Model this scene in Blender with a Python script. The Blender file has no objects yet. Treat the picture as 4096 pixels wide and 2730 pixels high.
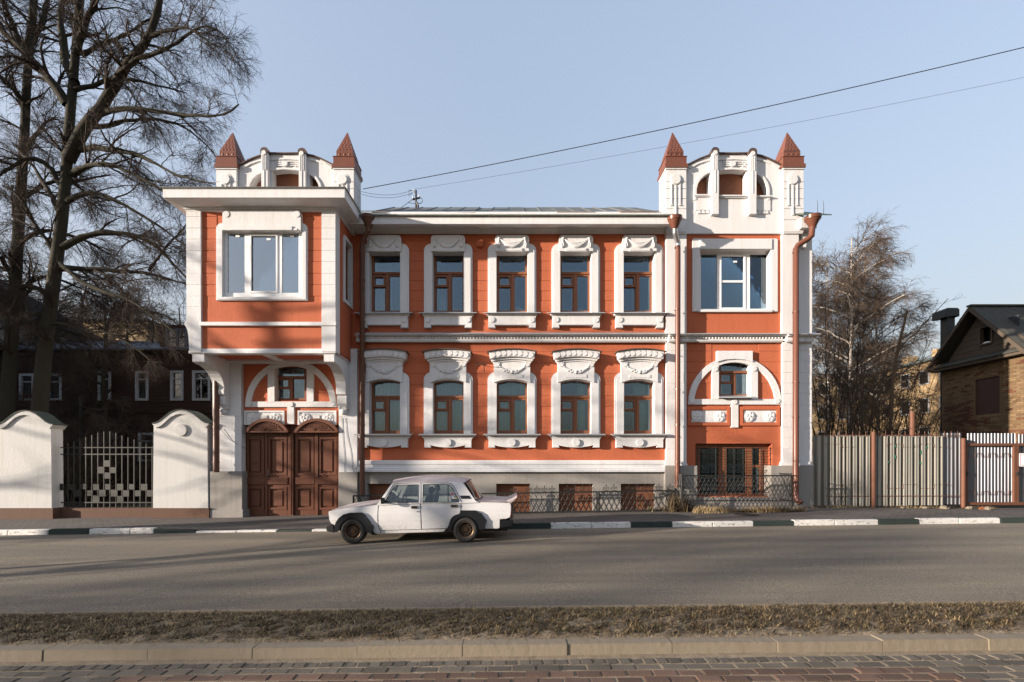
import bpy, bmesh, math, random
import numpy as np
from mathutils import Vector
from mathutils.geometry import tessellate_polygon

rng = random.Random(7)
nrg = np.random.default_rng(11)
sc = bpy.context.scene
COL = sc.collection

# ------------------------------------------------------------------ camera
F, CX, HY, CAMZ = 1720.0, 2048.0, 1850.0, 1.72      # focal length and principal point in photo pixels, eye height
cam = bpy.data.cameras.new('camera')
cam_ob = bpy.data.objects.new('camera', cam)
COL.objects.link(cam_ob)
cam_ob.location = (0, 0, CAMZ)
cam_ob.rotation_euler = (math.radians(90), 0, 0)
cam.sensor_fit = 'HORIZONTAL'
cam.sensor_width = 36.0
cam.lens = 36.0 * F / 4096.0
cam.shift_y = (HY - 1365.0) / 4096.0
cam.clip_end = 3000
sc.camera = cam_ob

# ------------------------------------------------------------------ sky and sun
SUN_TRAVEL = Vector((2.85, 1.0, -0.535)).normalized()
elev = math.asin(-SUN_TRAVEL.z)
world = bpy.data.worlds.new('World')
sc.world = world
world.use_nodes = True
nt = world.node_tree
sky = nt.nodes.new('ShaderNodeTexSky')
sky.sky_type = 'NISHITA'
sky.sun_disc = False
sky.sun_elevation = elev
sky.sun_rotation = math.atan2(-SUN_TRAVEL.x, -SUN_TRAVEL.y)
sky.air_density = 2.0
sky.dust_density = 6.0
sky.ozone_density = 4.0
bg = nt.nodes['Background']
bg.inputs['Strength'].default_value = 0.15
gam = nt.nodes.new('ShaderNodeGamma')            # soft film-like response of the sky, a touch of lavender haze
gam.inputs['Gamma'].default_value = 0.40
tint = nt.nodes.new('ShaderNodeMix')
tint.data_type = 'RGBA'; tint.blend_type = 'MULTIPLY'
tint.inputs[0].default_value = 1.0
tint.inputs[7].default_value = (0.92, 0.915, 1.055, 1)
nt.links.new(sky.outputs['Color'], gam.inputs['Color'])
nt.links.new(gam.outputs['Color'], tint.inputs[6])
nt.links.new(tint.outputs[2], bg.inputs['Color'])

sun = bpy.data.lights.new('sun', 'SUN')
sun.energy = 2.7
sun.angle = math.radians(0.53)
sun.color = (1.0, 0.87, 0.74)
sun_ob = bpy.data.objects.new('sun', sun)
COL.objects.link(sun_ob)
sun_ob.rotation_euler = SUN_TRAVEL.to_track_quat('-Z', 'Y').to_euler()
sun_ob.location = (-30, -10, 30)

vs = sc.view_settings
vs.view_transform = 'Standard'
vs.look = 'None'
vs.exposure = 2.08
vs.gamma = 1.0
vs.use_curve_mapping = False
sc.render.engine = 'CYCLES'
sc.cycles.use_denoising = True
sc.cycles.max_bounces = 8
sc.cycles.transparent_max_bounces = 24
sc.cycles.caustics_reflective = False
sc.cycles.caustics_refractive = False

# ------------------------------------------------------------------ measuring helpers
def px(x, Y): return (x - CX) * Y / F
def pz(y, Y): return CAMZ + (HY - y) * Y / F
def S(pts, Y): return [(px(x, Y), pz(y, Y)) for x, y in pts]
def P3(x, y, Y): return (px(x, Y), Y, pz(y, Y))

def road_z(x): return 0.012 * x
def wall_z(x): return float(np.interp(x, [-22, -9, 9.6, 16, 30], [-0.10, -0.03, 0.28, 0.24, 0.30]))
KERB_Y, WALL_Y = 11.05, 13.8
def pave_z(x, y):
    t = min(1, max(0, (y - KERB_Y) / (WALL_Y - KERB_Y)))
    return (road_z(x) + 0.125) * (1 - t) + wall_z(x) * t

# ------------------------------------------------------------------ mesh helpers
WL = {}     # world position of every object that is built here

def arc(cx, cy, rx, ry, a0, a1, n):
    return [(cx + rx * math.cos(math.radians(a0 + (a1 - a0) * i / n)), cy - ry * math.sin(math.radians(a0 + (a1 - a0) * i / n))) for i in range(n + 1)]

def rrect(x0, y0, x1, y1, tl=0, tr=0, br=0, bl=0, n=5):
    p = []
    p += arc(x0 + tl, y0 + tl, tl, tl, 180, 90, n) if tl else [(x0, y0)]
    p += arc(x1 - tr, y0 + tr, tr, tr, 90, 0, n) if tr else [(x1, y0)]
    p += arc(x1 - br, y1 - br, br, br, 0, -90, n) if br else [(x1, y1)]
    p += arc(x0 + bl, y1 - bl, bl, bl, -90, -180, n) if bl else [(x0, y1)]
    return p

def circ(cx, cy, r, n=16): return [(cx + r * math.cos(2 * math.pi * i / n), cy + r * math.sin(2 * math.pi * i / n)) for i in range(n)]

class MB:
    def __init__(s): s.v, s.f = [], []
    def add(s, v, f):
        b = len(s.v); s.v += [tuple(q) for q in v]; s.f += [tuple(b + i for i in q) for q in f]; return s
    def box(s, x0, x1, y0, y1, z0, z1):
        return s.add([(x0,y0,z0),(x1,y0,z0),(x1,y1,z0),(x0,y1,z0),(x0,y0,z1),(x1,y0,z1),(x1,y1,z1),(x0,y1,z1)],
                     [(0,3,2,1),(4,5,6,7),(0,1,5,4),(1,2,6,5),(2,3,7,6),(3,0,4,7)])
    def pbox(s, x0, y0, x1, y1, Y0, Y1):      # front rectangle given in photo pixels at depth Y0
        return s.box(px(x0, Y0), px(x1, Y0), Y0, Y1, pz(y1, Y0), pz(y0, Y0))
    def prism(s, loops, fn0, fn1):
        flat = [q for l in loops for q in l]
        n = len(flat)
        tris = tessellate_polygon([[Vector((a, b, 0)) for a, b in l] for l in loops])
        v = [fn0(a, b) for a, b in flat] + [fn1(a, b) for a, b in flat]
        f = [tuple(t) for t in tris] + [tuple(n + i for i in reversed(t)) for t in tris]
        o = 0
        for l in loops:
            m = len(l)
            for i in range(m):
                j = (i + 1) % m
                f.append((o + i, o + j, n + o + j, n + o + i))
            o += m
        return s.add(v, f)
    def slab(s, loop, Y0, Y1, holes=()):      # outline in world X,Z; from depth Y0 back to Y1
        return s.prism([loop] + list(holes), lambda a, b: (a, Y0, b), lambda a, b: (a, Y1, b))
    def pslab(s, loop, Y0, Y1, holes=()):     # the same in photo pixels at depth Y0
        return s.slab(S(loop, Y0), Y0, Y1, [S(h, Y0) for h in holes])
    def slabx(s, loop, x0, x1, holes=()):     # outline in world Y,Z; from x0 to x1
        return s.prism([loop] + list(holes), lambda a, b: (x0, a, b), lambda a, b: (x1, a, b))
    def tube(s, pts, rad, n=8, cap=True):
        pts = [Vector(p) for p in pts]
        if not hasattr(rad, '__len__'): rad = [rad] * len(pts)
        rings = []; up = None
        for i, p in enumerate(pts):
            t = (pts[min(i + 1, len(pts) - 1)] - pts[max(i - 1, 0)])
            t = t.normalized() if t.length > 1e-9 else Vector((0, 0, 1))
            if up is None: up = Vector((0, 0, 1)) if abs(t.z) < 0.9 else Vector((1, 0, 0))
            a = t.cross(up); a = a.normalized() if a.length > 1e-6 else t.orthogonal().normalized()
            b = a.cross(t).normalized(); up = b
            rings.append([p + rad[i] * (math.cos(2 * math.pi * k / n) * a + math.sin(2 * math.pi * k / n) * b) for k in range(n)])
        v = [q for r in rings for q in r]; f = []
        for i in range(len(rings) - 1):
            for k in range(n):
                f.append((i * n + k, i * n + (k + 1) % n, (i + 1) * n + (k + 1) % n, (i + 1) * n + k))
        if cap: f += [tuple(range(n))[::-1], tuple((len(rings) - 1) * n + k for k in range(n))]
        return s.add(v, f)
    def ball(s, c, r, nu=8, nv=5):
        if not hasattr(r, '__len__'): r = (r, r, r)
        v = [(c[0], c[1], c[2] - r[2])]; f = []
        for j in range(1, nv):
            th = math.pi * j / nv - math.pi / 2
            for i in range(nu):
                ph = 2 * math.pi * i / nu
                v.append((c[0] + r[0] * math.cos(th) * math.cos(ph), c[1] + r[1] * math.cos(th) * math.sin(ph), c[2] + r[2] * math.sin(th)))
        v.append((c[0], c[1], c[2] + r[2])); e = len(v) - 1
        for i in range(nu):
            k = (i + 1) % nu
            f.append((0, 1 + k, 1 + i)); f.append((e, e - nu + i, e - nu + k))
            for j in range(nv - 2):
                f.append((1 + j * nu + i, 1 + j * nu + k, 1 + (j + 1) * nu + k, 1 + (j + 1) * nu + i))
        return s.add(v, f)
    def disc(s, x, y, r, Y0, Y1, n=16):       # round boss on a wall, photo pixels
        return s.pslab(circ(x, y, r, n), Y0, Y1)
    def build(s, name, mat, parent=None, smooth=False, bevel=0.0, origin=None, recalc=True):
        v = np.array(s.v, dtype=float)
        if origin is None:
            lo, hi = v.min(0), v.max(0)
            origin = ((lo[0] + hi[0]) / 2, (lo[1] + hi[1]) / 2, lo[2])
        origin = Vector(origin)
        me = bpy.data.meshes.new(name)
        me.from_pydata([tuple(q) for q in (v - np.array(origin))], [], s.f)
        if recalc:
            bm = bmesh.new(); bm.from_mesh(me); bmesh.ops.recalc_face_normals(bm, faces=bm.faces)
            if bevel:
                ed = [e for e in bm.edges if len(e.link_faces) == 2 and e.calc_face_angle(0) > 0.6]
                bmesh.ops.bevel(bm, geom=ed, offset=bevel, segments=2, affect='EDGES', clamp_overlap=True)
            bm.to_mesh(me); bm.free()
        if smooth:
            me.polygons.foreach_set('use_smooth', [True] * len(me.polygons))
            me.set_sharp_from_angle(angle=math.radians(38))
        me.materials.append(mat)
        return put(name, me, parent, origin)

def put(name, me, parent, origin):
    o = bpy.data.objects.new(name, me)
    COL.objects.link(o)
    origin = Vector(origin)
    o.location = origin - (WL[parent.name] if parent else Vector((0, 0, 0)))
    if parent: o.parent = parent
    WL[o.name] = origin
    return o

def thing(name, label, cat, loc, group=None):
    o = bpy.data.objects.new(name, None)
    COL.objects.link(o)
    o.empty_display_size = 0.2
    o.location = loc
    WL[o.name] = Vector(loc)
    o['label'] = label; o['category'] = cat
    if group: o['group'] = group
    return o

def tag(o, label, cat, group=None, kind=None):
    o['label'] = label; o['category'] = cat
    if group: o['group'] = group
    if kind: o['kind'] = kind
    return o

def struct(o):
    o['kind'] = 'structure'
    return o

def dup(o, d, parent):                        # a copy of an object and of what hangs under it, moved by d
    c = o.copy()
    COL.objects.link(c)
    w = WL[o.name] + Vector(d)
    WL[c.name] = w
    c.parent = parent
    c.location = w - (WL[parent.name] if parent else Vector((0, 0, 0)))
    for ch in o.children: dup(ch, d, c)
    return c

# ------------------------------------------------------------------ materials
class NT:
    def __init__(s, name):
        s.m = bpy.data.materials.new(name); s.m.use_nodes = True
        s.t = s.m.node_tree; s.b = s.t.nodes['Principled BSDF']
        s.b.inputs['Specular IOR Level'].default_value = 0.3
    def n(s, kind, **kw):
        q = s.t.nodes.new(kind)
        for k, v in kw.items():
            if k in q.inputs: q.inputs[k].default_value = v
            else: setattr(q, k, v)
        return q
    def l(s, a, b): s.t.links.new(a, b)
    def pos(s, sx=1, sy=1, sz=1):
        g = s.n('ShaderNodeNewGeometry'); m = s.n('ShaderNodeMapping')
        m.inputs['Scale'].default_value = (sx, sy, sz)
        s.l(g.outputs['Position'], m.inputs['Vector'])
        return m.outputs['Vector']
    def noise(s, vec, scale, detail=4, rough=0.55, dist=0.0):
        q = s.n('ShaderNodeTexNoise'); q.inputs['Scale'].default_value = scale; q.inputs['Detail'].default_value = detail
        q.inputs['Roughness'].default_value = rough; q.inputs['Distortion'].default_value = dist
        s.l(vec, q.inputs['Vector']); return q.outputs['Fac']
    def ramp(s, fac, stops):
        q = s.n('ShaderNodeValToRGB'); e = q.color_ramp.elements
        while len(e) < len(stops): e.new(0.5)
        for i, (p, c) in enumerate(stops):
            e[i].position = p; e[i].color = c if len(c) == 4 else (*c, 1)
        s.l(fac, q.inputs['Fac']); return q.outputs['Color']
    def mix(s, fac, a, b, mode='MIX'):
        q = s.n('ShaderNodeMix', data_type='RGBA', blend_type=mode)
        for k, v in ((0, fac), (6, a), (7, b)):
            if isinstance(v, (int, float)): q.inputs[k].default_value = v
            elif isinstance(v, tuple): q.inputs[k].default_value = v if len(v) == 4 else (*v, 1)
            else: s.l(v, q.inputs[k])
        return q.outputs[2]
    def bump(s, h, strength=0.3, dist=0.01):
        q = s.n('ShaderNodeBump'); q.inputs['Strength'].default_value = strength; q.inputs['Distance'].default_value = dist
        s.l(h, q.inputs['Height']); s.l(q.outputs['Normal'], s.b.inputs['Normal'])
    def base(s, c):
        if isinstance(c, tuple): s.b.inputs['Base Color'].default_value = (*c, 1)
        else: s.l(c, s.b.inputs['Base Color'])
    def rough(s, r):
        if isinstance(r, (int, float)): s.b.inputs['Roughness'].default_value = r
        else: s.l(r, s.b.inputs['Roughness'])

def sc3(c, k): return tuple(min(1, q * k) for q in c)

def plaster(name, col, stain=(0.35, 0.32, 0.27), amount=0.35, rough=0.85, bumpy=0.35):
    t = NT(name)
    big = t.noise(t.pos(), 0.9, 5, 0.6)
    c = t.mix(big, sc3(col, 0.90), sc3(col, 1.08))
    st = t.noise(t.pos(5, 5, 0.35), 1.3, 5, 0.62)
    sf = t.ramp(st, [(0.50, (0, 0, 0)), (0.78, (amount,) * 3)])
    c = t.mix(sf, c, tuple(a * b * 2.0 for a, b in zip(col, stain)))
    sp = t.noise(t.pos(), 7.0, 3, 0.7)
    sp = t.ramp(sp, [(0.66, (0, 0, 0)), (0.74, (0.22, 0.22, 0.22))])
    c = t.mix(sp, c, sc3(col, 0.62))
    t.base(c); t.rough(rough)
    h = t.noise(t.pos(), 14, 6, 0.65)
    t.bump(h, bumpy, 0.02)
    return t.m

def paint(name, col, rough=0.5, var=0.12, metallic=0.0, bumpy=0.1, scale=6.0, coat=0.0):
    t = NT(name)
    c = t.mix(t.noise(t.pos(), scale, 5, 0.6), sc3(col, 1 - var), sc3(col, 1 + var))
    t.base(c); t.rough(rough)
    t.b.inputs['Metallic'].default_value = metallic
    t.b.inputs['Coat Weight'].default_value = coat
    if bumpy: t.bump(t.noise(t.pos(), scale * 6, 4), bumpy, 0.006)
    return t.m

def glassmat(name, tint, refl=1.5, extra=0.0, gloss=(1, 1, 1)):
    t = NT(name)
    t.t.nodes.remove(t.b)
    out = t.t.nodes['Material Output']
    tr = t.n('ShaderNodeBsdfTransparent'); tr.inputs['Color'].default_value = (*tint, 1)
    gl = t.n('ShaderNodeBsdfGlossy'); gl.inputs['Roughness'].default_value = 0.015; gl.inputs['Color'].default_value = (*gloss, 1)
    fr = t.n('ShaderNodeFresnel'); fr.inputs['IOR'].default_value = refl
    ad = t.n('ShaderNodeMath', operation='ADD', use_clamp=True); ad.inputs[1].default_value = extra
    t.l(fr.outputs[0], ad.inputs[0])
    bp = t.n('ShaderNodeBump'); bp.inputs['Strength'].default_value = 0.05; bp.inputs['Distance'].default_value = 0.02
    t.l(t.noise(t.pos(), 1.7, 2), bp.inputs['Height']); t.l(bp.outputs[0], gl.inputs['Normal'])
    mx = t.n('ShaderNodeMixShader')
    t.l(ad.outputs[0], mx.inputs[0]); t.l(tr.outputs[0], mx.inputs[1]); t.l(gl.outputs[0], mx.inputs[2]); t.l(mx.outputs[0], out.inputs[0])
    return t.m

def plain(name, col, rough=0.7, metallic=0.0):
    t = NT(name); t.base(tuple(col)); t.rough(rough); t.b.inputs['Metallic'].default_value = metallic
    return t.m

def brickwalk(name, c1, c2, mortar, sx, sy, rot=0.0, bump=0.4):
    t = NT(name)
    g = t.n('ShaderNodeNewGeometry'); mp = t.n('ShaderNodeMapping'); mp.inputs['Rotation'].default_value = (0, 0, rot)
    t.l(g.outputs['Position'], mp.inputs['Vector'])
    b = t.n('ShaderNodeTexBrick'); t.l(mp.outputs['Vector'], b.inputs['Vector'])
    b.inputs['Scale'].default_value = 1.0; b.inputs['Brick Width'].default_value = sx; b.inputs['Row Height'].default_value = sy
    b.inputs['Mortar Size'].default_value = 0.012; b.inputs['Color1'].default_value = (*c1, 1); b.inputs['Color2'].default_value = (*c2, 1); b.inputs['Mortar'].default_value = (*mortar, 1)
    n = t.noise(t.pos(), 1.1, 5, 0.6)
    t.base(t.mix(t.ramp(n, [(0.3, (0.55,) * 3), (0.75, (1.15, 1.12, 1.05))]), (0, 0, 0), b.outputs['Color'], 'MIX'))
    q = t.mix(1.0, b.outputs['Color'], t.ramp(n, [(0.3, (0.72, 0.70, 0.68)), (0.75, (1.0, 1.0, 1.0))]), 'MULTIPLY')
    t.base(q); t.rough(0.9)
    bp = t.n('ShaderNodeMath', operation='SUBTRACT'); bp.inputs[0].default_value = 1.0; t.l(b.outputs['Fac'], bp.inputs[1])
    t.bump(bp.outputs[0], bump, 0.02)
    return t.m

M = {}
M['white'] = plaster('white_plaster', (0.65, 0.645, 0.645), amount=0.4)
M['red'] = plaster('red_plaster', (0.435, 0.118, 0.054), stain=(0.40, 0.38, 0.38), amount=0.4, bumpy=0.4)
M['grey'] = plaster('grey_plaster', (0.275, 0.255, 0.232), amount=0.5)
M['pier'] = plaster('pier_plaster', (0.52, 0.51, 0.49), stain=(0.36, 0.36, 0.30), amount=0.5)
M['brownbase'] = plaster('brown_plinth', (0.11, 0.058, 0.037), amount=0.5)
M['gate'] = paint('gate_brown_paint', (0.125, 0.047, 0.026), rough=0.42, var=0.25, bumpy=0.25, scale=9)
M['spire'] = paint('spire_brown_sheet', (0.155, 0.058, 0.036), rough=0.45, var=0.2, bumpy=0.1)
M['pipe'] = paint('downpipe_brown_paint', (0.125, 0.047, 0.029), rough=0.33, var=0.15, bumpy=0.05)
M['pipedark'] = paint('downpipe_dark_paint', (0.12, 0.055, 0.035), rough=0.4, var=0.2, bumpy=0.05)
M['galv'] = paint('galvanised_sheet', (0.55, 0.55, 0.54), rough=0.35, var=0.15, metallic=0.9, bumpy=0.1)
M['timber'] = paint('window_timber', (0.22, 0.085, 0.042), rough=0.5, var=0.25, bumpy=0.15, scale=14)
M['pvc'] = paint('white_window_frame', (0.80, 0.80, 0.80), rough=0.35, var=0.04, bumpy=0)
M['board'] = paint('brown_boarding', (0.19, 0.072, 0.036), rough=0.7, var=0.2, bumpy=0.3)
M['roofmetal'] = paint('roof_sheet_metal', (0.125, 0.13, 0.125), rough=0.65, var=0.5, metallic=0.2, bumpy=0.3, scale=3)
M['coping'] = paint('coping_dark_sheet', (0.09, 0.06, 0.05), rough=0.5, var=0.3)
M['flash'] = paint('sill_sheet_metal', (0.50, 0.50, 0.50), rough=0.4, var=0.12, metallic=0.5)
M['iron'] = paint('black_iron_paint', (0.022, 0.022, 0.020), rough=0.45, var=0.3, bumpy=0.2)
M['glass'] = glassmat('window_glass', (0.78, 0.86, 0.88), 1.75, 0.03, (0.70, 0.86, 1.0))
M['glassblue'] = glassmat('mirror_film_glass', (0.45, 0.52, 0.55), 1.7, 0.34, (0.80, 0.90, 0.97))
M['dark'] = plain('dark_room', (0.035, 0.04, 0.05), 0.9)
M['curtain'] = paint('pale_green_curtain', (0.50, 0.63, 0.54), rough=0.9, var=0.25, bumpy=0, scale=4)
M['curtainw'] = paint('white_net_curtain', (0.62, 0.66, 0.68), rough=0.9, var=0.15, bumpy=0, scale=4)
M['paper'] = plain('white_paper', (0.78, 0.80, 0.80), 0.8)
M['leaf'] = paint('houseplant_green', (0.06, 0.16, 0.05), rough=0.6, var=0.4, bumpy=0)
# ================================================================== THE MANSION
W = WALL_Y
MAN = thing('mansion', 'two storey red and white plaster mansion with arched attics and four brown spires', 'mansion', (0, W, wall_z(0)))

def courses(parent, x0, x1, ys, Y, mat, name='plaster_course', proud=0.010, gap=0.010, back=0.03):
    for a, b in zip(ys[:-1], ys[1:]):
        m = MB(); k = rng.uniform(-0.003, 0.003)
        m.box(px(x0, Y), px(x1, Y), Y - proud + k, Y + back, pz(b, Y) + gap / 2, pz(a, Y) - gap / 2)
        m.build(name, mat, parent, bevel=0.004)

WC = [1541, 1794, 2048, 2302, 2554]          # window axes of the middle wing
HO = 64                                      # half width of the openings
def arch_loop(c, ho, ysp, ycr, yb, n=8):     # opening with a segmental top
    p = [(c - ho, yb)]
    for i in range(n + 1):
        u = -1 + 2 * i / n
        p.append((c + ho * u, ycr + (ysp - ycr) * u * u))
    return p + [(c + ho, yb)]

# ---------------------------------------------------------------- middle wing: wall, courses, plinth
holes = [rrect(c - HO, 1004, c + HO, 1250) for c in WC] + [arch_loop(c, HO, 1529, 1516, 1736) for c in WC]
BASE = [(1470, 1578), (1985, 2120), (2235, 2373), (2483, 2622)]
m = MB().pslab([(1398, 862), (2672, 862), (2672, 1900), (1398, 1900)], W, W + 0.4, holes)
wall = m.build('facade_wall', M['red'], MAN)
UY = [936, 965.6, 1005.8, 1046, 1085, 1124.5, 1165, 1204, 1247, 1285, 1331]
LY = [1369, 1407.5, 1453, 1496, 1540, 1584, 1627, 1668, 1712, 1754, 1795, 1843]
edges = [1428] + [e for c in WC for e in (c - 67, c + 67)] + [2662]
for i in range(0, len(edges), 2):
    courses(wall, edges[i] , edges[i + 1], UY[1:-2], W, M['red'])
    courses(wall, edges[i], edges[i + 1], LY[1:-2], W, M['red'])
for ys in ((936, 965.6), (1285, 1331), (1369, 1407.5), (1795, 1843)):
    courses(wall, 1428, 2662, list(ys), W, M['red'])
for c in WC:
    courses(wall, c - 66, c + 66, [1252, 1285], W, M['red'])
    courses(wall, c - 66, c + 66, [1738, 1795], W, M['red'])

m = MB().pslab([(1424, 1886), (2680, 1886), (2680, 2085), (1424, 2085)], W - 0.05, W + 0.4, [rrect(a, 1936, b, 2060) for a, b in BASE])
plinth = m.build('plinth', M['grey'], MAN)
for a, b in BASE:
    MB().pbox(a - 4, 1930, b + 4, 2068, W + 0.14, W + 0.2).build('basement_board', M['board'], plinth)
def prof(pts): return [(y, pz(v, y)) for y, v in pts]
x0, x1 = px(1430, W), px(2664, W)
m = MB().slabx(prof([(W, 1842), (13.70, 1842), (13.68, 1846), (13.68, 1858), (13.70, 1860), (13.70, 1870), (13.66, 1872), (13.66, 1879), (13.63, 1881), (13.63, 1889), (W, 1889)]), x0, x1 + 0.02)
m.build('base_moulding', M['white'], MAN, bevel=0.004)
# belt course: flashing, egg moulding, fascia
bx0, bx1 = px(1430, W), px(2664, W)
m = MB().slabx(prof([(W, 1336), (13.58, 1338), (13.58, 1343), (13.62, 1345), (13.66, 1347), (13.68, 1347), (13.68, 1357), (13.65, 1358), (13.65, 1364), (13.68, 1365), (13.68, 1369.5), (W, 1369.5)]), bx0, bx1)
belt = m.build('belt_course', M['white'], MAN)
MB().slabx(prof([(W, 1330), (13.53, 1336.2), (13.53, 1338.2), (W, 1335)]), bx0, bx1).build('belt_flashing', M['flash'], belt)
egg = MB().ball((0, 0, 0), (0.042, 0.035, 0.042), 7, 4)
def eggs(xa, xb, Y, ypx, parent):
    mm = MB(); x = xa + 0.05
    while x < xb - 0.04:
        mm.add([(a + x, b + Y, c + pz(ypx, Y)) for a, b, c in egg.v], egg.f)
        x += 0.1
    mm.build('egg_moulding', M['white'], parent, smooth=True)['kind'] = 'stuff'
eggs(bx0, bx1, 13.675, 1352, belt)

# main cornice
m = MB().slabx(prof([(W, 937), (13.73, 937), (13.73, 930), (13.70, 929), (13.70, 922), (13.67, 920), (13.66, 911), (13.58, 909), (13.45, 903), (13.30, 897.5), (13.24, 897), (13.24, 884), (13.25, 882), (13.25, 862), (13.23, 858), (13.23, 852), (W, 848)]), px(1428, W), px(2682, W) - 0.1)
corn = m.build('cornice', M['white'], MAN, bevel=0.004)

# ---------------------------------------------------------------- windows of the middle wing
def LX(c, d, Y): return px(c, W) + d * Y / F     # d pixels (at depth Y) beside the axis c
def lloop(c, pts, Y): return [(LX(c, d, Y), pz(y, Y)) for d, y in pts]

def surround_upper(c):
    m = MB().slab(lloop(c, rrect(-66, 990, 66, 1004), 13.75), 13.75, W + 0.2)
    for s in (-1, 1):
        p = rrect(-97, 975, -62, 1250, tl=28) if s < 0 else rrect(62, 975, 97, 1250, tr=28)
        m.slab(lloop(c, p, 13.73), 13.73, W + 0.22)
        p = rrect(-90, 981, -62.5, 1250, tl=24) if s < 0 else rrect(62.5, 981, 90, 1250, tr=24)
        m.slab(lloop(c, p, 13.71), 13.71, W + 0.2)
    o = m.build('window_surround', M['white'], MAN, bevel=0.004)
    m = MB().slab(lloop(c, rrect(-68, 941, 68, 1005, tl=13, tr=13), 13.66), 13.66, W + 0.2)
    m.slab(lloop(c, rrect(-43, 992, 43, 1006.5), 13.635), 13.635, 13.7)
    m.slab(lloop(c, rrect(-40, 995, 40, 1003), 13.625), 13.625, 13.7)
    h = m.build('head_plate', M['white'], o, bevel=0.004)
    # cloth swag
    m = MB(); Y = 13.645
    for k, (dip, r) in enumerate(((18, 0.020), (25, 0.026), (31, 0.030), (35, 0.022))):
        pts = []; rr = []
        for i in range(13):
            u = -1 + i / 6
            pts.append((LX(c, u * (50 - k * 1.5), Y), Y - 0.012 * (1 - u * u), pz(955 + k * 0.5 + dip * (1 - u * u), Y))); rr.append(r * (0.45 + 0.75 * (1 - u * u)))
        m.tube(pts, rr, 6)
    for s in (-1, 1):
        m.ball((LX(c, s * 52, Y), Y, pz(955, Y)), (0.055, 0.03, 0.05), 8, 5)
        for d, ln, r in ((50, 30, 0.028), (56, 34, 0.030), (53, 22, 0.03)):
            m.tube([(LX(c, s * 52, Y), Y, pz(957, Y)), (LX(c, s * (d + 1), Y), Y - 0.01, pz(957 + ln * 0.6, Y)), (LX(c, s * d, Y), Y - 0.005, pz(957 + ln, Y))], [r * 0.6, r, r * 0.8], 6)
    m.build('cloth_swag', M['white'], o, smooth=True)
    return o

def sill_upper(c):
    m = MB()
    p = [(-101, 1253), (101, 1253), (101, 1259), (97, 1263), (95, 1268), (95, 1311), (66, 1311), (70, 1300), (-70, 1300), (-66, 1311), (-95, 1311), (-95, 1268), (-97, 1263), (-101, 1259)]
    m.slab(lloop(c, p, 13.66), 13.66, W)
    m.slab(lloop(c, rrect(-102, 1252, 102, 1260), 13.62), 13.62, W)
    o = m.build('window_sill', M['white'], MAN, bevel=0.004)
    for s in (-1, 1): MB().slab(lloop(c, circ(s * 80, 1279, 11), 13.635), 13.635, 13.7).build('sill_boss', M['white'], o, bevel=0.003)
    a, b = LX(c, -116, 13.56), LX(c, 116, 13.56)
    MB().slabx([(13.55, pz(1251.5, 13.55)), (13.55, pz(1253.2, 13.55)), (W + 0.2, pz(1247, W + 0.2) - 0.02), (W + 0.2, pz(1247, W + 0.2))], a, b).build('sill_flashing', M['flash'], o)
    return o

FY = W + 0.19                                  # depth of the timber frames
def frame(c, loop, panes, ledge, vent, curtain=None):
    m = MB().slab(lloop(c, loop, FY), FY, FY + 0.07, [lloop(c, p, FY) for p in panes])
    m.slab(lloop(c, rrect(-59, ledge, 59, ledge + 7), FY - 0.035), FY - 0.035, FY + 0.02)     # transom ledge
    m.slab(lloop(c, rrect(-2, ledge + 7, 8, loop[0][1] - 3), FY - 0.022), FY - 0.022, FY + 0.02) # meeting post
    a, b, cc, d = vent
    m.slab(lloop(c, rrect(a - 5, b - 5, cc + 6, d + 5), FY - 0.03), FY - 0.03, FY + 0.01, [lloop(c, rrect(a, b, cc, d), FY - 0.03)])
    m.slab(lloop(c, rrect(a - 8, d + 5, cc + 9, d + 8.5), FY - 0.04), FY - 0.04, FY + 0.01)
    o = m.build('window', M['timber'], MAN, bevel=0.003)
    for p in panes:
        MB().slab(lloop(c, p, FY + 0.03), FY + 0.03, FY + 0.036).build('pane', M['glass'], o)
    # the inner, second sash is painted white and stands a hand behind the outer one
    m = MB()
    for p in panes:
        xs = [q[0] for q in p]; ys = [q[1] for q in p]
        a, b, cc, d = min(xs) - 4, min(ys) - 2, max(xs) + 4, max(ys) + 4
        m.slab(lloop(c, rrect(a, b, cc, d), FY + 0.17), FY + 0.17, FY + 0.21, [lloop(c, rrect(a + 7, b + 8, cc - 7, d - 7), FY + 0.17)])
    m.build('inner_sash', M['pvc'], o)
    return o

up_loop = [(-62, 1250), (-62, 1013), (62, 1013), (62, 1250)]
up_panes = [rrect(-51, 1024, 52, 1088), rrect(-48, 1109, -13, 1140), rrect(-51, 1150, -8, 1243), rrect(11, 1106, 53, 1243)]
lo_loop = arch_loop(0, 63, 1528, 1515, 1736)
lo_panes = [arch_loop(0, 53, 1538, 1527, 1583), rrect(-48, 1606, -13, 1635), rrect(-53, 1646, -8, 1723), rrect(10, 1601, 54, 1723)]

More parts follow.
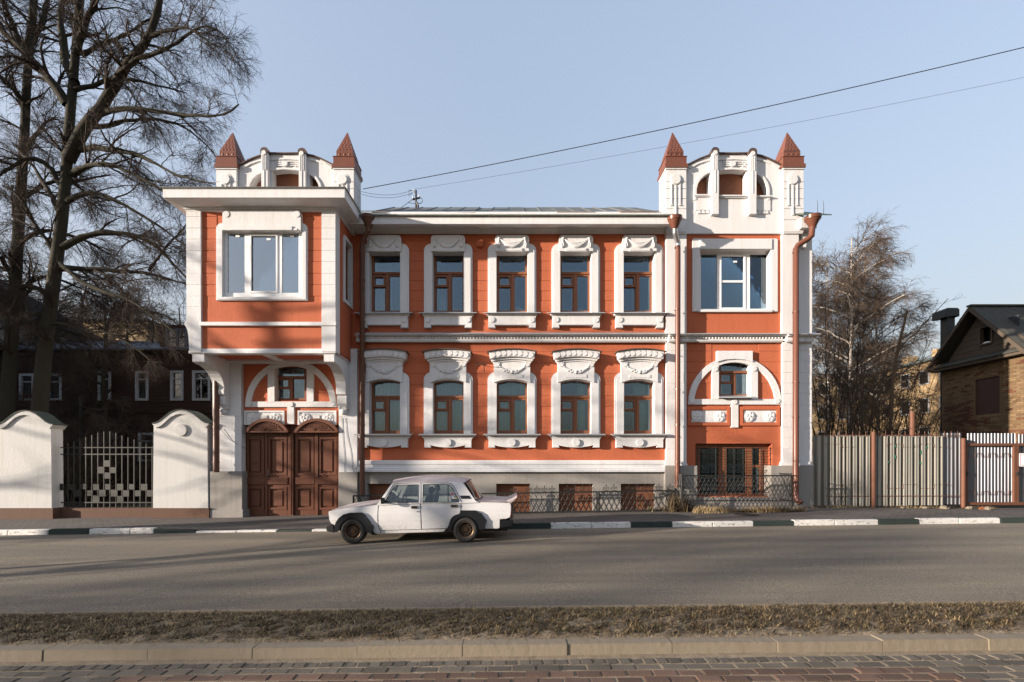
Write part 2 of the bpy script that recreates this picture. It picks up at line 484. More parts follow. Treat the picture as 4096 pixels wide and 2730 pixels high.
def surround_lower(c):
    m = MB()
    for s in (-1, 1):
        for (a, t, Y, Yb) in ((98, 1490, 13.73, W + 0.22), (91, 1496, 13.71, W + 0.2)):
            p = rrect(-a, t, -62, 1738, tl=30) if s < 0 else rrect(62, t, a, 1738, tr=30)
            m.slab(lloop(c, p, Y), Y, Yb)
    o = m.build('window_surround', M['white'], MAN, bevel=0.004)
    def band(h0, h1, t0, t1, b0, b1, n=10):    # half widths top/bottom, end and crown heights of the upper and lower arc
        q = [(h0 * (-1 + 2 * i / n), t1 + (t0 - t1) * (-1 + 2 * i / n) ** 2) for i in range(n + 1)]
        q += [(h1 * (1 - 2 * i / n), b1 + (b0 - b1) * (1 - 2 * i / n) ** 2) for i in range(n + 1)]
        return q
    m = MB()
    m.slab(lloop(c, band(73, 73, 1450, 1442, 1531, 1517), 13.67), 13.67, W + 0.2)
    m.slab(lloop(c, band(79, 74, 1443, 1435, 1455, 1446), 13.64), 13.64, W)
    m.slab(lloop(c, band(87, 80, 1434, 1424, 1446, 1437), 13.59), 13.59, W)
    m.slab(lloop(c, band(93, 89, 1408, 1397, 1436, 1426), 13.52), 13.52, W)
    m.slab(lloop(c, rrect(-43, 1500, 43, 1512), 13.655), 13.655, 13.7)
    m.build('window_head', M['white'], o, bevel=0.004)
    for k in range(8):
        u = (k - 3.5) / 4.1
        MB().slab(lloop(c, circ(u * 89, 1412 + 11 * u * u, 10.3, 14), 13.50), 13.50, 13.53).build('head_boss', M['white'], o, bevel=0.003)
    MB().slab(lloop(c, band(100, 100, 1404.5, 1393, 1408, 1396.3), 13.46), 13.46, W).build('head_flashing', M['coping'], o)
    # flower garland
    m = MB(); Y = 13.66; r2 = random.Random(3)
    for s in (-1, 1):
        m.slab(lloop(c, circ(s * 60, 1457, 11, 12), 13.645), 13.645, 13.68)
    for i in range(27):
        u = -1 + i / 13
        w = 0.010 + 0.030 * (1 - u * u) ** 1.4
        for q in range(1 if abs(u) > 0.75 else 3):
            ox, oz = r2.uniform(-1, 1) * w, r2.uniform(-1, 1) * w
            m.ball((LX(c, u * 58, Y) + ox, Y - 0.008, pz(1457 + 36 * (1 - u * u) ** 0.8 - 4, Y) + oz), (0.022, 0.022, 0.022) if abs(u) > .6 else (0.028, 0.026, 0.028), 6, 4)
    m.ball((LX(c, 0, Y), Y - 0.015, pz(1489, Y)), (0.06, 0.035, 0.06), 8, 5)
    m.build('flower_garland', M['white'], o, smooth=True)
    return o

def sill_lower(c):
    bt = [(u * 70, 1791 - 9 * u * u) for u in (1, .75, .5, .25, 0, -.25, -.5, -.75, -1)]
    p = [(-106, 1741), (106, 1741), (104, 1748), (98, 1754), (94, 1760), (94, 1791), (67, 1791)] + bt + [(-67, 1791), (-94, 1791), (-94, 1760), (-98, 1754), (-104, 1748)]
    o = MB().slab(lloop(c, p, 13.66), 13.66, W).build('window_sill', M['white'], MAN, bevel=0.004)
    MB().slab(lloop(c, circ(0, 1771, 14.5, 20), 13.61), 13.61, 13.68).build('sill_boss', M['white'], o, bevel=0.003)
    a, b = LX(c, -115, 13.54), LX(c, 115, 13.54)
    MB().slabx([(13.53, pz(1737, 13.53)), (13.53, pz(1742, 13.53)), (W + 0.2, pz(1735, W + 0.2) - 0.02), (W + 0.2, pz(1735, W + 0.2))], a, b).build('sill_flashing', M['flash'], o)
    return o

su, si, sl, sj = surround_upper(WC[0]), sill_upper(WC[0]), surround_lower(WC[0]), sill_lower(WC[0])
wu = frame(0 + WC[0], up_loop, up_panes, 1090, (-48, 1109, -13, 1140))
wl = frame(WC[0], lo_loop, lo_panes, 1585, (-48, 1606, -13, 1635))
wins_u, wins_l = [wu], [wl]
for c in WC[1:]:
    d = (px(c, W) - px(WC[0], W), 0, 0)
    for o in (su, si, sl, sj): dup(o, d, MAN)
    wins_u.append(dup(wu, d, MAN)); wins_l.append(dup(wl, d, MAN))

def folds(name, x0, x1, z0, z1, Y, mat, parent, n=26, amp=0.035):
    v, f = [], []
    for i in range(n + 1):
        x = x0 + (x1 - x0) * i / n
        y = Y + amp * math.sin(i * 1.9) * (0.6 + 0.4 * math.sin(i * 0.7))
        v += [(x, y, z0), (x, y, z1)]
        if i: f.append((2 * i - 2, 2 * i, 2 * i + 1, 2 * i - 1))
    mm = MB(); mm.add(v, f)
    return mm.build(name, mat, parent, smooth=True)

for k, c in enumerate(WC):                     # what shows behind the panes
    z0, z1 = pz(1736, 14), pz(1512, 14)
    X = px(c, W)
    if k == 2: folds('curtain', X - 0.52, X + 0.52, z0, z1, 14.12, M['curtain'], wins_l[k])
    if k in (0, 1):
        folds('curtain', X - 0.52, X + 0.52, z0, z1, 14.25, M['curtain'], wins_l[k])
        mm = MB(); Y = 14.13                   # white security grille of staggered bars
        for i in range(9):
            xx = X - 0.46 + 0.115 * i
            mm.box(xx - 0.006, xx + 0.006, Y, Y + 0.012, z0 + 0.04, pz(1530, 14) )
        for j in range(8):
            zz = z0 + 0.15 + 0.22 * j
            for i in range(8):
                if (i + j) % 2 == 0: mm.box(X - 0.46 + 0.115 * i, X - 0.345 + 0.115 * i, Y + 0.002, Y + 0.011, zz - 0.005, zz + 0.005)
        mm.build('window_grille', M['pvc'], wins_l[k])
    if k >= 3:
        folds('curtain', X + (0.12 if k == 3 else -0.05), X + 0.54, z0, z1, 14.26, M['curtain'], wins_l[k], 14)
        mm = MB(); r3 = random.Random(k)
        for i in range(90):                    # potted plant leaves on the inner sill
            cx, cz = X + r3.gauss(0.02 if k == 4 else -0.2, 0.16), z0 + 0.15 + abs(r3.gauss(0, 0.42))
            a = r3.uniform(0, 6.28); l = r3.uniform(0.04, 0.1)
            mm.add([(cx, 14.42, cz), (cx + l * math.cos(a), 14.38, cz + l * math.sin(a)), (cx + 0.6 * l * math.cos(a + .7), 14.45, cz + 0.6 * l * math.sin(a + .7))], [(0, 1, 2)])
        mm.build('houseplant', M['leaf'], wins_l[k], recalc=False)
    if k in (2, 3):
        zb = pz(1247, 14)
        mm = MB()
        for (a, b, h, t) in ((0.10, 0.24, 0.26, 0.02), (0.26, 0.42, 0.22, -0.03), (-0.40, -0.12, 0.09, 0.01)) if k == 2 else ((-0.38, -0.1, 0.10, 0.0), (0.08, 0.33, 0.16, 0.08), (0.2, 0.44, 0.1, -0.04)):
            mm.add([(X + a, 14.3, zb), (X + b, 14.3, zb), (X + b, 14.34, zb + h + t), (X + a, 14.34, zb + h - t),
                    (X + a, 14.45, zb), (X + b, 14.45, zb), (X + b, 14.45, zb + h + t), (X + a, 14.45, zb + h - t)],
                   [(0, 1, 2, 3), (3, 2, 6, 7), (0, 4, 7, 3), (1, 5, 6, 2)])
        mm.build('paper_stack', M['paper'], wins_u[k])
    if k in (0, 1):
        folds('curtain', X - 0.50, X - (0.1 if k == 0 else 0.18), pz(1250, 14), pz(1010, 14) - 0.9, 14.5, M['curtainw'], wins_u[k], 14)

# ---------------------------------------------------------------- attic of the right tower (copied to the left wing)
AY = 13.72
def attic():
    par = []
    top = [(2743, 664), (2770, 650), (2800, 635), (2830, 624), (2850, 619), (2874, 613), (2936, 614), (2998, 613), (3024, 619), (3050, 624), (3080, 636), (3108, 650), (3134, 664)]
    hc = [(2877, 780), (2877, 684), (2900, 680), (2930, 678), (2960, 680), (2984, 684), (2984, 780)]
    hl = [(2786, 778), (2787, 756), (2792, 736), (2803, 716), (2820, 700), (2838, 691), (2838, 778)]
    hr = [(3026, 782), (3026, 696), (3040, 704), (3054, 718), (3064, 736), (3069, 756), (3070, 782)]
    m = MB().pslab([(2743, 935)] + top + [(3134, 935)], AY, AY + 0.3, [hc, hl, hr])
    pw = m.build('attic_wall', M['white'], MAN)
    m = MB()                                                     # rims round the side openings, lintel moulding, sills, aprons
    m.pslab([(2776, 800), (2777, 755), (2783, 732), (2795, 710), (2813, 692), (2836, 681), (2848, 679), (2848, 687), (2838, 691), (2820, 700), (2803, 716), (2792, 736), (2787, 756), (2786, 800)], AY - 0.04, AY)
    m.pslab([(3080, 800), (3079, 755), (3073, 732), (3061, 712), (3043, 694), (3026, 685), (3026, 696), (3040, 704), (3054, 718), (3064, 736), (3069, 756), (3070, 800)], AY - 0.04, AY)
    m.pslab([(2874, 676), (2900, 672), (2930, 670.5), (2962, 672), (2999, 676), (2999, 682), (2962, 680), (2930, 678), (2900, 680), (2874, 683)], AY - 0.05, AY)
    m.pslab([(2874, 634), (2936, 631), (2999, 634), (2999, 641), (2936, 638), (2874, 641)], AY - 0.03, AY)
    for s in (0, 1):
        a = [(2757, 668), (2790, 650), (2820, 640), (2848, 634), (2848, 640), (2820, 647), (2792, 657), (2762, 674)]
        m.pslab(a if not s else [(5877 - x, y) for x, y in a], AY - 0.03, AY)
    m.pbox(2876, 780, 2991, 785, AY - 0.08, AY); m.pbox(2882, 784.5, 2986, 791, AY - 0.05, AY)
    m.pbox(2778, 777, 2848, 783, AY - 0.08, AY); m.pbox(2782, 783, 2847, 789, AY - 0.05, AY)
    m.pbox(3027, 782, 3091, 787, AY - 0.08, AY); m.pbox(3028, 787, 3086, 792, AY - 0.05, AY)
    m.pbox(2783, 789, 2846, 841, AY - 0.025, AY); m.pbox(3028, 792, 3082, 843, AY - 0.025, AY)
    for x in (2798, 2814, 2830): m.pslab([(x - 3, 842), (x + 3, 842), (x + 7, 854), (x - 7, 854)], AY - 0.03, AY)
    for x in (3040, 3054, 3068): m.pslab([(x - 3, 844), (x + 3, 844), (x + 7, 855), (x - 7, 855)], AY - 0.03, AY)
    m.build('attic_moulding', M['white'], pw, bevel=0.004)
    m = MB()                                                     # keystone ornament
    for i, y in enumerate((646, 654, 662)):
        m.pbox(2892, y - 2.5, 2932, y + 2.5, AY - 0.03, AY); m.pbox(2940, y - 1.5, 2972 + (i == 1) * 8, y + 1.5, AY - 0.03, AY)
        m.disc(2974 + (i == 1) * 8, y, 3.5, AY - 0.05, AY, 8)
    m.disc(2933, 654, 11, AY - 0.06, AY)
    m.build('keystone_ornament', M['white'], pw)
    for s, (a, b, t) in enumerate(((2849, 2875, 594), (2999, 3026, 597))):
        m = MB().pslab(rrect(a, t, b, 856, tl=12, tr=12), AY - 0.13, AY + 0.05)
        c = (a + b) / 2
        m.disc(c, t + 16, 9, AY - 0.16, AY - 0.1)
        for dx, ln in ((-7, 60), (0, 150), (7, 60)): m.pbox(c + dx - 1.3, t + 26, c + dx + 1.3, t + 26 + ln, AY - 0.145, AY - 0.1)
        po = m.build('attic_post', M['white'], MAN, bevel=0.004)
        MB().pslab(rrect(a - 3, t - 5, b + 3, t + 18, tl=14, tr=14) + [], AY - 0.14, AY + 0.3, []).build('post_cap', M['coping'], po)
        WL[po.name]
        par.append(po)
    m = MB()
    for p, q in zip(top[:-1], top[1:]):
        if 2845 < p[0] < 2872 or 2996 < p[0] < 3022: continue
        m.pslab([p, q, (q[0], q[1] - 4), (p[0], p[1] - 4)], AY - 0.06, AY + 0.34)
    m.build('attic_coping', M['coping'], pw)
    MB().pslab(rrect(2770, 672, 3085, 800), AY + 0.22, AY + 0.25).build('attic_boarding', M['board'], pw)
    par.append(pw)
    for xa, xb in ((2665, 2743), (3134, 3212)):
        PY = 13.64
        X0, X1 = px(xa, PY), px(xb, PY); w = X1 - X0; xc = (X0 + X1) / 2; yc = PY + w / 2
        zt, zb = pz(672, PY), pz(935, PY)
        m = MB().box(X0, X1, PY, PY + w, zb, zt)
        m.box(X0 - 0.03, X1 + 0.03, PY - 0.03, PY + w + 0.03, zt - 0.06, zt)
        pier = m.build('pinnacle_pier', M['white'], MAN, bevel=0.005)
        ys = [682, 729.6, 756.7, 796.5, 837, 881, 930]
        for a, b in zip(ys[:-1], ys[1:]):
            mm = MB().box(X0 - 0.014, X1 + 0.014, PY - 0.014, PY + w, pz(b, PY) + 0.007, pz(a, PY) - 0.007)
            mm.build('plaster_block', M['white'], pier, bevel=0.004)
        mm = MB(); pc = (xa + xb) / 2
        mm.pslab(circ(pc, 717, 24, 20), PY - 0.03, PY); mm.disc(pc, 717, 19, PY - 0.06, PY, 20)
        for dx, ln in ((-17, 90), (0, 128), (17, 90)):
            mm.pbox(pc + dx - 2.2, 735 if dx else 741, pc + dx + 2.2, 728 + ln, PY - 0.04, PY)
            mm.pbox(pc + dx - 4.5, 728 + ln, pc + dx + 4.5, 732 + ln, PY - 0.045, PY)
        mm.build('pier_ornament', M['white'], pier, bevel=0.003)
        # sheet-metal spire
        def ring(h, z): return [(xc - h, yc - h, z), (xc + h, yc - h, z), (xc + h, yc + h, z), (xc - h, yc + h, z)]
        h = w / 2
        st = [(h + 0.055, zt - 0.015), (h + 0.055, zt + 0.10), (h + 0.02, zt + 0.13), (h + 0.02, zt + 0.335), (h + 0.035, zt + 0.34), (h + 0.035, zt + 0.355), (h - 0.05, zt + 0.365), (h - 0.05, zt + 0.57), (0.012, zt + 1.34)]
        mm = MB(); v = []; f = []
        for a, z in st: v += ring(a, z)
        for i in range(len(st) - 1):
            for k in range(4): f.append((4 * i + k, 4 * i + (k + 1) % 4, 4 * i + 4 + (k + 1) % 4, 4 * i + 4 + k))
        f += [(3, 2, 1, 0), tuple(len(v) - 4 + k for k in range(4))]
        spire = mm.add(v, f).build('spire', M['spire'], pier)
        mm = MB()                                                 # studs and scales on every face
        for (nx, ny) in ((0, -1), (1, 0), (-1, 0), (0, 1)):
            tx, ty = -ny, nx
            for i in (-1, 0, 1):
                hh = h - 0.05
                mm.ball((xc + nx * hh + tx * i * 0.16, yc + ny * hh + ty * i * 0.16, zt + 0.465), (0.042 if tx else 0.012, 0.042 if ty else 0.012, 0.042), 8, 4)
            for r in range(6):
                z = zt + 0.62 + r * 0.095
                hh = (h - 0.05) * (1 - (z - zt - 0.57) / 0.77)
                n = max(1, int(hh * 2 / 0.11))
                for i in range(n):
                    o_ = (i - (n - 1) / 2) * 0.105
                    mm.ball((xc + nx * hh + tx * o_, yc + ny * hh + ty * o_, z), (0.042 if tx else 0.014, 0.042 if ty else 0.014, 0.035), 7, 4)
        mm.build('spire_scale', M['spire'], spire, smooth=True)['kind'] = 'stuff'
        par.append(pier)
    return par
att = attic()
for o in att: dup(o, (px(956, AY) - px(2743, AY), 0, 0), MAN)

# ---------------------------------------------------------------- right tower below the attic
TY = 13.78
ARX, ARY = 2940, 1612
bw = (2782, 1775, 3089, 1985)
m = MB().pslab([(2740, 928), (3140, 928), (3140, 2075), (2740, 2075)], TY, TY + 0.4,
               [rrect(2799, 994, 3086, 1246), arch_loop(2940, 66, 1447, 1436, 1590), rrect(*bw)])
tw = m.build('tower_wall', M['red'], MAN)
TYS = [1369, 1406, 1449, 1492, 1534]
for a, b in ((2746, 2846), (3034, 3131)): courses(tw, a, b, TYS, TY, M['red'])
QY = [1372, 1404, 1448, 1492, 1534, 1576, 1622, 1666, 1710, 1753, 1797, 1848]
for (a, b, Yp) in ((2664, 2746, 13.68), (3130, 3195, 13.68), (3190, 3248, 13.84)):
    m = MB().pslab([(a, 925), (b, 925), (b, 1345), (b - 1, 1345), (b - 1, 1868), (a + 1, 1868), (a + 1, 1345), (a, 1345)], Yp, 14.2)
    pil = m.build('corner_pilaster', M['white'], MAN)
    courses(pil, a, b, QY, Yp, M['white'], 'plaster_block', proud=0.008, gap=0.009)
    MB().pslab([(a, 1848), (b, 1848), (b + 6, 1866), (a - 6, 1866)], Yp - 0.03, 14.2).build('pilaster_foot', M['white'], pil)
for (a, b, t_, Yp) in ((2661, 2790, 1863, 13.62), (3085, 3194, 1863, 13.62), (3190, 3254, 1863, 13.80), (2788, 3088, 1990, 13.66)):
    MB().pbox(a, t_, b, 2080, Yp, 14.2).build('tower_plinth', M['grey'], MAN, bevel=0.01)
m = MB()
for (a, b, Yp) in ((2664, 2746, -0.09), (2746, 3130, 0), (3130, 3196, -0.09), (3196, 3250, 0.06)):
    o = TY - W + Yp + 0.02
    m.slabx(prof([(14.1, 1336), (13.58 + o, 1338), (13.58 + o, 1343), (13.62 + o, 1345), (13.66 + o, 1347), (13.68 + o, 1347), (13.68 + o, 1357), (13.65 + o, 1358), (13.65 + o, 1364), (13.68 + o, 1365), (13.68 + o, 1369.5), (14.1, 1369.5)]), px(a, W), px(b, W))
tb = m.build('tower_belt_course', M['white'], MAN)
m = MB()
for (a, b, Yp) in ((2660, 2750, -0.09), (2750, 3126, 0), (3126, 3200, -0.09), (3200, 3266, 0.06)):
    o = TY - W + Yp + 0.02
    m.slabx(prof([(14.1, 1329), (13.53 + o, 1336), (13.53 + o, 1338), (14.1, 1334)]), px(a, W), px(b, W))
m.build('belt_flashing', M['flash'], tb)
eggs(px(2750, W), px(3130, W), 13.675, 1352, tb)
eggs(px(2664, W), px(2746, W), 13.59, 1352, tb)

# big tower window
m = MB().pslab(rrect(2770, 955, 3111, 1246, tl=6, tr=6), 13.73, TY + 0.02, [rrect(2801, 994, 3084, 1238)])
m.pslab(rrect(2800, 955, 3088, 996), 13.70, TY)
for a, b in ((2796, 2801), (3084, 3090)): m.pbox(a, 994, b, 1244, 13.74, 14.0)
m.pbox(2796, 988, 3090, 996, 13.74, 14.0); m.pbox(2796, 1239, 3090, 1248, 13.70, 14.0)
m.build('tower_window_surround', M['white'], MAN, bevel=0.006)
def pvc_window(loop, panes, Y, xmull, parent=MAN, mat='glass', name='window'):
    m = MB().pslab(loop, Y, Y + 0.07, [rrect(*p) for p in panes])
    for p in xmull: m.pslab(rrect(p[0] - 7, p[1] - 7, p[2] + 7, p[3] + 7), Y - 0.02, Y + 0.01, [rrect(*p)])
    o = m.build(name, M['pvc'], parent, bevel=0.004)
    for p in panes: MB().pbox(*p, Y + 0.03, Y + 0.036).build('pane', M[mat], o)
    return o
k = 13.97 / 13.73
def at_depth(r, Y0, Y1):   # the same world rectangle seen at another depth
    f = Y0 / Y1
    return (CX + (r[0] - CX) * f, HY + (r[1] - HY) * f, CX + (r[2] - CX) * f, HY + (r[3] - HY) * f)
tp = [(2804, 1018, 2868, 1236), (2886, 1027, 2976, 1122), (2886, 1131, 2976, 1231), (3000, 1018, 3067, 1236)]
tow = pvc_window(rrect(2790, 1006, 3080, 1243), tp, 13.97, [(2886, 1026, 2976, 1232)])
folds('roller_blind', px(2880, 14.2), px(2984, 14.2), pz(1240, 14.2), pz(1015, 14.2), 14.2, plain('grey_green_blind', (0.20, 0.21, 0.18), 0.9), tow, 6, 0.004)
MB().box(px(3040, 15), px(3062, 15), 15.0, 15.05, pz(1235, 15), pz(1070, 15)).build('white_door', M['pvc'], tow)
MB().pbox(2934, 1044, 2948, 1051, 13.99, 13.998).build('sticker', M['paper'], tow)

# half-round ornament and small window (tower ground floor); the left wing has the same ornament
def half_round(cx, cy, R, Y0, Yw, hw, ytop, ysill, parent, stem):
    m = MB()
    m.pslab(arc(cx, cy, R, R * 1.0, 0, 180, 24) + [(cx - R, cy + 7), (cx + R, cy + 7)][0:1] + [(cx + R, cy + 7)], Y0, Yw + 0.02,
            [arc(cx, cy, R - 24, R - 24, 8, 172, 20) + [(cx - R + 24, cy - 15), (cx + R - 24, cy - 15)]])
    for s in (-1, 1):
        a, b = (cx - hw - 28, cx - hw) if s < 0 else (cx + hw, cx + hw + 28)
        h = math.sqrt(max(0, (R - 14) ** 2 - (hw + 14) ** 2))
        m.pslab([(a, cy - h - 3), (b, cy - h - 3 - (10 if s < 0 else -10)), (b, cy - 12), (a, cy - 12)] if s < 0 else [(a, cy - h - 13), (b, cy - h + 3), (b, cy - 12), (a, cy - 12)], Y0 - 0.004, 14.0)
    o = m.build('half_round_surround', M['white'], parent, bevel=0.004)
    m = MB().pslab([(cx - 71, ytop - 32), (cx + 71, ytop - 32), (cx + 71, ytop + 12), (cx + 64, ytop + 10), (cx + 40, ytop + 3), (cx, ytop), (cx - 40, ytop + 3), (cx - 64, ytop + 10), (cx - 71, ytop + 12)], Y0 - 0.04, 14.0)
    m.build('window_head', M['white'], o, bevel=0.004)
    m = MB().pbox(cx - 14, cy + 6, cx + 14, stem, Y0 - 0.002, Yw + 0.02)
    m.build('stem_strip', M['white'], o, bevel=0.004)
    for dx, dy in ((-R + 16, -7), (R - 16, -7), (0, -4), (-hw - 14, -(R - 50)), (hw + 14, -(R - 50))): MB().disc(cx + dx, cy + dy, 10, Y0 - 0.03, Y0 + 0.01).build('ornament_boss', M['white'], o, bevel=0.003)
    return o
half_round(ARX, ARY, 186, 13.72, TY, 64, 1436, 1590, MAN, 1711)
MB().slabx(prof([(13.60, 1588), (13.60, 1593), (14.0, 1586), (14.0, 1582)]), px(2870, 13.7), px(3012, 13.7)).build('small_sill', M['flash'], MAN)
def small_frame(c, Y, y0, y1, lattice=True):
    L = arch_loop(c, 64, y0 + 10, y0, y1)
    ps = [arch_loop(c, 52, y0 + 20, y0 + 12, y0 + 46), rrect(c - 50, y0 + 62, c - 12, y0 + 88), rrect(c - 53, y0 + 98, c - 6, y1 - 8), rrect(c + 8, y0 + 58, c + 54, y1 - 8)]
    m = MB().pslab(L, Y, Y + 0.07, ps)
    m.pbox(c - 60, y0 + 48, c + 60, y0 + 55, Y - 0.04, Y + 0.01); m.pbox(c - 4, y0 + 55, c + 6, y1 - 3, Y - 0.025, Y + 0.01)
    o = m.build('window', M['timber'], MAN, bevel=0.003)
    for p in ps: MB().pslab(p, Y + 0.03, Y + 0.036).build('pane', M['glass'], o)
    mm = MB()
    for p in ps:
        xs = [q[0] for q in p]; ys = [q[1] for q in p]
        mm.pslab(rrect(min(xs) - 3, min(ys) - 2, max(xs) + 3, max(ys) + 3), Y + 0.17, Y + 0.2, [rrect(min(xs) + 5, min(ys) + 7, max(xs) - 5, max(ys) - 5)])
    mm.build('inner_sash', M['pvc'], o)
    return o
small_frame(2936, 13.95, 1438, 1586)

def rosette(cx, cy, r, Y, mb):
    mb.disc(cx, cy, r, Y - 0.03, Y, 20)
    c = (px(cx, Y), Y - 0.03, pz(cy, Y)); s = r * Y / F
    for i in range(5):
        a = 2 * math.pi * i / 5 + 0.3
        mb.ball((c[0] + s * 0.56 * math.cos(a), c[1], c[2] + s * 0.56 * math.sin(a)), (s * 0.38, 0.016, s * 0.38), 10, 6)
    mb.ball((c[0], c[1] - 0.005, c[2]), (s * 0.26, 0.026, s * 0.26), 8, 6)
def rosette_panel(x0, y0, x1, y1, Y, xs, parent):
    m = MB().pslab(rrect(x0 - 16, y0 - 16, x1 + 16, y1 + 14), Y - 0.05, Y, [rrect(x0 - 2, y0 - 2, x1 + 2, y1 + 2)])
    o = m.build('panel_border', M['red'], parent, bevel=0.01)
    MB().pbox(x0, y0, x1, y1, Y - 0.012, Y).build('panel', M['white'], o)
    for x in xs:
        m = MB(); rosette(x, (y0 + y1) / 2, 21, Y - 0.012, m); m.build('rosette', M['white'], o, smooth=True)
rosette_panel(2766, 1643, 2906, 1690, TY, (2789, 2880), MAN)
rosette_panel(2976, 1643, 3105, 1690, TY, (2998, 3080), MAN)
# basement window of the tower behind its grille
GY = TY + 0.22
m = MB().pslab(rrect(2784, 1775, 3087, 1990), GY, GY + 0.08, [rrect(2800, 1795, 2874, 1975), rrect(2906, 1795, 2984, 1975), rrect(3008, 1795, 3040, 1860), rrect(3008, 1872, 3040, 1975)])
o = m.build('basement_window', M['timber'], MAN, bevel=0.004)
for p in ((2800, 1795, 2874, 1975), (2906, 1795, 2984, 1975), (3008, 1795, 3040, 1860), (3008, 1872, 3040, 1975)): MB().pbox(*p, GY + 0.04, GY + 0.046).build('pane', M['glass'], o)
GG = TY + 0.06
for i in range(9):
    x = 2790 + 36.5 * i
    MB().tube([P3(x, 1790, GG), P3(x, 1984, GG)], 0.012, 6).build('grille_bar', M['iron'], o)
for j in range(9):
    y = 1794 + 22 * j
    MB().tube([P3(2776, y, GG - 0.02), P3(3094, y, GG - 0.02)], 0.009, 6).build('grille_bar', M['iron'], o)
# ---------------------------------------------------------------- left wing: piers, gateway wall
LYW = 13.76
m = MB().pslab([(960, 1395), (1362, 1395), (1362, 1700), (960, 1700)], LYW, LYW + 0.4, [arch_loop(1164, 63, 1468, 1457, 1604)])
gw = m.build('gateway_wall', M['red'], MAN)
courses(gw, 968, 1072, [1440, 1484, 1528, 1572, 1616], LYW, M['red']); courses(gw, 1256, 1354, [1440, 1484, 1528, 1572, 1616], LYW, M['red'])
for a, b, Yp in ((850, 966, 13.64), (1355, 1429, 13.66)):
    lp = MB().pbox(a, 1395, b, 1890, Yp, 14.2).build('gate_pier', M['white'], MAN, bevel=0.006)
    courses(lp, a, b, [1450, 1494, 1538, 1580, 1622, 1668], Yp, M['white'], 'plaster_block', proud=0.008, gap=0.009)
m = MB()
m.pbox(838, 1886, 969, 2085, 13.58, 14.2); m.pbox(834, 2040, 972, 2085, 13.53, 14.2)
m.build('pier_plinth', M['grey'], MAN, bevel=0.012)
MB().pbox(1353, 1889, 1430, 2085, 13.62, 14.2).build('pier_plinth', M['grey'], MAN, bevel=0.012)
o = half_round(1162, 1622, 182, 13.70, LYW, 64, 1457, 1604, MAN, 1697)
lw = small_frame(1164, 13.93, 1459, 1602)
folds('curtain', px(1166, 14.2), px(1225, 14.2), pz(1602, 14.2), pz(1462, 14.2), 14.25, M['curtain'], lw, 14)
for x0, x1, xs in ((976, 1136, (1012, 1100)), (1190, 1344, (1219, 1312))):
    m = MB().pslab(rrect(x0, 1643, x1, 1700), LYW - 0.02, LYW + 0.01)
    m.pslab(rrect(x0, 1643, x1, 1700), LYW - 0.05, LYW, [rrect(x0 + 7, 1650, x1 - 7, 1696)])
    m.pbox((x0 + x1) / 2 - 11, 1662, (x0 + x1) / 2 + 11, 1690, LYW - 0.045, LYW)
    for x in xs: rosette(x, 1674, 21, LYW - 0.02, m)
    m.build('rosette_panel', M['white'], MAN, smooth=True)

# ---------------------------------------------------------------- carriage gate
GTY = 13.86
gate = MB().pbox(966, 1694, 1358, 2076, GTY + 0.05, GTY + 0.14).build('carriage_gate', M['gate'], MAN)
leafs = [(984, 1060), (1070, 1150), (1180, 1258), (1272, 1350)]
for a, b in leafs:
    m = MB()
    m.pslab(rrect(a, 1732, b, 2068), GTY + 0.01, GTY + 0.06, [rrect(a + 14, 1760, b - 14, 1892), rrect(a + 14, 1958, b - 14, 2030)])
    m.pslab(rrect(a + 3, 1750, b - 3, 1902), GTY - 0.012, GTY + 0.03, [rrect(a + 11, 1757, b - 11, 1895)])
    m.pslab(rrect(a + 3, 1949, b - 3, 2040), GTY - 0.012, GTY + 0.03, [rrect(a + 11, 1956, b - 11, 2032)])
    m.pbox(a, 1911, b, 1938, GTY - 0.04, GTY + 0.03)
    m.pbox(a + 2, 1732, b - 2, 1745, GTY - 0.02, GTY + 0.03)
    lf = m.build('door_leaf', M['gate'], gate, bevel=0.005)
    for (y0, y1) in ((1765, 1887), (1963, 2025)):
        MB().pslab(rrect(a + 20, y0, b - 20, y1), GTY + 0.015, GTY + 0.06).build('door_panel', M['gate'], gate, bevel=0.008)
    m = MB(); n = 11
    for i in range(n):
        x = a + 6 + (b - a - 12) * (i + 0.5) / n
        m.pbox(x - 2.0, 1735, x + 2.0, 1743, GTY - 0.035, GTY)
    m.build('dentil_row', M['gate'], gate)
m = MB()
m.pbox(1157, 1725, 1174, 2070, GTY - 0.05, GTY + 0.06); m.pbox(1060, 1728, 1070, 2066, GTY - 0.03, GTY + 0.06); m.pbox(1258, 1728, 1272, 2066, GTY - 0.03, GTY + 0.06)
m.pbox(1161, 1740, 1164, 2060, GTY - 0.065, GTY); m.pbox(1168, 1740, 1171, 2060, GTY - 0.065, GTY)
m.pbox(968, 1725, 984, 2070, GTY - 0.01, GTY + 0.06); m.pbox(1150, 1725, 1158, 2070, GTY, GTY + 0.06); m.pbox(1350, 1725, 1357, 2070, GTY - 0.01, GTY + 0.06)
m.build('gate_post', M['gate'], gate, bevel=0.004)
GPY = 13.67
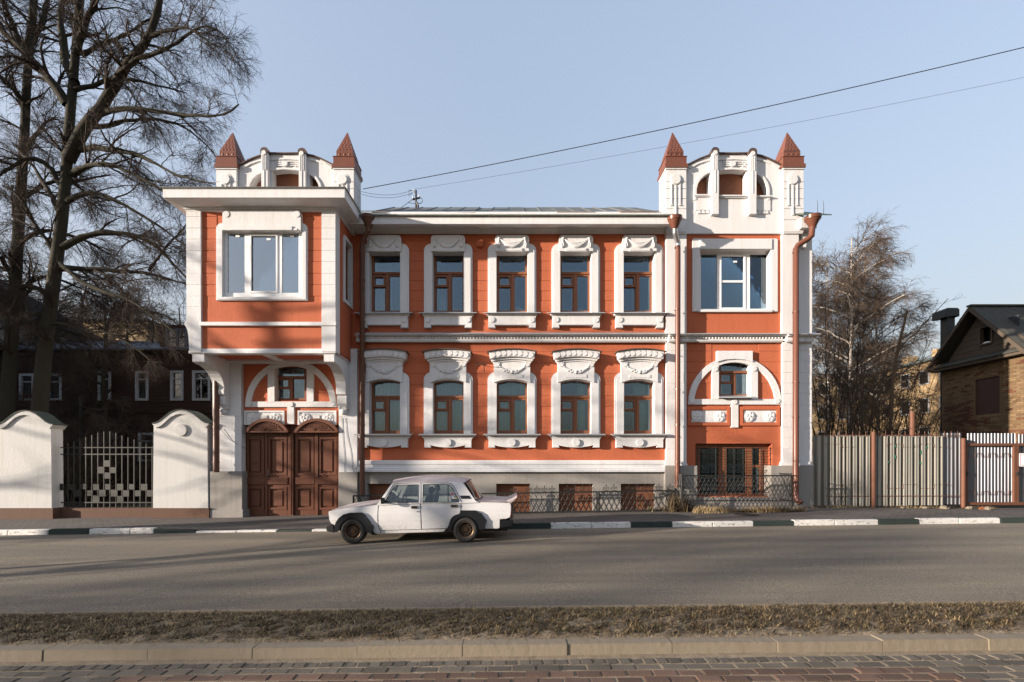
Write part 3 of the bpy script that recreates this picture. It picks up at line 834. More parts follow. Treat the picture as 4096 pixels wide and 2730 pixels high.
for c, r in ((1065, 84), (1265, 87)):
    R0 = (r * r + 50 * 50) / (2 * 50)           # circle through the springing points, 50 px rise
    a0 = math.degrees(math.asin(r / R0))
    cy = 1727 - 50 + R0
    def seg(R, aa): return [(c + R * math.sin(math.radians(t)), cy - R * math.cos(math.radians(t))) for t in np.linspace(-aa, aa, 17)]
    m = MB()
    m.pslab(seg(R0 + 2, a0) + [(c + r, 1730), (c - r, 1730)], GPY, 13.9)
    m.pslab(seg(R0 + 3, a0 + 1) + seg(R0 - 9, a0 - 2)[::-1], GPY - 0.07, 13.9)
    m.pslab(seg(R0 - 16, a0 - 6) + seg(R0 - 20, a0 - 7)[::-1], GPY - 0.03, 13.9)
    m.pbox(c - r - 3, 1725, c + r + 3, 1731, GPY - 0.05, 13.9)
    for i in range(13):                          # fan of rays
        t = math.radians(-82 + 164 * i / 12)
        l = min(52, (34 / max(0.25, math.cos(t))) if abs(math.cos(t)) > 0.3 else 58)
        dx, dy = math.sin(t), -math.cos(t)
        nx, ny = -dy, dx
        p0, p1 = (c + 9 * dx, 1724 + 9 * dy), (c + l * dx * 1.0, 1724 + min(l, 34 / max(0.2, math.cos(t))) * dy)
        m.pslab([(p0[0] + nx * .8, p0[1] + ny * .8), (p1[0] + nx * 3, p1[1] + ny * 3), (p1[0] - nx * 3, p1[1] - ny * 3), (p0[0] - nx * .8, p0[1] - ny * .8)], GPY - 0.03, 13.9)
    for i in range(19):
        t = math.radians(-a0 + 4 + (2 * a0 - 8) * i / 18)
        m.disc(c + (R0 - 12.5) * math.sin(t), cy - (R0 - 12.5) * math.cos(t), 1.9, GPY - 0.03, 13.9, 6)
    m.build('gate_pediment', M['gate'], gate, bevel=0.002)
for x in (1073, 1271):
    MB().tube([P3(x, 1880, GTY - 0.02), P3(x, 1880, GTY - 0.08), P3(x, 1905, GTY - 0.08), P3(x, 1905, GTY - 0.02)], 0.012, 6).build('door_handle', M['iron'], gate)
MB().pbox(1004, 1852, 1034, 1855, GTY + 0.008, GTY + 0.03).build('letter_slot', M['iron'], gate)

# ---------------------------------------------------------------- oriel
OY = 12.46
XL, XR = px(745, OY), px(1343, OY)
ZB, ZT = pz(1410, OY), pz(836, OY)
OW = OY + 0.055                               # red field
m = MB().pslab([(790, 830), (1300, 830), (1300, 1410), (790, 1410)], OW, OW + 0.25, [rrect(884, 905, 1212, 1192)])
orl = m.build('oriel_wall', M['red'], MAN)
OYS = [838, 868, 914, 958, 1003.5, 1048, 1095, 1140, 1186]
courses(orl, 808, 868, OYS, OW, M['red']); courses(orl, 1226, 1286, OYS, OW, M['red'])
left = [(745, 832), (804, 832), (804, 1410), (758, 1410), (755, 1390), (753, 1345), (748, 1318), (741, 1305), (737, 1300), (737, 1292), (742, 1284), (745, 1276)]
op = MB().pslab(left, OY, OY + 0.3).build('oriel_pilaster', M['white'], MAN, bevel=0.006)
op2 = MB().pslab([(1286, 832), (1343, 832), (1343, 1408), (1286, 1408)], OY, OY + 0.3).build('oriel_pilaster', M['white'], MAN, bevel=0.006)
QO = [838, 868, 914, 958, 1003.5, 1048, 1095, 1140, 1186, 1228]
courses(op, 745.5, 803.5, QO, OY, M['white'], 'plaster_block', proud=0.007, gap=0.009)
courses(op2, 1286.5, 1342.5, QO, OY, M['white'], 'plaster_block', proud=0.007, gap=0.009)
MB().pslab([(798, 1288), (1344, 1288), (1345, 1295), (1344, 1303), (798, 1303)], OY - 0.03, OY + 0.1).build('oriel_string_course', M['white'], MAN, bevel=0.008)
# side walls of the oriel; the one on the right has a tall narrow window
sz0, sz1 = pz(1206, 13.03), pz(936, 13.03)
m = MB().slabx([(OY + 0.25, ZB), (LYW + 0.05, ZB), (LYW + 0.05, ZT), (OY + 0.25, ZT)], XR - 0.25, XR - 0.02, [[(13.12, sz0 + 0.1), (13.66, sz0 + 0.1), (13.66, sz1 - 0.1), (13.12, sz1 - 0.1)]])
MB().slabx([(OY + 0.25, ZB), (LYW + 0.05, ZB), (LYW + 0.05, ZT), (OY + 0.25, ZT)], XL + 0.02, XL + 0.25).build('oriel_side_wall', M['red'], MAN)
sw = m.build('oriel_side_wall', M['red'], MAN)
m = MB().box(XR - 0.2, XR - 0.002, OY + 0.02, OY + 0.28, ZB, ZT)
m.slabx([(13.03, sz0), (13.74, sz0), (13.74, sz1 - 0.15), (13.68, sz1), (13.09, sz1), (13.03, sz1 - 0.15)], XR - 0.2, XR + 0.03, [[(13.13, sz0 + 0.11), (13.65, sz0 + 0.11), (13.65, sz1 - 0.11), (13.13, sz1 - 0.11)]])
m.build('side_window_surround', M['white'], MAN, bevel=0.005)
o = MB().slabx([(13.12, sz0 + 0.1), (13.66, sz0 + 0.1), (13.66, sz1 - 0.1), (13.12, sz1 - 0.1)], XR - 0.16, XR - 0.11, [[(13.2, sz0 + 0.18), (13.58, sz0 + 0.18), (13.58, sz1 - 0.18), (13.2, sz1 - 0.18)]]).build('window', M['timber'], MAN)
MB().box(XR - 0.14, XR - 0.134, 13.2, 13.58, sz0 + 0.18, sz1 - 0.18).build('pane', M['glass'], o)
# window surround
m = MB().pslab(rrect(864, 893, 1229, 1202, tl=22, tr=22), OW - 0.06, OW + 0.01, [rrect(889, 920, 1208, 1188)])
m.pslab(rrect(870, 899, 1224, 1198, tl=18, tr=18), OW - 0.075, OW, [rrect(888.5, 919.5, 1208.5, 1188.5)])
m.pslab(rrect(884, 905, 1213, 1193), OW - 0.02, OW + 0.24, [rrect(889.5, 920.5, 1207.5, 1187.5)])
osur = m.build('window_surround', M['white'], MAN, bevel=0.005)
m = MB().pslab(rrect(889, 844, 1203, 921, tl=12, tr=12), OW - 0.12, OW + 0.01)
m.pslab(rrect(922, 904, 1168, 921), OW - 0.15, OW); m.pslab(rrect(904, 914, 1188, 922), OW - 0.135, OW)
m.build('head_plate', M['white'], osur, bevel=0.008)
for x in (904, 1187): MB().disc(x, 857, 12.5, OW - 0.135, OW - 0.1).build('head_boss', M['white'], osur)
OP = [(910, 935, 978, 1172), (1005, 944, 1103, 1165), (1128, 935, 1194, 1172)]
f_ = OW / (OW + 0.15)
OPd = [at_depth(p, 1, 1) for p in OP]
ow = pvc_window(rrect(886, 919, 1212, 1190), OPd, OW + 0.02, [OPd[1]], mat='glassblue')
for (x, y) in ((950, 946), (1074, 958), (1168, 945)): MB().pbox(x - 8, y - 4, x + 8, y + 4, OW + 0.035, OW + 0.041).build('sticker', M['paper'], ow)
# entablature and its thin sheet roof
def entab(name, steps, mat, parent=MAN):      # steps: (projection, z0, z1) as nested slabs with mitred corners
    m = MB()
    for p, z0, z1 in steps:
        m.box(XL - p * 0.85, XR + p, OY - p, LYW + 0.05, z0, z1)
    return m.build(name, mat, parent, bevel=0.006)
zc = ZT
entab('oriel_architrave', [(0.02, zc - 0.075, zc - 0.03), (0.05, zc - 0.03, zc + 0.02)], M['white'])
m = MB(); v = []; f = []
cv = [(0.05, zc + 0.02), (0.12, zc + 0.028), (0.22, zc + 0.04), (0.33, zc + 0.055), (0.38, zc + 0.06), (0.42, zc + 0.068), (0.42, zc + 0.20), (0.42, zc + 0.29), (0.44, zc + 0.32)]
for p, z in cv: v += [(XL - p * 0.8, LYW + 0.05, z), (XL - p * 0.8, OY - p, z), (XR + p, OY - p, z), (XR + p, LYW + 0.05, z)]
for i in range(len(cv) - 1):
    for k in range(3): f.append((4 * i + k, 4 * i + k + 1, 4 * i + 5 + k, 4 * i + 4 + k))
f += [(0, 1, 2, 3), tuple(4 * (len(cv) - 1) + k for k in (3, 2, 1, 0))]
oc = m.add(v, f).build('oriel_cornice', M['white'], MAN)
z = zc + 0.32
m = MB().add([(XL - 0.40, OY - 0.465, z), (XR + 0.465, OY - 0.465, z), (XR + 0.465, LYW, z), (XL - 0.40, LYW, z), (XL - 0.40, OY - 0.465, z + 0.025), (XR + 0.465, OY - 0.465, z + 0.025), (XR + 0.3, LYW, z + 0.30), (XL - 0.3, LYW, z + 0.30)],
             [(0, 3, 2, 1), (4, 5, 6, 7), (0, 1, 5, 4), (1, 2, 6, 5), (2, 3, 7, 6), (3, 0, 4, 7)])
m.build('oriel_roof', M['roofmetal'], MAN)
# soffit with sunk panels and the two curved brackets
m = MB().box(XL + 0.1, XR - 0.02, OY + 0.05, LYW + 0.02, ZB + 0.03, ZB + 0.12)
for a, b in ((XL + 0.05, XL + 0.5), ((XL + XR) / 2 - 0.12, (XL + XR) / 2 + 0.12), (XR - 0.5, XR - 0.02)): m.box(a, b, OY + 0.06, LYW + 0.02, ZB - 0.02, ZB + 0.05)
m.box(XL + 0.05, XR - 0.02, OY + 0.02, OY + 0.25, ZB - 0.022, ZB + 0.05); m.box(XL + 0.05, XR - 0.02, LYW - 0.3, LYW + 0.02, ZB - 0.05, ZB + 0.05)
sof = m.build('oriel_soffit', M['white'], MAN)
for a, b in ((XL + 0.52, (XL + XR) / 2 - 0.14), ((XL + XR) / 2 + 0.14, XR - 0.52)): MB().box(a, b, OY + 0.27, LYW - 0.32, ZB + 0.02, ZB + 0.035).build('soffit_panel', M['red'], sof)
def bracket(xa, xb):
    y0 = OY + 0.06; yw = 13.66
    zt = ZB - 0.02
    lo = [(y0, zt), (yw, zt), (yw, 3.42), (yw - 0.10, 3.40), (yw - 0.20, 3.55), (yw - 0.22, 3.75), (yw - 0.20, 3.80)]
    lo += [(yw - 0.28, 3.84), (yw - 0.30, 3.98)]
    for i in range(9):
        t = math.radians(90 * i / 8)
        lo.append((yw - 0.27 - 0.0 - (yw - 0.27 - y0 - 0.12) * (1 - math.cos(t)), 3.98 + (zt - 0.27 - 3.98) * math.sin(t)))
    lo += [(y0, zt - 0.24)]
    o = MB().slabx(lo, xa, xb).build('oriel_bracket', M['white'], MAN, bevel=0.012)
    m = MB()
    xm = (xa + xb) / 2; hw = (xb - xa) / 2
    for i in range(7):
        a = math.radians(-60 + 20 * i)
        m.tube([(xm + 0.02 * math.sin(a), yw - 0.08, 3.30), (xm + hw * 0.95 * math.sin(a), yw - 0.12, 3.30 + 0.22 * math.cos(a) + 0.03)], [0.02, 0.045], 6)
    m.ball((xm, yw - 0.06, 3.33), (hw * 0.8, 0.10, 0.12), 10, 6)
    m.build('bracket_shell', M['white'], o, smooth=True)
bracket(px(768, OY + 0.06), px(818, OY + 0.06)); bracket(px(1295, OY + 0.06), px(1338, OY + 0.06))

# ---------------------------------------------------------------- roof, back of the house
EY, RY, BY = 13.20, 17.2, 21.5
ez, rz = pz(860, EY), pz(833, RY)
xr0, xr1 = px(850, 13.8), px(3240, 13.8)
m = MB().add([(xr0, 14.4, ez + 0.50), (xr1, 14.4, ez + 0.50), (xr1, RY, rz - 0.1), (xr0, RY, rz - 0.1), (xr0, BY, ez), (xr1, BY, ez)], [(0, 1, 2, 3), (3, 2, 5, 4)])
roof = m.build('roof', M['roofmetal'], MAN, recalc=False)
xa = px(1440, 13.3); n = 17; stp = (px(2690, 13.3) - xa) / n
for i in range(n):
    j = rng.uniform(-0.03, 0.03); k = rng.uniform(0, 0.035); a, b = xa + i * stp, xa + (i + 1) * stp
    z0a, z0b = ez + j, ez + rng.uniform(-0.03, 0.03)
    zu = lambda y: ez + (rz - ez) * (y - EY) / (RY - EY)
    m = MB().add([(a + .01, EY, z0a), (b - .01, EY, z0b), (b - .01, RY, rz + k), (a + .01, RY, rz + k), (a + .01, EY, z0a - 0.012), (b - .01, EY, z0b - 0.012), (b - .01, RY, rz + k - .02), (a + .01, RY, rz + k - .02)],
                 [(0, 1, 2, 3), (7, 6, 5, 4), (0, 4, 5, 1), (1, 5, 6, 2), (3, 7, 4, 0), (2, 6, 7, 3)])
    m.build('roof_sheet', M['roofmetal'], roof)
    m = MB().add([(a - .02, EY + .12, zu(EY + .12) + .03), (a + .02, EY + .12, zu(EY + .12) + .03), (a + .012, RY, rz + .05), (a - .012, RY, rz + .05), (a - .03, EY + .12, zu(EY + .12) - .02), (a + .03, EY + .12, zu(EY + .12) - .02), (a + .03, RY, rz), (a - .03, RY, rz)],
                 [(0, 1, 2, 3), (0, 4, 5, 1), (1, 5, 6, 2), (3, 7, 4, 0), (2, 6, 7, 3)])
    m.build('roof_seam', M['coping'] if i < 4 else M['roofmetal'], roof)
m = MB().slabx(prof([(13.18, 859), (13.18, 862), (13.9, 850), (13.9, 846)]), px(1436, 13.2), px(2690, 13.2))
m.build('eaves_sheet', paint('eaves_green_sheet', (0.16, 0.18, 0.15), rough=0.6, var=0.35), roof)
m = MB()
for x, w_, dz in ((1490, 60, 0.02), (1780, 120, 0.0), (2230, 150, 0.01), (2480, 160, 0.03)):   # torn sheets along the gutter
    a, b = px(x, 13.4), px(x + w_, 13.4); zq = ez + 0.12 + dz
    m.add([(a, 13.3, zq), (b, 13.32, zq + 0.03), (b, 13.75, zq + 0.28), (a, 13.7, zq + 0.26), (a, 13.3, zq - .015), (b, 13.32, zq + 0.015), (b, 13.75, zq + 0.265), (a, 13.7, zq + 0.245)], [(0, 1, 2, 3), (4, 7, 6, 5), (0, 4, 5, 1), (1, 5, 6, 2), (0, 3, 7, 4)])
m.build('torn_sheet', paint('rusty_sheet', (0.22, 0.14, 0.09), rough=0.7, var=0.5, metallic=0.2), roof)
# flank and back walls, floors of the dark rooms
m = MB()
for a in (px(852, 13.8), px(3246, 13.9) - 0.3): m.box(a, a + 0.3, 14.2, BY, -0.2, ez)
m.box(px(852, 13.8), px(3246, 13.9), BY - 0.3, BY, -0.2, ez)
m.build('rear_wall', M['white'], MAN)
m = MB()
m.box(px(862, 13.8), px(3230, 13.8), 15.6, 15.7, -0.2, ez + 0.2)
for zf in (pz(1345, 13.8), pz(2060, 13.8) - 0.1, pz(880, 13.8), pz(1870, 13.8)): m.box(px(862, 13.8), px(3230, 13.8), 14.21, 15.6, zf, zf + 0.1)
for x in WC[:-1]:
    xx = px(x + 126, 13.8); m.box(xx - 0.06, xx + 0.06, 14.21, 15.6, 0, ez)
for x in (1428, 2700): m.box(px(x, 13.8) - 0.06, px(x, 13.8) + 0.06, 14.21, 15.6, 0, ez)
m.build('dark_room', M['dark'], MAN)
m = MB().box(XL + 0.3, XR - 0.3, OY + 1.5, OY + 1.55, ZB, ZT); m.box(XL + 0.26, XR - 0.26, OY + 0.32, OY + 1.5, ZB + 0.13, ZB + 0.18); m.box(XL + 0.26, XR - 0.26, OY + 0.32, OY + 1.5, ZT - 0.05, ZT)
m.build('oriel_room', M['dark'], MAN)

# ---------------------------------------------------------------- downpipes
def pipe(pts, r, mat, parent=MAN, name='downpipe', n=12, collars=()):
    o = MB().tube(pts, r, n).build(name, mat, parent, smooth=True)
    for (x, y, z) in collars: MB().tube([(x, y, z - 0.02), (x, y, z + 0.02)], r + 0.012, n).build('pipe_collar', mat, o)
    return o
def hopper(x, y, z, parent, mat, r1=0.21, r0=0.075, h=0.36):
    MB().tube([(x, y, z - h), (x, y, z - 0.1), (x, y, z - 0.095), (x, y, z)], [r0, r1 * 0.93, r1, r1 + 0.015], 14).build('rain_hopper', mat, parent, smooth=True)
Yp = 13.52
x, xi = px(1449, Yp), px(1474, 13.3)
p1 = pipe([(xi, 13.3, pz(880, 13.3)), (xi, 13.3, pz(925, 13.3)), (px(1452, 13.45), 13.45, pz(960, 13.45)), (x, Yp, pz(985, Yp)), (x, Yp, pz(1985, Yp))], 0.078, M['pipedark'], collars=[(x, Yp, pz(q, Yp)) for q in (1120, 1330, 1540, 1700, 1830)])
hopper(xi, 13.3, pz(868, 13.3), p1, M['pipedark'])
Yp = 13.50
x, xh = px(2710, Yp), px(2700, 13.25)
p2 = pipe([(px(2712, Yp), Yp, pz(985, Yp)), (x, Yp, pz(1950, Yp))], 0.078, M['pipe'], collars=[(x, Yp, pz(q, Yp)) for q in (990, 1240, 1560, 1700, 1850)])
hopper(px(2699, 13.2), 13.2, pz(872, 13.2), p2, M['pipe'])
MB().tube([(px(2699, 13.2), 13.2, pz(908, 13.2)), (px(2700, 13.22), 13.22, pz(930, 13.22)), (px(2706, 13.38), 13.38, pz(955, 13.38)), (px(2712, Yp), Yp, pz(972, Yp)), (px(2712, Yp), Yp, pz(992, Yp))], 0.08, 12).build('galvanised_elbow', M['galv'], p2, smooth=True)
Yp = 13.48
x = px(3183, Yp)
p3_ = pipe([(px(3250, 13.3), 13.3, pz(905, 13.3)), (px(3246, 13.3), 13.3, pz(945, 13.3)), (px(3232, 13.36), 13.36, pz(956, 13.36)), (px(3192, 13.46), 13.46, pz(982, 13.46)), (x, Yp, pz(996, Yp)), (x, Yp, pz(1975, Yp)), (x, Yp - 0.03, pz(1995, Yp)), (x + 0.06, Yp - 0.16, pz(2012, Yp))], 0.085, M['pipe'], collars=[(x, Yp, pz(q, Yp)) for q in (1010, 1250, 1530, 1670, 1845)])
hopper(px(3251, 13.3), 13.3, pz(868, 13.3), p3_, M['pipe'], 0.22, 0.085, 0.33)
Yp = 13.40
x = px(865, Yp)
p4 = pipe([(x, Yp, pz(1425, Yp)), (x, Yp, pz(1890, Yp))], 0.088, M['pipedark'], collars=[(x, Yp, pz(q, Yp)) for q in (1545, 1710, 1850)])
# torn eaves corner on the right tower, with weed stems
m = MB().pbox(3204, 868, 3268, 912, 13.5, 14.2); m.pslab([(3200, 912), (3258, 912), (3244, 935), (3228, 950), (3226, 990), (3212, 990), (3204, 940)], 13.74, 14.2)
m.build('cornice_return', M['white'], MAN, bevel=0.01)
MB().slabx([(13.2, pz(862, 13.2)), (14.3, pz(852, 14.3)), (14.3, pz(849, 14.3)), (13.2, pz(858, 13.2))], px(3206, 13.3), px(3318, 13.3)).build('eaves_corner_sheet', paint('corner_green_sheet', (0.07, 0.09, 0.07), rough=0.7, var=0.3), roof)
# small fittings: vent box, brackets, cables
m = MB().pbox(1907, 960, 1932, 985, 13.68, W); m.build('vent_box', M['red'], MAN, bevel=0.01)
m = MB().tube([P3(1903, 1455, 13.7), P3(1950, 1458, 13.5)], 0.012, 6); m.tube([P3(1936, 1456, 13.55), P3(1937, 1488, 13.7)], 0.012, 6)
m.build('flag_bracket', M['iron'], MAN)
for xs in ([(1368, 1672), (1372, 1760), (1380, 1840), (1378, 1900), (1395, 1930), (1404, 1955), (1415, 1960)], [(1382, 1672), (1388, 1740), (1402, 1800), (1408, 1850), (1412, 1880), (1424, 1915)]):
    MB().tube([P3(a, b, 13.648) for a, b in xs], 0.005, 5).build('hanging_cable', M['iron'], MAN)
MB().tube([P3(880, 1715, 13.6), P3(920, 1760, 13.62), P3(975, 1792, 13.66), P3(1040, 1810, 13.7)], 0.006, 5).build('hanging_cable', M['iron'], MAN)
# ================================================================== GROUND, ROAD, PAVEMENTS
def sheet(name, xs, ys, fz, mat, noise=0.0):
    v = [(x, y, fz(x, y) + (rng.uniform(-noise, noise) if noise else 0)) for y in ys for x in xs]
    n = len(xs)
    f = [(j * n + i, j * n + i + 1, (j + 1) * n + i + 1, (j + 1) * n + i) for j in range(len(ys) - 1) for i in range(n - 1)]
    m = MB(); m.v, m.f = v, f
    o = m.build(name, mat, None, recalc=False, smooth=False, origin=(0, 0, 0))
    return struct(o)

def soil(name, c0, c1, c2, scale=3.0):
    t = NT(name)
    a = t.noise(t.pos(), scale, 8, 0.7)
    c = t.ramp(a, [(0.25, c0), (0.5, c1), (0.75, c2)])
    t.base(c); t.rough(0.95); t.bump(t.noise(t.pos(), scale * 9, 6, 0.7), 0.8, 0.03)
    return t.m
M['earth'] = soil('garden_earth', (0.035, 0.028, 0.020), (0.07, 0.055, 0.036), (0.12, 0.10, 0.06))
M['verge'] = soil('verge_soil', (0.10, 0.078, 0.052), (0.19, 0.15, 0.105), (0.27, 0.22, 0.16), 6.0)

t = NT('worn_asphalt')
fine = t.noise(t.pos(), 60, 3, 0.8)
c = t.ramp(fine, [(0.30, (0.090, 0.076, 0.058)), (0.50, (0.185, 0.157, 0.121)), (0.68, (0.37, 0.32, 0.25))])
wide = t.noise(t.pos(0.25, 1.2, 1), 0.9, 5, 0.6)
c = t.mix(1.0, c, t.ramp(wide, [(0.30, (0.80, 0.80, 0.80)), (0.7, (1.12, 1.10, 1.06))]), 'MULTIPLY')
lane = t.noise(t.pos(0.03, 1.6, 1), 1.0, 2, 0.5)          # wheel tracks along the street
c = t.mix(1.0, c, t.ramp(lane, [(0.38, (0.78, 0.78, 0.80)), (0.62, (1.08, 1.07, 1.04))]), 'MULTIPLY')
t.base(c); t.rough(0.88); t.bump(t.noise(t.pos(), 85, 3, 0.85), 0.55, 0.012)
M['asphalt'] = t.m

xs = [-600, -200, -80] + list(range(-40, 41, 4)) + [80, 200, 600]
clip = lambda x: max(-45, min(45, x))
sheet('ground', xs, [-400, -60, -20, 0, 3, 5, 11, 13.9, 16, 24, 40, 80, 200, 1200], lambda x, y: 0.012 * clip(x) - (0.20 if y < 13 else 0.12), M['earth'])
xr = [-90, -60] + [i * 2 for i in range(-22, 23)] + [60, 90]
sheet('road', xr, [4.93, 6.5, 8, 9.6, 11.08], lambda x, y: road_z(x) , M['asphalt'])
M['walk'] = brickwalk('small_block_paving', (0.155, 0.135, 0.118), (0.115, 0.100, 0.090), (0.075, 0.066, 0.058), 0.21, 0.105, 0.0)
xw = [-90, -60, -40] + [i for i in range(-24, 25)] + [40, 60, 90]
def drop(x):        # the kerb dips in front of the carriage gate
    return float(np.interp(x, [-9.4, -8.2, -3.6, -2.6], [0, 1, 1, 0]))
sheet('pavement', xw, [11.2, 11.6, 12.2, 13.0, 13.9], lambda x, y: pave_z(x, y) - 0.075 * drop(x) * max(0, (12.6 - y) / 1.5), M['walk'])

# far kerb: blocks of about a metre, painted white in pairs, dark between
def kerbpaint(name, paint_c, under, cover):
    t = NT(name)
    n = t.noise(t.pos(3, 3, 9), 2.2, 7, 0.72)
    k = t.ramp(n, [(cover - 0.03, (0, 0, 0)), (cover + 0.03, (1, 1, 1))])
    d = t.noise(t.pos(), 3.0, 4)
    pc = t.mix(d, sc3(paint_c, 0.82), sc3(paint_c, 1.08))
    t.base(t.mix(k, pc, under)); t.rough(0.85); t.bump(t.noise(t.pos(), 20, 5), 0.5, 0.02)
    return t.m
M['kerbwhite'] = kerbpaint('flaking_white_kerb_paint', (0.66, 0.64, 0.60), (0.20, 0.19, 0.16), 0.575)
M['kerbdark'] = kerbpaint('dark_green_kerb_paint', (0.032, 0.045, 0.038), (0.15, 0.14, 0.12), 0.66)
M['concrete'] = plaster('kerb_concrete', (0.215, 0.178, 0.13), amount=0.5, bumpy=0.35)
kerb = bpy.data.objects.new('kerb', None); COL.objects.link(kerb); kerb.location = (0, KERB_Y, 0); WL['kerb'] = Vector((0, KERB_Y, 0)); struct(kerb)
pat = {}
cuts = [(-800, 'w'), (-640, 'd'), (-480, 'w'), (-320, 'w'), (-140, 'w'), (27, 'w'), (190, 'd'), (353, 'w'), (517, 'w'), (612, 'D'), (780, 'W'), (943, 'W'), (1105, 'D'), (1245, 'W'), (1405, 'W'), (1560, 'w'), (1720, 'd'), (1880, 'd'), (2040, 'd'),
        (2203, 'w'), (2366, 'w'), (2525, 'd'), (2690, 'w'), (2852, 'w'), (3015, 'd'), (3178, 'w'), (3342, 'w'), (3516, 'd'), (3678, 'w'), (3840, 'w'), (4005, 'd'), (4170, 'w'), (4330, 'w'), (4495, 'd'), (4660, 'w'), (4820, 'w'), (4980, 'd')]
for (a, k), (b, _) in zip(cuts[:-1], cuts[1:]):
    x0, x1 = px(a, KERB_Y) + 0.004, px(b, KERB_Y) - 0.004
    low = k.isupper()
    h0 = 0.045 if low else 0.135
    ha = hb = h0
    if k == 'D' and a == 612: ha, hb = 0.12, 0.045
    j = rng.uniform(-0.008, 0.008); y0 = KERB_Y + rng.uniform(-0.008, 0.008)
    za, zb = road_z(x0), road_z(x1)
    v = [(x0, y0, za - 0.1), (x1, y0, zb - 0.1), (x1, y0 + 0.16, zb - 0.1), (x0, y0 + 0.16, za - 0.1),
         (x0, y0 + 0.012, za + ha + j), (x1, y0 + 0.012, zb + hb + j), (x1, y0 + 0.16, zb + hb + j), (x0, y0 + 0.16, za + ha + j)]
    MB().add(v, [(0, 3, 2, 1), (4, 5, 6, 7), (0, 1, 5, 4), (1, 2, 6, 5), (2, 3, 7, 6), (3, 0, 4, 7)]).build('kerb_block', M['kerbwhite'] if k in 'wW' else M['kerbdark'], kerb, bevel=0.014)

# verge between road and near pavement
VY0, VY1, NPZ = 4.07, 4.95, -0.045
def verge_z(x, y):
    t = (y - VY0) / (VY1 - VY0)
    return road_z(x) + 0.045 + 0.05 * math.sin(max(0, min(1, t)) * math.pi) - 0.02 * t - (0.03 if t < 0.05 else 0)
xv = [i * 0.12 for i in range(-75, 76)]
xv = [-60, -30, -15] + xv + [15, 30, 60]
o = sheet('verge', xv, list(np.linspace(VY0 - 0.02, VY1, 14)), verge_z, M['verge'], 0.016)
nk = bpy.data.objects.new('near_kerb', None); COL.objects.link(nk); nk.location = (0, 3.95, 0); WL['near_kerb'] = Vector((0, 3.95, 0)); struct(nk)
x = px(196, 4.0) - 0.963 * 12
while x < 14:
    j = rng.uniform(-0.01, 0.01); y0 = 3.925 + rng.uniform(-0.012, 0.012); e = rng.uniform(-0.006, 0.006)
    x0, x1 = x + 0.0005, x + 0.9625
    za, zb = road_z(x0) + j, road_z(x1) + j + e
    v = [(x0, y0, za - 0.25), (x1, y0, zb - 0.25), (x1, y0 + 0.15, zb - 0.25), (x0, y0 + 0.15, za - 0.25), (x0, y0 + 0.015, za + 0.05), (x1, y0 + 0.015, zb + 0.05), (x1, y0 + 0.15, zb + 0.05), (x0, y0 + 0.15, za + 0.05)]
    MB().add(v, [(0, 3, 2, 1), (4, 5, 6, 7), (0, 1, 5, 4), (1, 2, 6, 5), (2, 3, 7, 6), (3, 0, 4, 7)]).build('kerb_block', M['concrete'], nk, bevel=0.004)
    x += 0.963
x = -14.0
while x < 14:                                     # flush edging on the road side of the verge
    za, zb = road_z(x), road_z(x + 0.96)
    MB().add([(x, 4.93, za - .1), (x + .955, 4.93, zb - .1), (x + .955, 5.0, zb - .1), (x, 5.0, za - .1), (x, 4.93, za + .058), (x + .955, 4.93, zb + .058), (x + .955, 5.0, zb + .05), (x, 5.0, za + .05)],
             [(0, 3, 2, 1), (4, 5, 6, 7), (0, 1, 5, 4), (1, 2, 6, 5), (2, 3, 7, 6), (3, 0, 4, 7)]).build('edging_block', M['concrete'], nk, bevel=0.008)
    x += 0.963

# near pavement: sand bed with single pavers, the rest further back as one mass
M['sand'] = soil('paving_sand', (0.16, 0.125, 0.085), (0.25, 0.20, 0.14), (0.33, 0.27, 0.20), 8.0)
sheet('near_pavement', [-60, -20, -8, -4, 0, 4, 8, 20, 60], [-4, 0, 2, 3.3, 3.99], lambda x, y: road_z(x) + NPZ - 0.009, M['sand'])
npv = bpy.data.objects['near_pavement']; WL['near_pavement'] = Vector((0, 0, 0))
def pv(n, c, v=0.3):
    t = NT(n); a = t.noise(t.pos(), 4.0, 4); b = t.n('ShaderNodeObjectInfo')
    q = t.mix(a, sc3(c, 1 - v), sc3(c, 1 + v)); q = t.mix(1.0, q, t.ramp(b.outputs['Random'], [(0, (0.70,) * 3), (1, (1.2, 1.18, 1.15))]), 'MULTIPLY')
    t.base(q); t.rough(0.85); t.bump(t.noise(t.pos(), 60, 4), 0.5, 0.006); return t.m
M['pavegrey'] = pv('grey_paver', (0.118, 0.102, 0.082)); M['pavered'] = pv('red_paver', (0.125, 0.080, 0.060))
def paver_mesh(w, d, mat, nm):
    m = MB().box(-w / 2, w / 2, -d / 2, d / 2, -0.05, 0); o = m.build(nm, mat, None, bevel=0.006, origin=(0, 0, 0)); me = o.data
    bpy.data.objects.remove(o); return me
PM = {(s, c): paver_mesh(0.098 if s == 's' else 0.198, 0.088, M['pavegrey'] if c == 'g' else M['pavered'], 'paver') for s in 'sl' for c in 'gr'}
stuff = {'g': MB(), 'r': MB()}
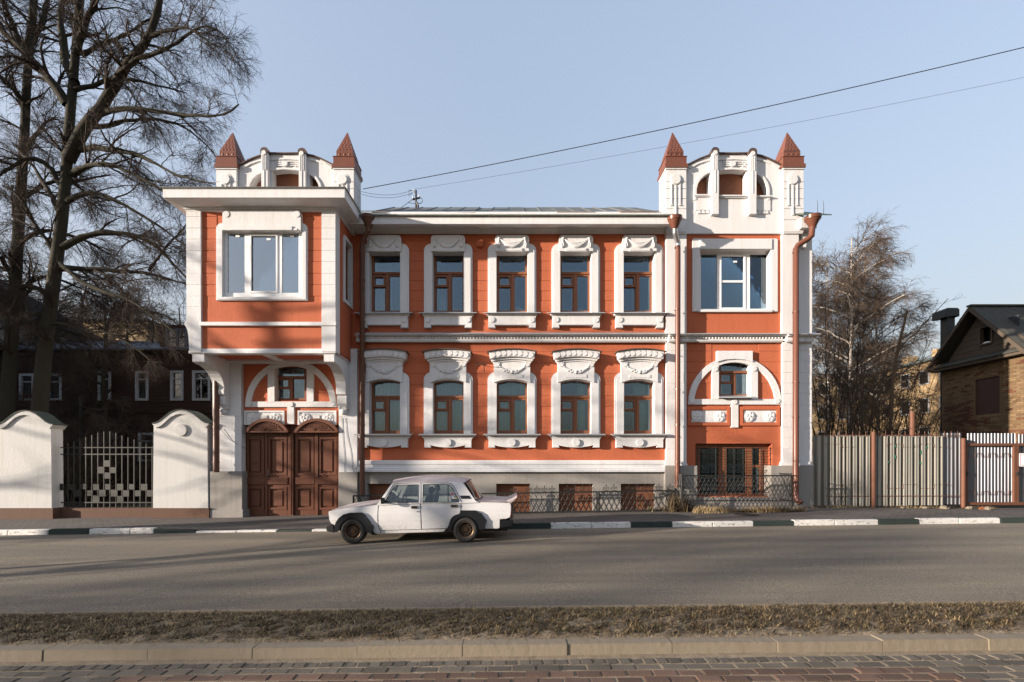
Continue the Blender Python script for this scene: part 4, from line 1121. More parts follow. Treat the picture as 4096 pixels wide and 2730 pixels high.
for r in range(40):
    y = 3.80 - 0.108 * r
    pitch = 0.110 if r == 0 else 0.212
    n = int(4.6 / pitch) if r < 5 else int(7.0 / pitch)
    for i in range(-n, n + 1):
        xx = i * pitch + (pitch / 2 if r % 2 else 0) + rng.uniform(-.006, .006)
        red = r >= 2 and -2.6 - 0.3 * r < xx < 3.3 + 0.12 * r
        c = 'r' if red else 'g'
        z = road_z(xx) + NPZ + rng.uniform(-0.006, 0.004)
        if r < 5 and abs(xx) < 4.6:
            o = put('paver', PM[('s' if r == 0 else 'l', c)], npv, (xx, y + rng.uniform(-.004, .004), z))
            o.rotation_euler = (rng.uniform(-.012, .012), rng.uniform(-.012, .012), rng.uniform(-.012, .012) + (0.10 if r == 0 else 0.0))
        elif r >= 5: stuff[c].box(xx - 0.099, xx + 0.099, y - 0.044, y + 0.044, z - 0.04, z)
for c in 'gr':
    o = stuff[c].build('paver_field', M['pavegrey'] if c == 'g' else M['pavered'], npv, recalc=False); o['kind'] = 'stuff'

# ------------------------------------------------------------------ fast mesh from numpy arrays
def np_mesh(name, V, Fq, mat, parent=None, origin=(0, 0, 0), attr=None, tri=False):
    me = bpy.data.meshes.new(name)
    nv, nf, k = len(V), len(Fq), Fq.shape[1]
    me.vertices.add(nv); me.loops.add(nf * k); me.polygons.add(nf)
    me.vertices.foreach_set('co', (V - np.array(origin)).astype(np.float32).ravel())
    me.loops.foreach_set('vertex_index', Fq.astype(np.int32).ravel())
    me.polygons.foreach_set('loop_start', np.arange(0, nf * k, k, dtype=np.int32))
    if attr is not None:
        a = me.attributes.new('tone', 'FLOAT', 'POINT'); a.data.foreach_set('value', attr.astype(np.float32))
    me.update(calc_edges=True)
    if mat: me.materials.append(mat)
    return put(name, me, parent, origin)

def blades(pos, length, width, lean, seed, tone):
    """grass blades: two-segment bent strips; pos (N,3)"""
    r = np.random.default_rng(seed); N = len(pos)
    a = r.uniform(0, 2 * np.pi, N); d = np.stack([np.cos(a), np.sin(a), np.zeros(N)], 1); s = np.stack([-np.sin(a), np.cos(a), np.zeros(N)], 1)
    L = length[:, None]; w = width[:, None]; ln = lean[:, None]; up = np.array([0, 0, 1.0])
    p1 = pos + up * L * 0.55 * np.cos(ln * 0.6) + d * L * 0.55 * np.sin(ln * 0.6)
    p2 = p1 + up * L * 0.5 * np.cos(ln * 1.15) + d * L * 0.5 * np.sin(ln * 1.15)
    V = np.stack([pos - s * w, pos + s * w, p1 + s * w * .8, p1 - s * w * .8, p2 + s * w * .15, p2 - s * w * .15], 1).reshape(-1, 3)
    b = (np.arange(N) * 6)[:, None]
    Fq = np.concatenate([b + np.array([[0, 1, 2, 3]]), b + np.array([[3, 2, 4, 5]])], 0)
    return V, Fq, np.repeat(tone, 6)

def grassmat(name, stops):
    t = NT(name); at = t.n('ShaderNodeAttribute', attribute_name='tone')
    t.base(t.ramp(at.outputs['Fac'], stops)); t.rough(0.8)
    return t.m
M['drygrass'] = grassmat('dry_verge_grass', [(0.0, (0.028, 0.020, 0.012)), (0.3, (0.070, 0.048, 0.025)), (0.6, (0.18, 0.125, 0.062)), (0.8, (0.34, 0.25, 0.135)), (0.9, (0.085, 0.08, 0.028)), (1.0, (0.10, 0.10, 0.034))])
r = np.random.default_rng(5)
NC = 5200                                        # tufts, denser in drifts, with bare soil between
CXx = r.uniform(-6.8, 6.8, NC); CT = r.beta(1.25, 1.15, NC) * 0.86 + 0.07
drift = np.sin(CXx * 1.9 + 3 * np.sin(CT * 4 + CXx * .6)) + 0.6 * np.sin(CXx * 5.3 + CT * 11)
kp = r.uniform(-1.6, 1.0, NC) < drift * 0.6 + 0.55
CXx, CT, drift = CXx[kp], CT[kp], drift[kp]
per = 17; N = len(CXx) * per
ci = np.repeat(np.arange(len(CXx)), per); sc_ = np.repeat(r.uniform(0.5, 1.25, len(CXx)), per)
X = CXx[ci] + r.normal(0, 0.022, N) * sc_; T = np.clip(CT[ci] + r.normal(0, 0.022, N) * sc_ / 0.88, 0.02, 0.97)
Y = VY0 + T * (VY1 - VY0)
Z = 0.012 * X + 0.045 + 0.05 * np.sin(T * np.pi) - 0.02 * T
pos = np.stack([X, Y, Z - 0.004], 1)
tone = np.clip(np.repeat(r.normal(0.32, 0.2, len(CXx)), per) + r.normal(0, 0.13, N), 0, 0.85)
gr = np.repeat(r.uniform(0, 1, len(CXx)) < 0.07 * (1 + np.sin(CXx * 1.7)), per) & (r.uniform(0, 1, N) < 0.6); tone[gr] = r.uniform(0.86, 1, gr.sum())
V, Fq, A = blades(pos, r.uniform(0.02, 0.062, N) * sc_, r.uniform(0.0020, 0.0042, N), r.uniform(0.5, 2.2, N), 3, tone)
o = np_mesh('dry_grass', V, Fq, M['drygrass'], None, (0, 4.5, 0), A)
tag(o, 'short dry brown grass covering the narrow verge beside the road', 'grass', kind='stuff')
# loose thatch and leaf litter lying on the soil
N = 17000
X = r.uniform(-6.8, 6.8, N); T = r.uniform(0.01, 0.99, N); Y = VY0 + T * (VY1 - VY0)
pos = np.stack([X, Y, 0.012 * X + 0.052 + 0.05 * np.sin(T * np.pi) - 0.02 * T], 1)
V, Fq, A = blades(pos, r.uniform(0.03, 0.13, N), r.uniform(0.0018, 0.0045, N), r.uniform(1.6, 2.7, N), 9, np.clip(r.normal(0.50, 0.24, N), 0, .85))
o = np_mesh('straw_litter', V, Fq, M['drygrass'], None, (0, 4.5, 0), A)
tag(o, 'loose straw and leaf litter scattered on the verge soil', 'litter', kind='stuff')

# tall dead grass at the foot of the tower railing
def clump(cx, cy, n, spread, hmin, hmax, seed, label, name='dead_grass', tones=(0.62, 0.16)):
    r = np.random.default_rng(seed)
    X = cx + r.uniform(-1, 1, n) * spread; Y = cy + r.normal(0, 0.10, n)
    Z = np.array([pave_z(a, b) for a, b in zip(X, Y)])
    V, Fq, A = blades(np.stack([X, Y, Z - 0.01], 1), r.uniform(hmin, hmax, n), r.uniform(0.003, 0.008, n), r.uniform(0.2, 1.7, n), seed, np.clip(r.normal(*tones, n), 0, 0.85))
    o = np_mesh(name, V, Fq, M['drygrass'], None, (cx, cy, wall_z(cx)), A)
    return tag(o, label, 'grass', kind='stuff')
clump(px(2985, 13.0), 12.9, 2600, 1.65, 0.06, 0.26, 21, 'straw coloured dead grass tufts along the foot of the tower railing', tones=(0.66, 0.12))
clump(px(2715, 13.3), 13.32, 900, 0.35, 0.2, 0.75, 22, 'tall dark withered weeds beside the tower downpipe', 'withered_weeds', tones=(0.25, 0.2))
clump(px(2640, 13.3), 13.45, 350, 0.4, 0.05, 0.25, 23, 'sparse low weeds at the right end of the long railing', 'low_weeds', tones=(0.4, 0.25))
clump(px(3600, 13.7), 13.75, 1600, 3.0, 0.03, 0.12, 24, 'dry leaves and stalks lying along the metal fence', 'fence_litter', tones=(0.5, 0.2))
MB().tube([(px(2986, 12.3), 12.3, pave_z(px(2986, 12.3), 12.3) - 0.02), (px(2986, 12.3), 12.3, pave_z(px(2986, 12.3), 12.3) + 0.012)], 0.32, 24).build('manhole_cover', M['iron'])
tag(bpy.data.objects['manhole_cover'], 'round dark iron manhole cover in the pavement before the tower', 'manhole cover')
for i, (x, y, s, c) in enumerate(((3702, 13.55, 0.10, 'concrete'), (3775, 13.5, 0.13, 'concrete'), (3790, 13.45, 0.07, 'concrete'), (3880, 13.4, 0.12, 'concrete'), (3930, 13.3, 0.11, 'board'), (3948, 13.25, 0.12, 'concrete'), (3610, 13.6, 0.06, 'concrete'))):
    X = px(x, y); m = MB(); m.ball((X, y, pave_z(X, y) + s * 0.25), (s, s * 0.7, s * 0.5), 7, 5)
    m.v = [(a + rng.uniform(-.15, .15) * s, b + rng.uniform(-.15, .15) * s, c_ + rng.uniform(-.12, .12) * s) for a, b, c_ in m.v]
    o = m.build('rubble_stone', M[c])
    tag(o, ('small', 'broad', 'little pale', 'rounded', 'reddish', 'flat pale', 'smallest')[i] + ' rubble stone lying before the corrugated fence', 'stone', 'rubble along the metal fence')
# ================================================================== FENCES, PIERS, RAILINGS
def pier(cx, crown, label, boss):
    Y = 13.56; X = px(cx, Y)
    o = thing('wall_pier', label, 'pier', (X, Y + 0.2, wall_z(X)), 'white piers of the garden wall')
    hw = 109
    hump = [(-108, 1703), (-95, 1700), (-80, 1692), (-62, 1676), (-42, 1660), (-20, 1650), (0, 1647), (20, 1650), (42, 1660), (62, 1676), (80, 1692), (95, 1700), (108, 1703)]
    dy = crown - 1647
    MB().pslab([(cx + a, b + dy) for a, b in hump] + [(cx + hw + 2, 2036), (cx - hw - 2, 2036)], Y, Y + 0.36).build('pier_body', M['pier'], o, bevel=0.008)
    cop = [(cx + a * 1.06, b + dy - 3) for a, b in hump]
    ins = [(cx + a * 0.93, b + dy + 14) for a, b in hump]
    MB().pslab(cop + ins[::-1], Y - 0.05, Y + 0.40).build('pier_coping', M['pier'], o, bevel=0.008)
    m = MB()
    for p, q in zip(cop[:-1], cop[1:]): m.pslab([p, q, (q[0], q[1] - 3.5), (p[0], p[1] - 3.5)], Y - 0.07, Y + 0.42)
    m.build('coping_sheet', M['sheetgreen'], o)
    MB().pbox(cx - hw - 6, 2034, cx + hw + 6, 2085, Y - 0.06, Y + 0.42).build('pier_plinth', M['brownbase'], o, bevel=0.01)
    if boss: MB().disc(cx, boss, 24, Y - 0.05, Y + 0.02, 20).build('pier_boss', M['pier'], o, bevel=0.006)
    return o
M['sheetgreen'] = paint('mossy_dark_sheet', (0.045, 0.055, 0.04), rough=0.8, var=0.4)
pier(97, 1647, 'white plastered wall pier with hump top at the left picture edge', None)
pier(722, 1643, 'white plastered wall pier with round boss beside the dark downpipe', 1721)
Yf = 13.85; X = px(430, Yf)
fo = thing('iron_fence', 'green painted iron bar fence with checkered square plates between white piers', 'fence', (X, Yf, wall_z(X)))
M['fenceiron'] = paint('faded_green_iron', (0.020, 0.022, 0.017), rough=0.6, var=0.35, bumpy=0.2)
tops = [1772, 1765, 1758, 1750, 1741, 1732, 1728, 1727, 1733, 1743, 1751, 1759, 1770, 1780, 1787]
for i, tpy in enumerate(tops):
    x = 271.5 + 24.1 * i; r = 0.012
    MB().box(px(x, Yf) - r, px(x, Yf) + r, Yf - r, Yf + r, pz(2034, Yf), pz(tpy, Yf)).build('fence_bar', M['fenceiron'], fo)
for y in (1791, 1818, 2011): MB().pbox(226, y - 2, 616, y + 2, Yf - 0.02, Yf - 0.012 + 0.001).build('fence_rail', M['fenceiron'], fo)
sq = [(525, 1185), (610, 1180), (700, 1184), (785, 1182), (875, 1184), (960, 1182), (1050, 1184), (568, 1230), (655, 1228), (745, 1229), (832, 1228), (918, 1231), (1005, 1229), (1093, 1230), (700, 1270), (877, 1270), (780, 1012), (736, 1060), (825, 1060), (783, 1100)]
for (a, b) in sq:
    x, y = a * 0.5485, 1300 + b * 0.5485; h = 12 + rng.uniform(-1.5, 1.5)
    MB().pslab([(x - h, y - h + rng.uniform(-1, 1)), (x + h, y - h), (x + h, y + h + rng.uniform(-1, 1)), (x - h, y + h)], Yf - 0.03, Yf - 0.021).build('square_plate', M['fenceiron'], fo)
m = MB().pbox(206, 2034, 616, 2085, Yf - 0.12, Yf + 0.2)
m.build('fence_plinth', M['brownbase'], fo, bevel=0.01)
m = MB().pbox(228, 1936, 250, 1962, Yf - 0.05, Yf); m.build('hinge_plate', M['iron'], fo)

# ---------------------------------------------------------------- long railing with lattice and scroll finials
def railing(name, label, segs, Y, h_of, finials, top_fix=None, pitch=0.165):
    x0, x1 = px(segs[0][0], Y), px(segs[-1][1], Y)
    o = thing(name, label, 'railing', ((x0 + x1) / 2, Y, wall_z((x0 + x1) / 2)))
    bar_me = {}
    for (a, b) in segs:
        xa, xb = px(a, Y), px(b, Y)
        g = (lambda x: wall_z(x) + 0.04) if top_fix is None else (lambda x: top_fix[0])
        za, zb = g(xa), g(xb)
        H = h_of
        for zz, r in ((0.0, 0.016), (H, 0.02)):
            m = MB().add([(xa, Y - r, za + zz - r), (xb, Y - r, zb + zz - r), (xb, Y + r, zb + zz - r), (xa, Y + r, za + zz - r), (xa, Y - r, za + zz + r), (xb, Y - r, zb + zz + r), (xb, Y + r, zb + zz + r), (xa, Y + r, za + zz + r)],
                         [(0, 3, 2, 1), (4, 5, 6, 7), (0, 1, 5, 4), (1, 2, 6, 5), (2, 3, 7, 6), (3, 0, 4, 7)])
            m.build('top_rail' if zz else 'bottom_rail', M['iron'], o)
        for xx in (xa + 0.015, xb - 0.015):
            MB().box(xx - 0.02, xx + 0.02, Y - 0.022, Y + 0.022, g(xx) - 0.2, g(xx) + H + 0.015).build('post', M['iron'], o)
        run = H * 0.5; n = int((xb - xa) / pitch)
        for i in range(-3, n + 1):
            for s in (1, -1):
                xs_, xe = xa + i * pitch, xa + i * pitch + run
                t0, t1 = max(0, (xa - xs_) / run), min(1, (xb - xs_) / run)
                if t1 - t0 < 0.05: continue
                p0x, p1x = xs_ + run * t0, xs_ + run * t1
                q0, q1 = (t0, t1) if s > 0 else (1 - t0, 1 - t1)
                MB().tube([(p0x, Y + 0.006 * s, g(p0x) + H * q0), (p1x, Y + 0.006 * s, g(p1x) + H * q1)], 0.0075, 4).build('lattice_bar', M['iron'], o)
    m = MB()
    def spiral(cx, cz, s, flip):
        return [(cx + flip * s * (1 - t * 0.8) * math.cos(math.pi * (0.1 + 2.6 * t)), Y, cz + s * (1 - t * 0.8) * math.sin(math.pi * (0.1 + 2.6 * t))) for t in np.linspace(0, 1, 12)]
    for x in finials:
        X = px(x, Y); z = wall_z(X) + 0.04 + h_of + 0.02
        m = MB().tube([(X, Y, z - 0.02), (X, Y, z + 0.17)], 0.008, 5); m.tube([(X, Y, z + 0.14), (X, Y, z + 0.165), (X, Y, z + 0.21)], [0.006, 0.022, 0.002], 6)
        for s in (-1, 1):
            m.tube(spiral(X + s * 0.058, z + 0.085, 0.046, s), 0.008, 5)
            m.tube([(X + s * 0.012, Y, z + 0.02), (X + s * 0.06, Y, z + 0.012), (X + s * 0.10, Y, z + 0.045), (X + s * 0.106, Y, z + 0.09)], 0.008, 5)
        m.build('scroll_finial', M['iron'], o)
    return o
railing('basement_railing', 'long low black lattice railing with scroll finials before the basement windows', [(1412, 1726), (1730, 2048), (2051, 2390), (2394, 2704)], 13.33, 0.60,
        [1560, 1600, 1640, 1680, 2056, 2116, 2148, 2178, 2208, 2270, 2300, 2331, 2362, 2425, 2456, 2516, 2548, 2580, 2610, 2636, 2680])
rt = railing('tower_railing', 'tall black lattice railing before the barred window of the tower', [(2728, 3170)], 13.02, 0.76, [], top_fix=(pz(2004, 13.02),), pitch=0.125)
for x in (2732, 3168):
    X = px(x, 13.02)
    for zz in (pz(2004, 13.02), pz(1897, 13.02)): MB().box(X - 0.016, X + 0.016, 13.04, 13.62, zz - 0.016, zz + 0.016).build('side_rail', M['iron'], rt)
    for i in range(4):
        for s in (0, 1): MB().tube([(X, 13.05 + 0.14 * i, pz(2004 if s else 1897, 13.02)), (X, 13.05 + 0.14 * (i + 1), pz(1897 if s else 2004, 13.02))], 0.008, 4).build('lattice_bar', M['iron'], rt)

# ---------------------------------------------------------------- corrugated fence and gate on the right
CY = 13.95
def sheetmat(name, c, metal, rough, rust=0.3):
    t = NT(name)
    st = t.noise(t.pos(9, 9, 0.25), 1.4, 5, 0.65)
    q = t.ramp(st, [(0.30, sc3(c, 0.62)), (0.5, c), (0.72, sc3(c, 1.12))])
    rn = t.noise(t.pos(4, 4, 1.2), 2.2, 6, 0.7)
    q = t.mix(t.ramp(rn, [(0.58, (0, 0, 0)), (0.75, (rust,) * 3)]), q, (0.20, 0.10, 0.05))
    t.base(q); t.rough(rough); t.b.inputs['Metallic'].default_value = metal
    return t.m
M['oldsheet'] = sheetmat('weathered_corrugated_sheet', (0.31, 0.295, 0.258), 0.3, 0.45)
M['newsheet'] = sheetmat('galvanised_corrugated_sheet', (0.155, 0.16, 0.175), 0.55, 0.42, 0.12)
M['rust'] = paint('rusty_brown_pipe', (0.13, 0.055, 0.032), rough=0.6, var=0.3, bumpy=0.3)
fx = px(3560, CY)
cf = thing('corrugated_fence', 'weathered corrugated sheet metal fence with rusty pipe posts right of the mansion', 'fence', (fx, CY, wall_z(fx)))
def corr(x0, x1, z0, z1, pitch, depth, prof_, mat, parent, name='corrugated_sheet', y=CY, tilt=0.0):
    pts = []; x = x0
    while x < x1 - 1e-4:
        for (u, d) in prof_:
            if x + u * pitch <= x1 + 1e-6: pts.append((x + u * pitch, y - d * depth))
        x += pitch
    v = []; n = len(pts)
    for (a, b) in pts: v.append((a, b, z0))
    for (a, b) in pts: v.append((a + tilt, b, z1))
    for (a, b) in pts: v.append((a, b + 0.004, z0))
    for (a, b) in pts: v.append((a + tilt, b + 0.004, z1))
    f = []
    for i in range(n - 1): f += [(i, i + 1, n + i + 1, n + i), (2 * n + i + 1, 2 * n + i, 3 * n + i, 3 * n + i + 1), (n + i, n + i + 1, 3 * n + i + 1, 3 * n + i), (i + 1, i, 2 * n + i, 2 * n + i + 1)]
    f += [(0, n, 3 * n, 2 * n), (n - 1, 2 * n - 1, 4 * n - 1, 3 * n - 1)]
    return MB().add(v, f).build(name, mat, parent, recalc=False)
trap = [(0.0, 0), (0.34, 0), (0.42, 1), (0.62, 1), (0.66, 0.85), (0.92, 1), (0.98, 0)]
xs0 = 3262
wd = [108, 122, 118, 128]; xq = 3250
for i, wpx in enumerate((118, 122, 124, 140)):
    a, b = px(xq, CY), px(xq + wpx + 6, CY)
    corr(a, b, pz(2022 + rng.uniform(-3, 3), CY), pz(1744 + rng.uniform(-3, 2), CY), 26 * CY / F, 0.095, [(0, 0), (0.40, 0), (0.46, 1), (0.60, 1), (0.63, 0.82), (0.90, 1), (0.96, 0)], M['oldsheet'], cf, y=CY - 0.003 * (i % 2), tilt=rng.uniform(-.01, .01)); xq += wpx
corr(px(3766, CY), px(3846, CY), pz(2018, CY), pz(1733, CY), 16.2 * CY / F, 0.018, [(0, 0), (0.2, 0), (0.32, 1), (0.68, 1), (0.8, 0)], M['newsheet'], cf, y=CY - 0.01)
for x, t_, b_ in ((3494, 1728, 2040), (3853, 1754, 2046)):
    MB().tube([P3(x, b_ + 12, CY - 0.13), P3(x, t_, CY - 0.13)], 0.058, 12).build('fence_post', M['rust'], cf, smooth=True)
for (a, b, y) in ((3262, 3486, 1741), (3502, 3846, 1742), (3305, 3488, 1985), (3505, 3848, 1985)):
    MB().tube([P3(a, y, CY - 0.1), P3(b, y + rng.uniform(-1, 1), CY - 0.1)], 0.012, 5).build('fence_rail', M['rust'], cf)
for i in range(22):
    x = 3306 + 26.2 * i
    if abs(x - 3494) > 12 and x < 3846: MB().tube([P3(x, 1748, CY - 0.1), P3(x, 1726, CY - 0.1)], 0.008, 4).build('fence_spike', M['rust'], cf)
for y0, y1 in ((1777, 1789), (1954, 1939)):
    for i in range(9):                                     # thin bent rod holding the sheets
        x = 3300 + 62 * i
        if abs(x + 31 - 3494) < 40 or x + 62 > 3846: continue
        yy = (y0, y1)[i % 2]
        MB().tube([P3(x, (y1, y0)[i % 2], CY - 0.09), P3(x, yy, CY - 0.09), P3(x + 62, yy, CY - 0.09)], 0.007, 4).build('holding_rod', M['rust'], cf)
m = MB()
for i in range(9):                                        # flecks of bright green paint
    x, y = 3515 + rng.choice([10, 36, 62, 88, 114, 140, 166, 192]) + rng.uniform(-3, 3), rng.uniform(1765, 1850)
    m.pslab([(x, y), (x + rng.uniform(4, 9), y), (x + rng.uniform(3, 8), y + rng.uniform(5, 14)), (x, y + rng.uniform(5, 12))], CY - 0.083, CY - 0.080)
m.build('green_paint_mark', plain('green_spray', (0.035, 0.17, 0.09), 0.6), cf)['kind'] = 'stuff'
for k, (a, b) in enumerate(((3864, 4066), (4068, 4272))):
    g = thing('metal_gate', ('galvanised corrugated yard gate leaf in rusty frame right of the pipe post', 'yard gate leaf with white notice cut by the right picture edge')[k], 'gate', (px((a + b) / 2, CY), CY - 0.05, wall_z(px(a, CY))), 'yard gate leaves')
    corr(px(a + 2, CY), px(b - 6, CY), pz(2012, CY), pz(1734 + 4 * k, CY), 13.45 * CY / F, 0.016, [(0, 0), (0.25, 0), (0.35, 1), (0.70, 1), (0.80, 0)], M['newsheet'], g, y=CY)
    for (q, w_, e, r_) in ((a, 1774, b, 1784), (a, 2010, b, 2021)): MB().pbox(q, w_, e, r_, CY - 0.1, CY - 0.04).build('gate_rail', M['rust'], g)
    for (q, w_, e, r_) in ((a, 1784, a + 8, 2010), (b - 9, 1784, b, 2010)): MB().pbox(q, w_, e, r_, CY - 0.098, CY - 0.042).build('gate_stile', M['rust'], g)
    for i in range(7):
        x = a + 8 + 27 * i
        for y0, y1 in ((1814, 1828), (1979, 1966)):
            yy = (y1, y0)[i % 2]
            MB().tube([P3(x, (y0, y1)[i % 2] , CY - 0.05), P3(x, yy, CY - 0.05), P3(x + 27, yy, CY - 0.05)], 0.007, 4).build('holding_rod', M['rust'], g)
    MB().pbox(a + 2, 1888, a + 14, 1902, CY - 0.14, CY - 0.06).build('gate_latch', M['iron'], g)
sg = thing('notice_sign', 'small white notice with thin red border on the rightmost gate leaf', 'sign', (px(4118, CY - 0.12), CY - 0.12, pz(1866, CY)))
MB().pslab(rrect(4078, 1814, 4160, 1867, 5, 5, 5, 5), CY - 0.125, CY - 0.115).build('sign_plate', M['paper'], sg)
MB().pslab(rrect(4081, 1817, 4157, 1864, 4, 4, 4, 4), CY - 0.128, CY - 0.125, [rrect(4082.2, 1818.2, 4155.8, 1862.8, 4, 4, 4, 4)]).build('sign_border', plain('sign_red', (0.35, 0.06, 0.05)), sg)
# ================================================================== THE CAR
NY, FYC = 9.28, 10.88                       # near and far flank
CMY = (NY + FYC) / 2
def carpaint(name, c, rough, pink=0.0):
    t = NT(name)
    n = t.noise(t.pos(), 2.4, 5, 0.6)
    q = t.mix(n, sc3(c, 0.90), sc3(c, 1.06))
    if pink: q = t.mix(t.ramp(t.noise(t.pos(1.2, 3, 3), 1.6, 4), [(0.40, (0, 0, 0)), (0.62, (pink,) * 3)]), q, (0.36, 0.23, 0.21))
    d = t.noise(t.pos(3, 3, 5), 5.0, 6, 0.75)
    g = t.n('ShaderNodeNewGeometry'); s = t.n('ShaderNodeSeparateXYZ'); t.l(g.outputs['Position'], s.inputs[0])
    low = t.n('ShaderNodeMapRange'); low.inputs[1].default_value = 0.75; low.inputs[2].default_value = 0.2; low.inputs[3].default_value = 0.0; low.inputs[4].default_value = 0.10; t.l(s.outputs['Z'], low.inputs[0])
    ad = t.n('ShaderNodeMath', operation='ADD'); t.l(d, ad.inputs[0]); t.l(low.outputs[0], ad.inputs[1])
    q = t.mix(t.ramp(ad.outputs[0], [(0.57, (0, 0, 0)), (0.78, (0.55,) * 3)]), q, (0.33, 0.28, 0.23))     # splashed dirt
    sp = t.noise(t.pos(), 30, 2, 0.5); q = t.mix(t.ramp(sp, [(0.735, (0, 0, 0)), (0.76, (0.8,) * 3)]), q, (0.16, 0.08, 0.05))   # rust specks
    t.base(q); t.rough(rough); t.b.inputs['Coat Weight'].default_value = 0.25; t.b.inputs['Coat Roughness'].default_value = 0.25
    return t.m
M['carwhite'] = carpaint('dirty_white_car_paint', (0.60, 0.59, 0.585), 0.36)
M['carhood'] = carpaint('faded_primer_paint', (0.44, 0.405, 0.40), 0.5, 0.5)
M['rubber'] = paint('black_plastic', (0.010, 0.011, 0.013), rough=0.4, var=0.3, bumpy=0.15)
M['tyre'] = paint('tyre_rubber', (0.030, 0.029, 0.027), rough=0.8, var=0.3, bumpy=0.3)
M['rim'] = paint('rusty_steel_rim', (0.075, 0.050, 0.032), rough=0.42, var=0.4, metallic=0.5, scale=12)
M['rimlip'] = paint('bronze_rim_lip', (0.15, 0.10, 0.06), rough=0.4, var=0.4, metallic=0.6, scale=12)
M['chrome'] = plain('chrome', (0.6, 0.6, 0.6), 0.15, 1.0)
M['carglass'] = glassmat('car_glass', (0.80, 0.85, 0.85), 1.45, 0.02)
M['seat'] = paint('dark_seat_cloth', (0.03, 0.035, 0.05), rough=0.9, var=0.3)
M['lamp'] = plain('amber_lens', (0.35, 0.07, 0.02), 0.25); M['redlamp'] = plain('red_lens', (0.28, 0.02, 0.015), 0.25)

car = thing('car', 'old dirty white boxy sedan with black fender flares and missing hubcaps parked at the kerb', 'car', (px(1640, NY), CMY, road_z(px(1640, NY))))
def C(p, Y=NY): return [(px(x, Y), pz(y, Y)) for x, y in p]
def mir(mb):                                 # the same shape on the other flank
    o = MB(); o.v = [(a, 2 * CMY - b, c) for a, b, c in mb.v]; o.f = list(mb.f); return o
def both(fn, name, mat, bevel=0.0, smooth=False, far=True):
    a = fn(); o = a.build(name, mat, car, bevel=bevel, smooth=smooth)
    if far: mir(a).build(name, mat, car, bevel=bevel, smooth=smooth)
    return o
FW, RW, WR = (1412.8, 2127.7), (1862.7, 2121.5), 56
archF = arc(FW[0], FW[1], WR, WR + 2, 168, 20, 14)
archR = arc(RW[0], RW[1], WR, WR + 2, 160, 12, 14)
def flank(pts, th=0.05, out=0.0):            # flank panels bulge a little between sill and shoulder
    z0, z1 = pz(2136, NY), pz(2010, NY)
    def yb(z):
        u = (z - z0) / (z1 - z0)
        return NY + 0.035 - 0.045 * math.sin(max(0.02, min(1, u * 0.93 + 0.05)) * math.pi) - out
    # thin horizontal slices would be costly: outline points carry the bulge
    dense = []
    for (a, b), (c, d) in zip(pts, pts[1:] + pts[:1]):
        n = max(1, int(abs(d - b) / 18))
        for i in range(n): dense.append((a + (c - a) * i / n, b + (d - b) * i / n))
    return MB().prism([C(dense)], lambda a, b: (a, yb(b), b), lambda a, b: (a, yb(b) + th, b))
both(lambda: flank([(1313, 2047), (1347, 2038.5), (1405, 2031.5), (1481, 2023), (1512, 2018), (1512, 2030), (1511, 2060), (1511.5, 2100), (1514, 2117), (1519, 2124), (1520, 2137), (1500, 2136), (1492, 2133)] + [(1467, 2120)] + archF[::-1][1:] + [(1357, 2118), (1345, 2113), (1338, 2100), (1325, 2096), (1318, 2081)]), 'front_fender', M['carwhite'], 0.012)
both(lambda: flank([(1514, 2019), (1524, 2013), (1680, 2010.5), (1681.5, 2040), (1684, 2080), (1684.5, 2119), (1524, 2123.5), (1517, 2117), (1513.5, 2100), (1513, 2060)]), 'front_door', M['carwhite'], 0.008)
both(lambda: flank([(1683, 2010.5), (1842.5, 2009.5), (1843.5, 2030), (1841, 2052), (1836, 2058), (1820, 2062), (1808, 2071), (1800, 2085), (1797, 2100), (1791, 2113), (1786, 2115), (1687, 2118.5), (1686.5, 2080), (1684, 2040)]), 'rear_door', M['carwhite'], 0.008)
both(lambda: flank([(1845, 2009), (1915, 2008.5), (2030, 2011.5), (2039, 2013.5), (2043, 2020), (2044.5, 2035), (2043, 2060), (2039, 2071), (2026, 2076), (2000, 2078), (1999, 2114), (1990, 2116), (1944, 2116)] + archR[::-1] + [(1806, 2100), (1812, 2078), (1825, 2066), (1840, 2060), (1846, 2052)]), 'rear_quarter', M['carwhite'], 0.012)
both(lambda: flank([(1519, 2125.5), (1786, 2118), (1776, 2129), (1524, 2137)], out=-0.012), 'door_sill', M['carwhite'], 0.006)
both(lambda: MB().prism([C([(1474, 2120), (1495, 2128), (1500, 2139), (1512, 2141), (1490, 2141)])], lambda a, b: (a, NY - 0.005, b), lambda a, b: (a, NY + 0.05, b)), 'mud_flap', M['rubber'])
# black fender flares, riveted on
def flareF():
    p = [(1339, 2125), (1341, 2108), (1346, 2090), (1358, 2072), (1376, 2058), (1400, 2051.5), (1448, 2050), (1462, 2060), (1478, 2082), (1496, 2107), (1492, 2122), (1490, 2138)]
    return MB().prism([C(p + [(1484, 2134)] + arc(FW[0], FW[1], 53, 55, 2, 172, 16) + [(1350, 2128)])], lambda a, b: (a, NY - 0.055, b), lambda a, b: (a, NY + 0.03, b))
def flareR():
    p = [(1774, 2127), (1786, 2116), (1800, 2097), (1808, 2074), (1826, 2059), (1842, 2055), (1843, 2042), (1902, 2042), (1926, 2054), (1942, 2076), (1948, 2082), (1943, 2096), (1940, 2117)]
    return MB().prism([C(p + [(1930, 2117)] + arc(RW[0], RW[1], 54, 56, 5, 172, 16) + [(1799, 2128)])], lambda a, b: (a, NY - 0.055, b), lambda a, b: (a, NY + 0.03, b))
both(flareF, 'fender_flare', M['rubber'], 0.008); both(flareR, 'fender_flare', M['rubber'], 0.008)
m = MB()
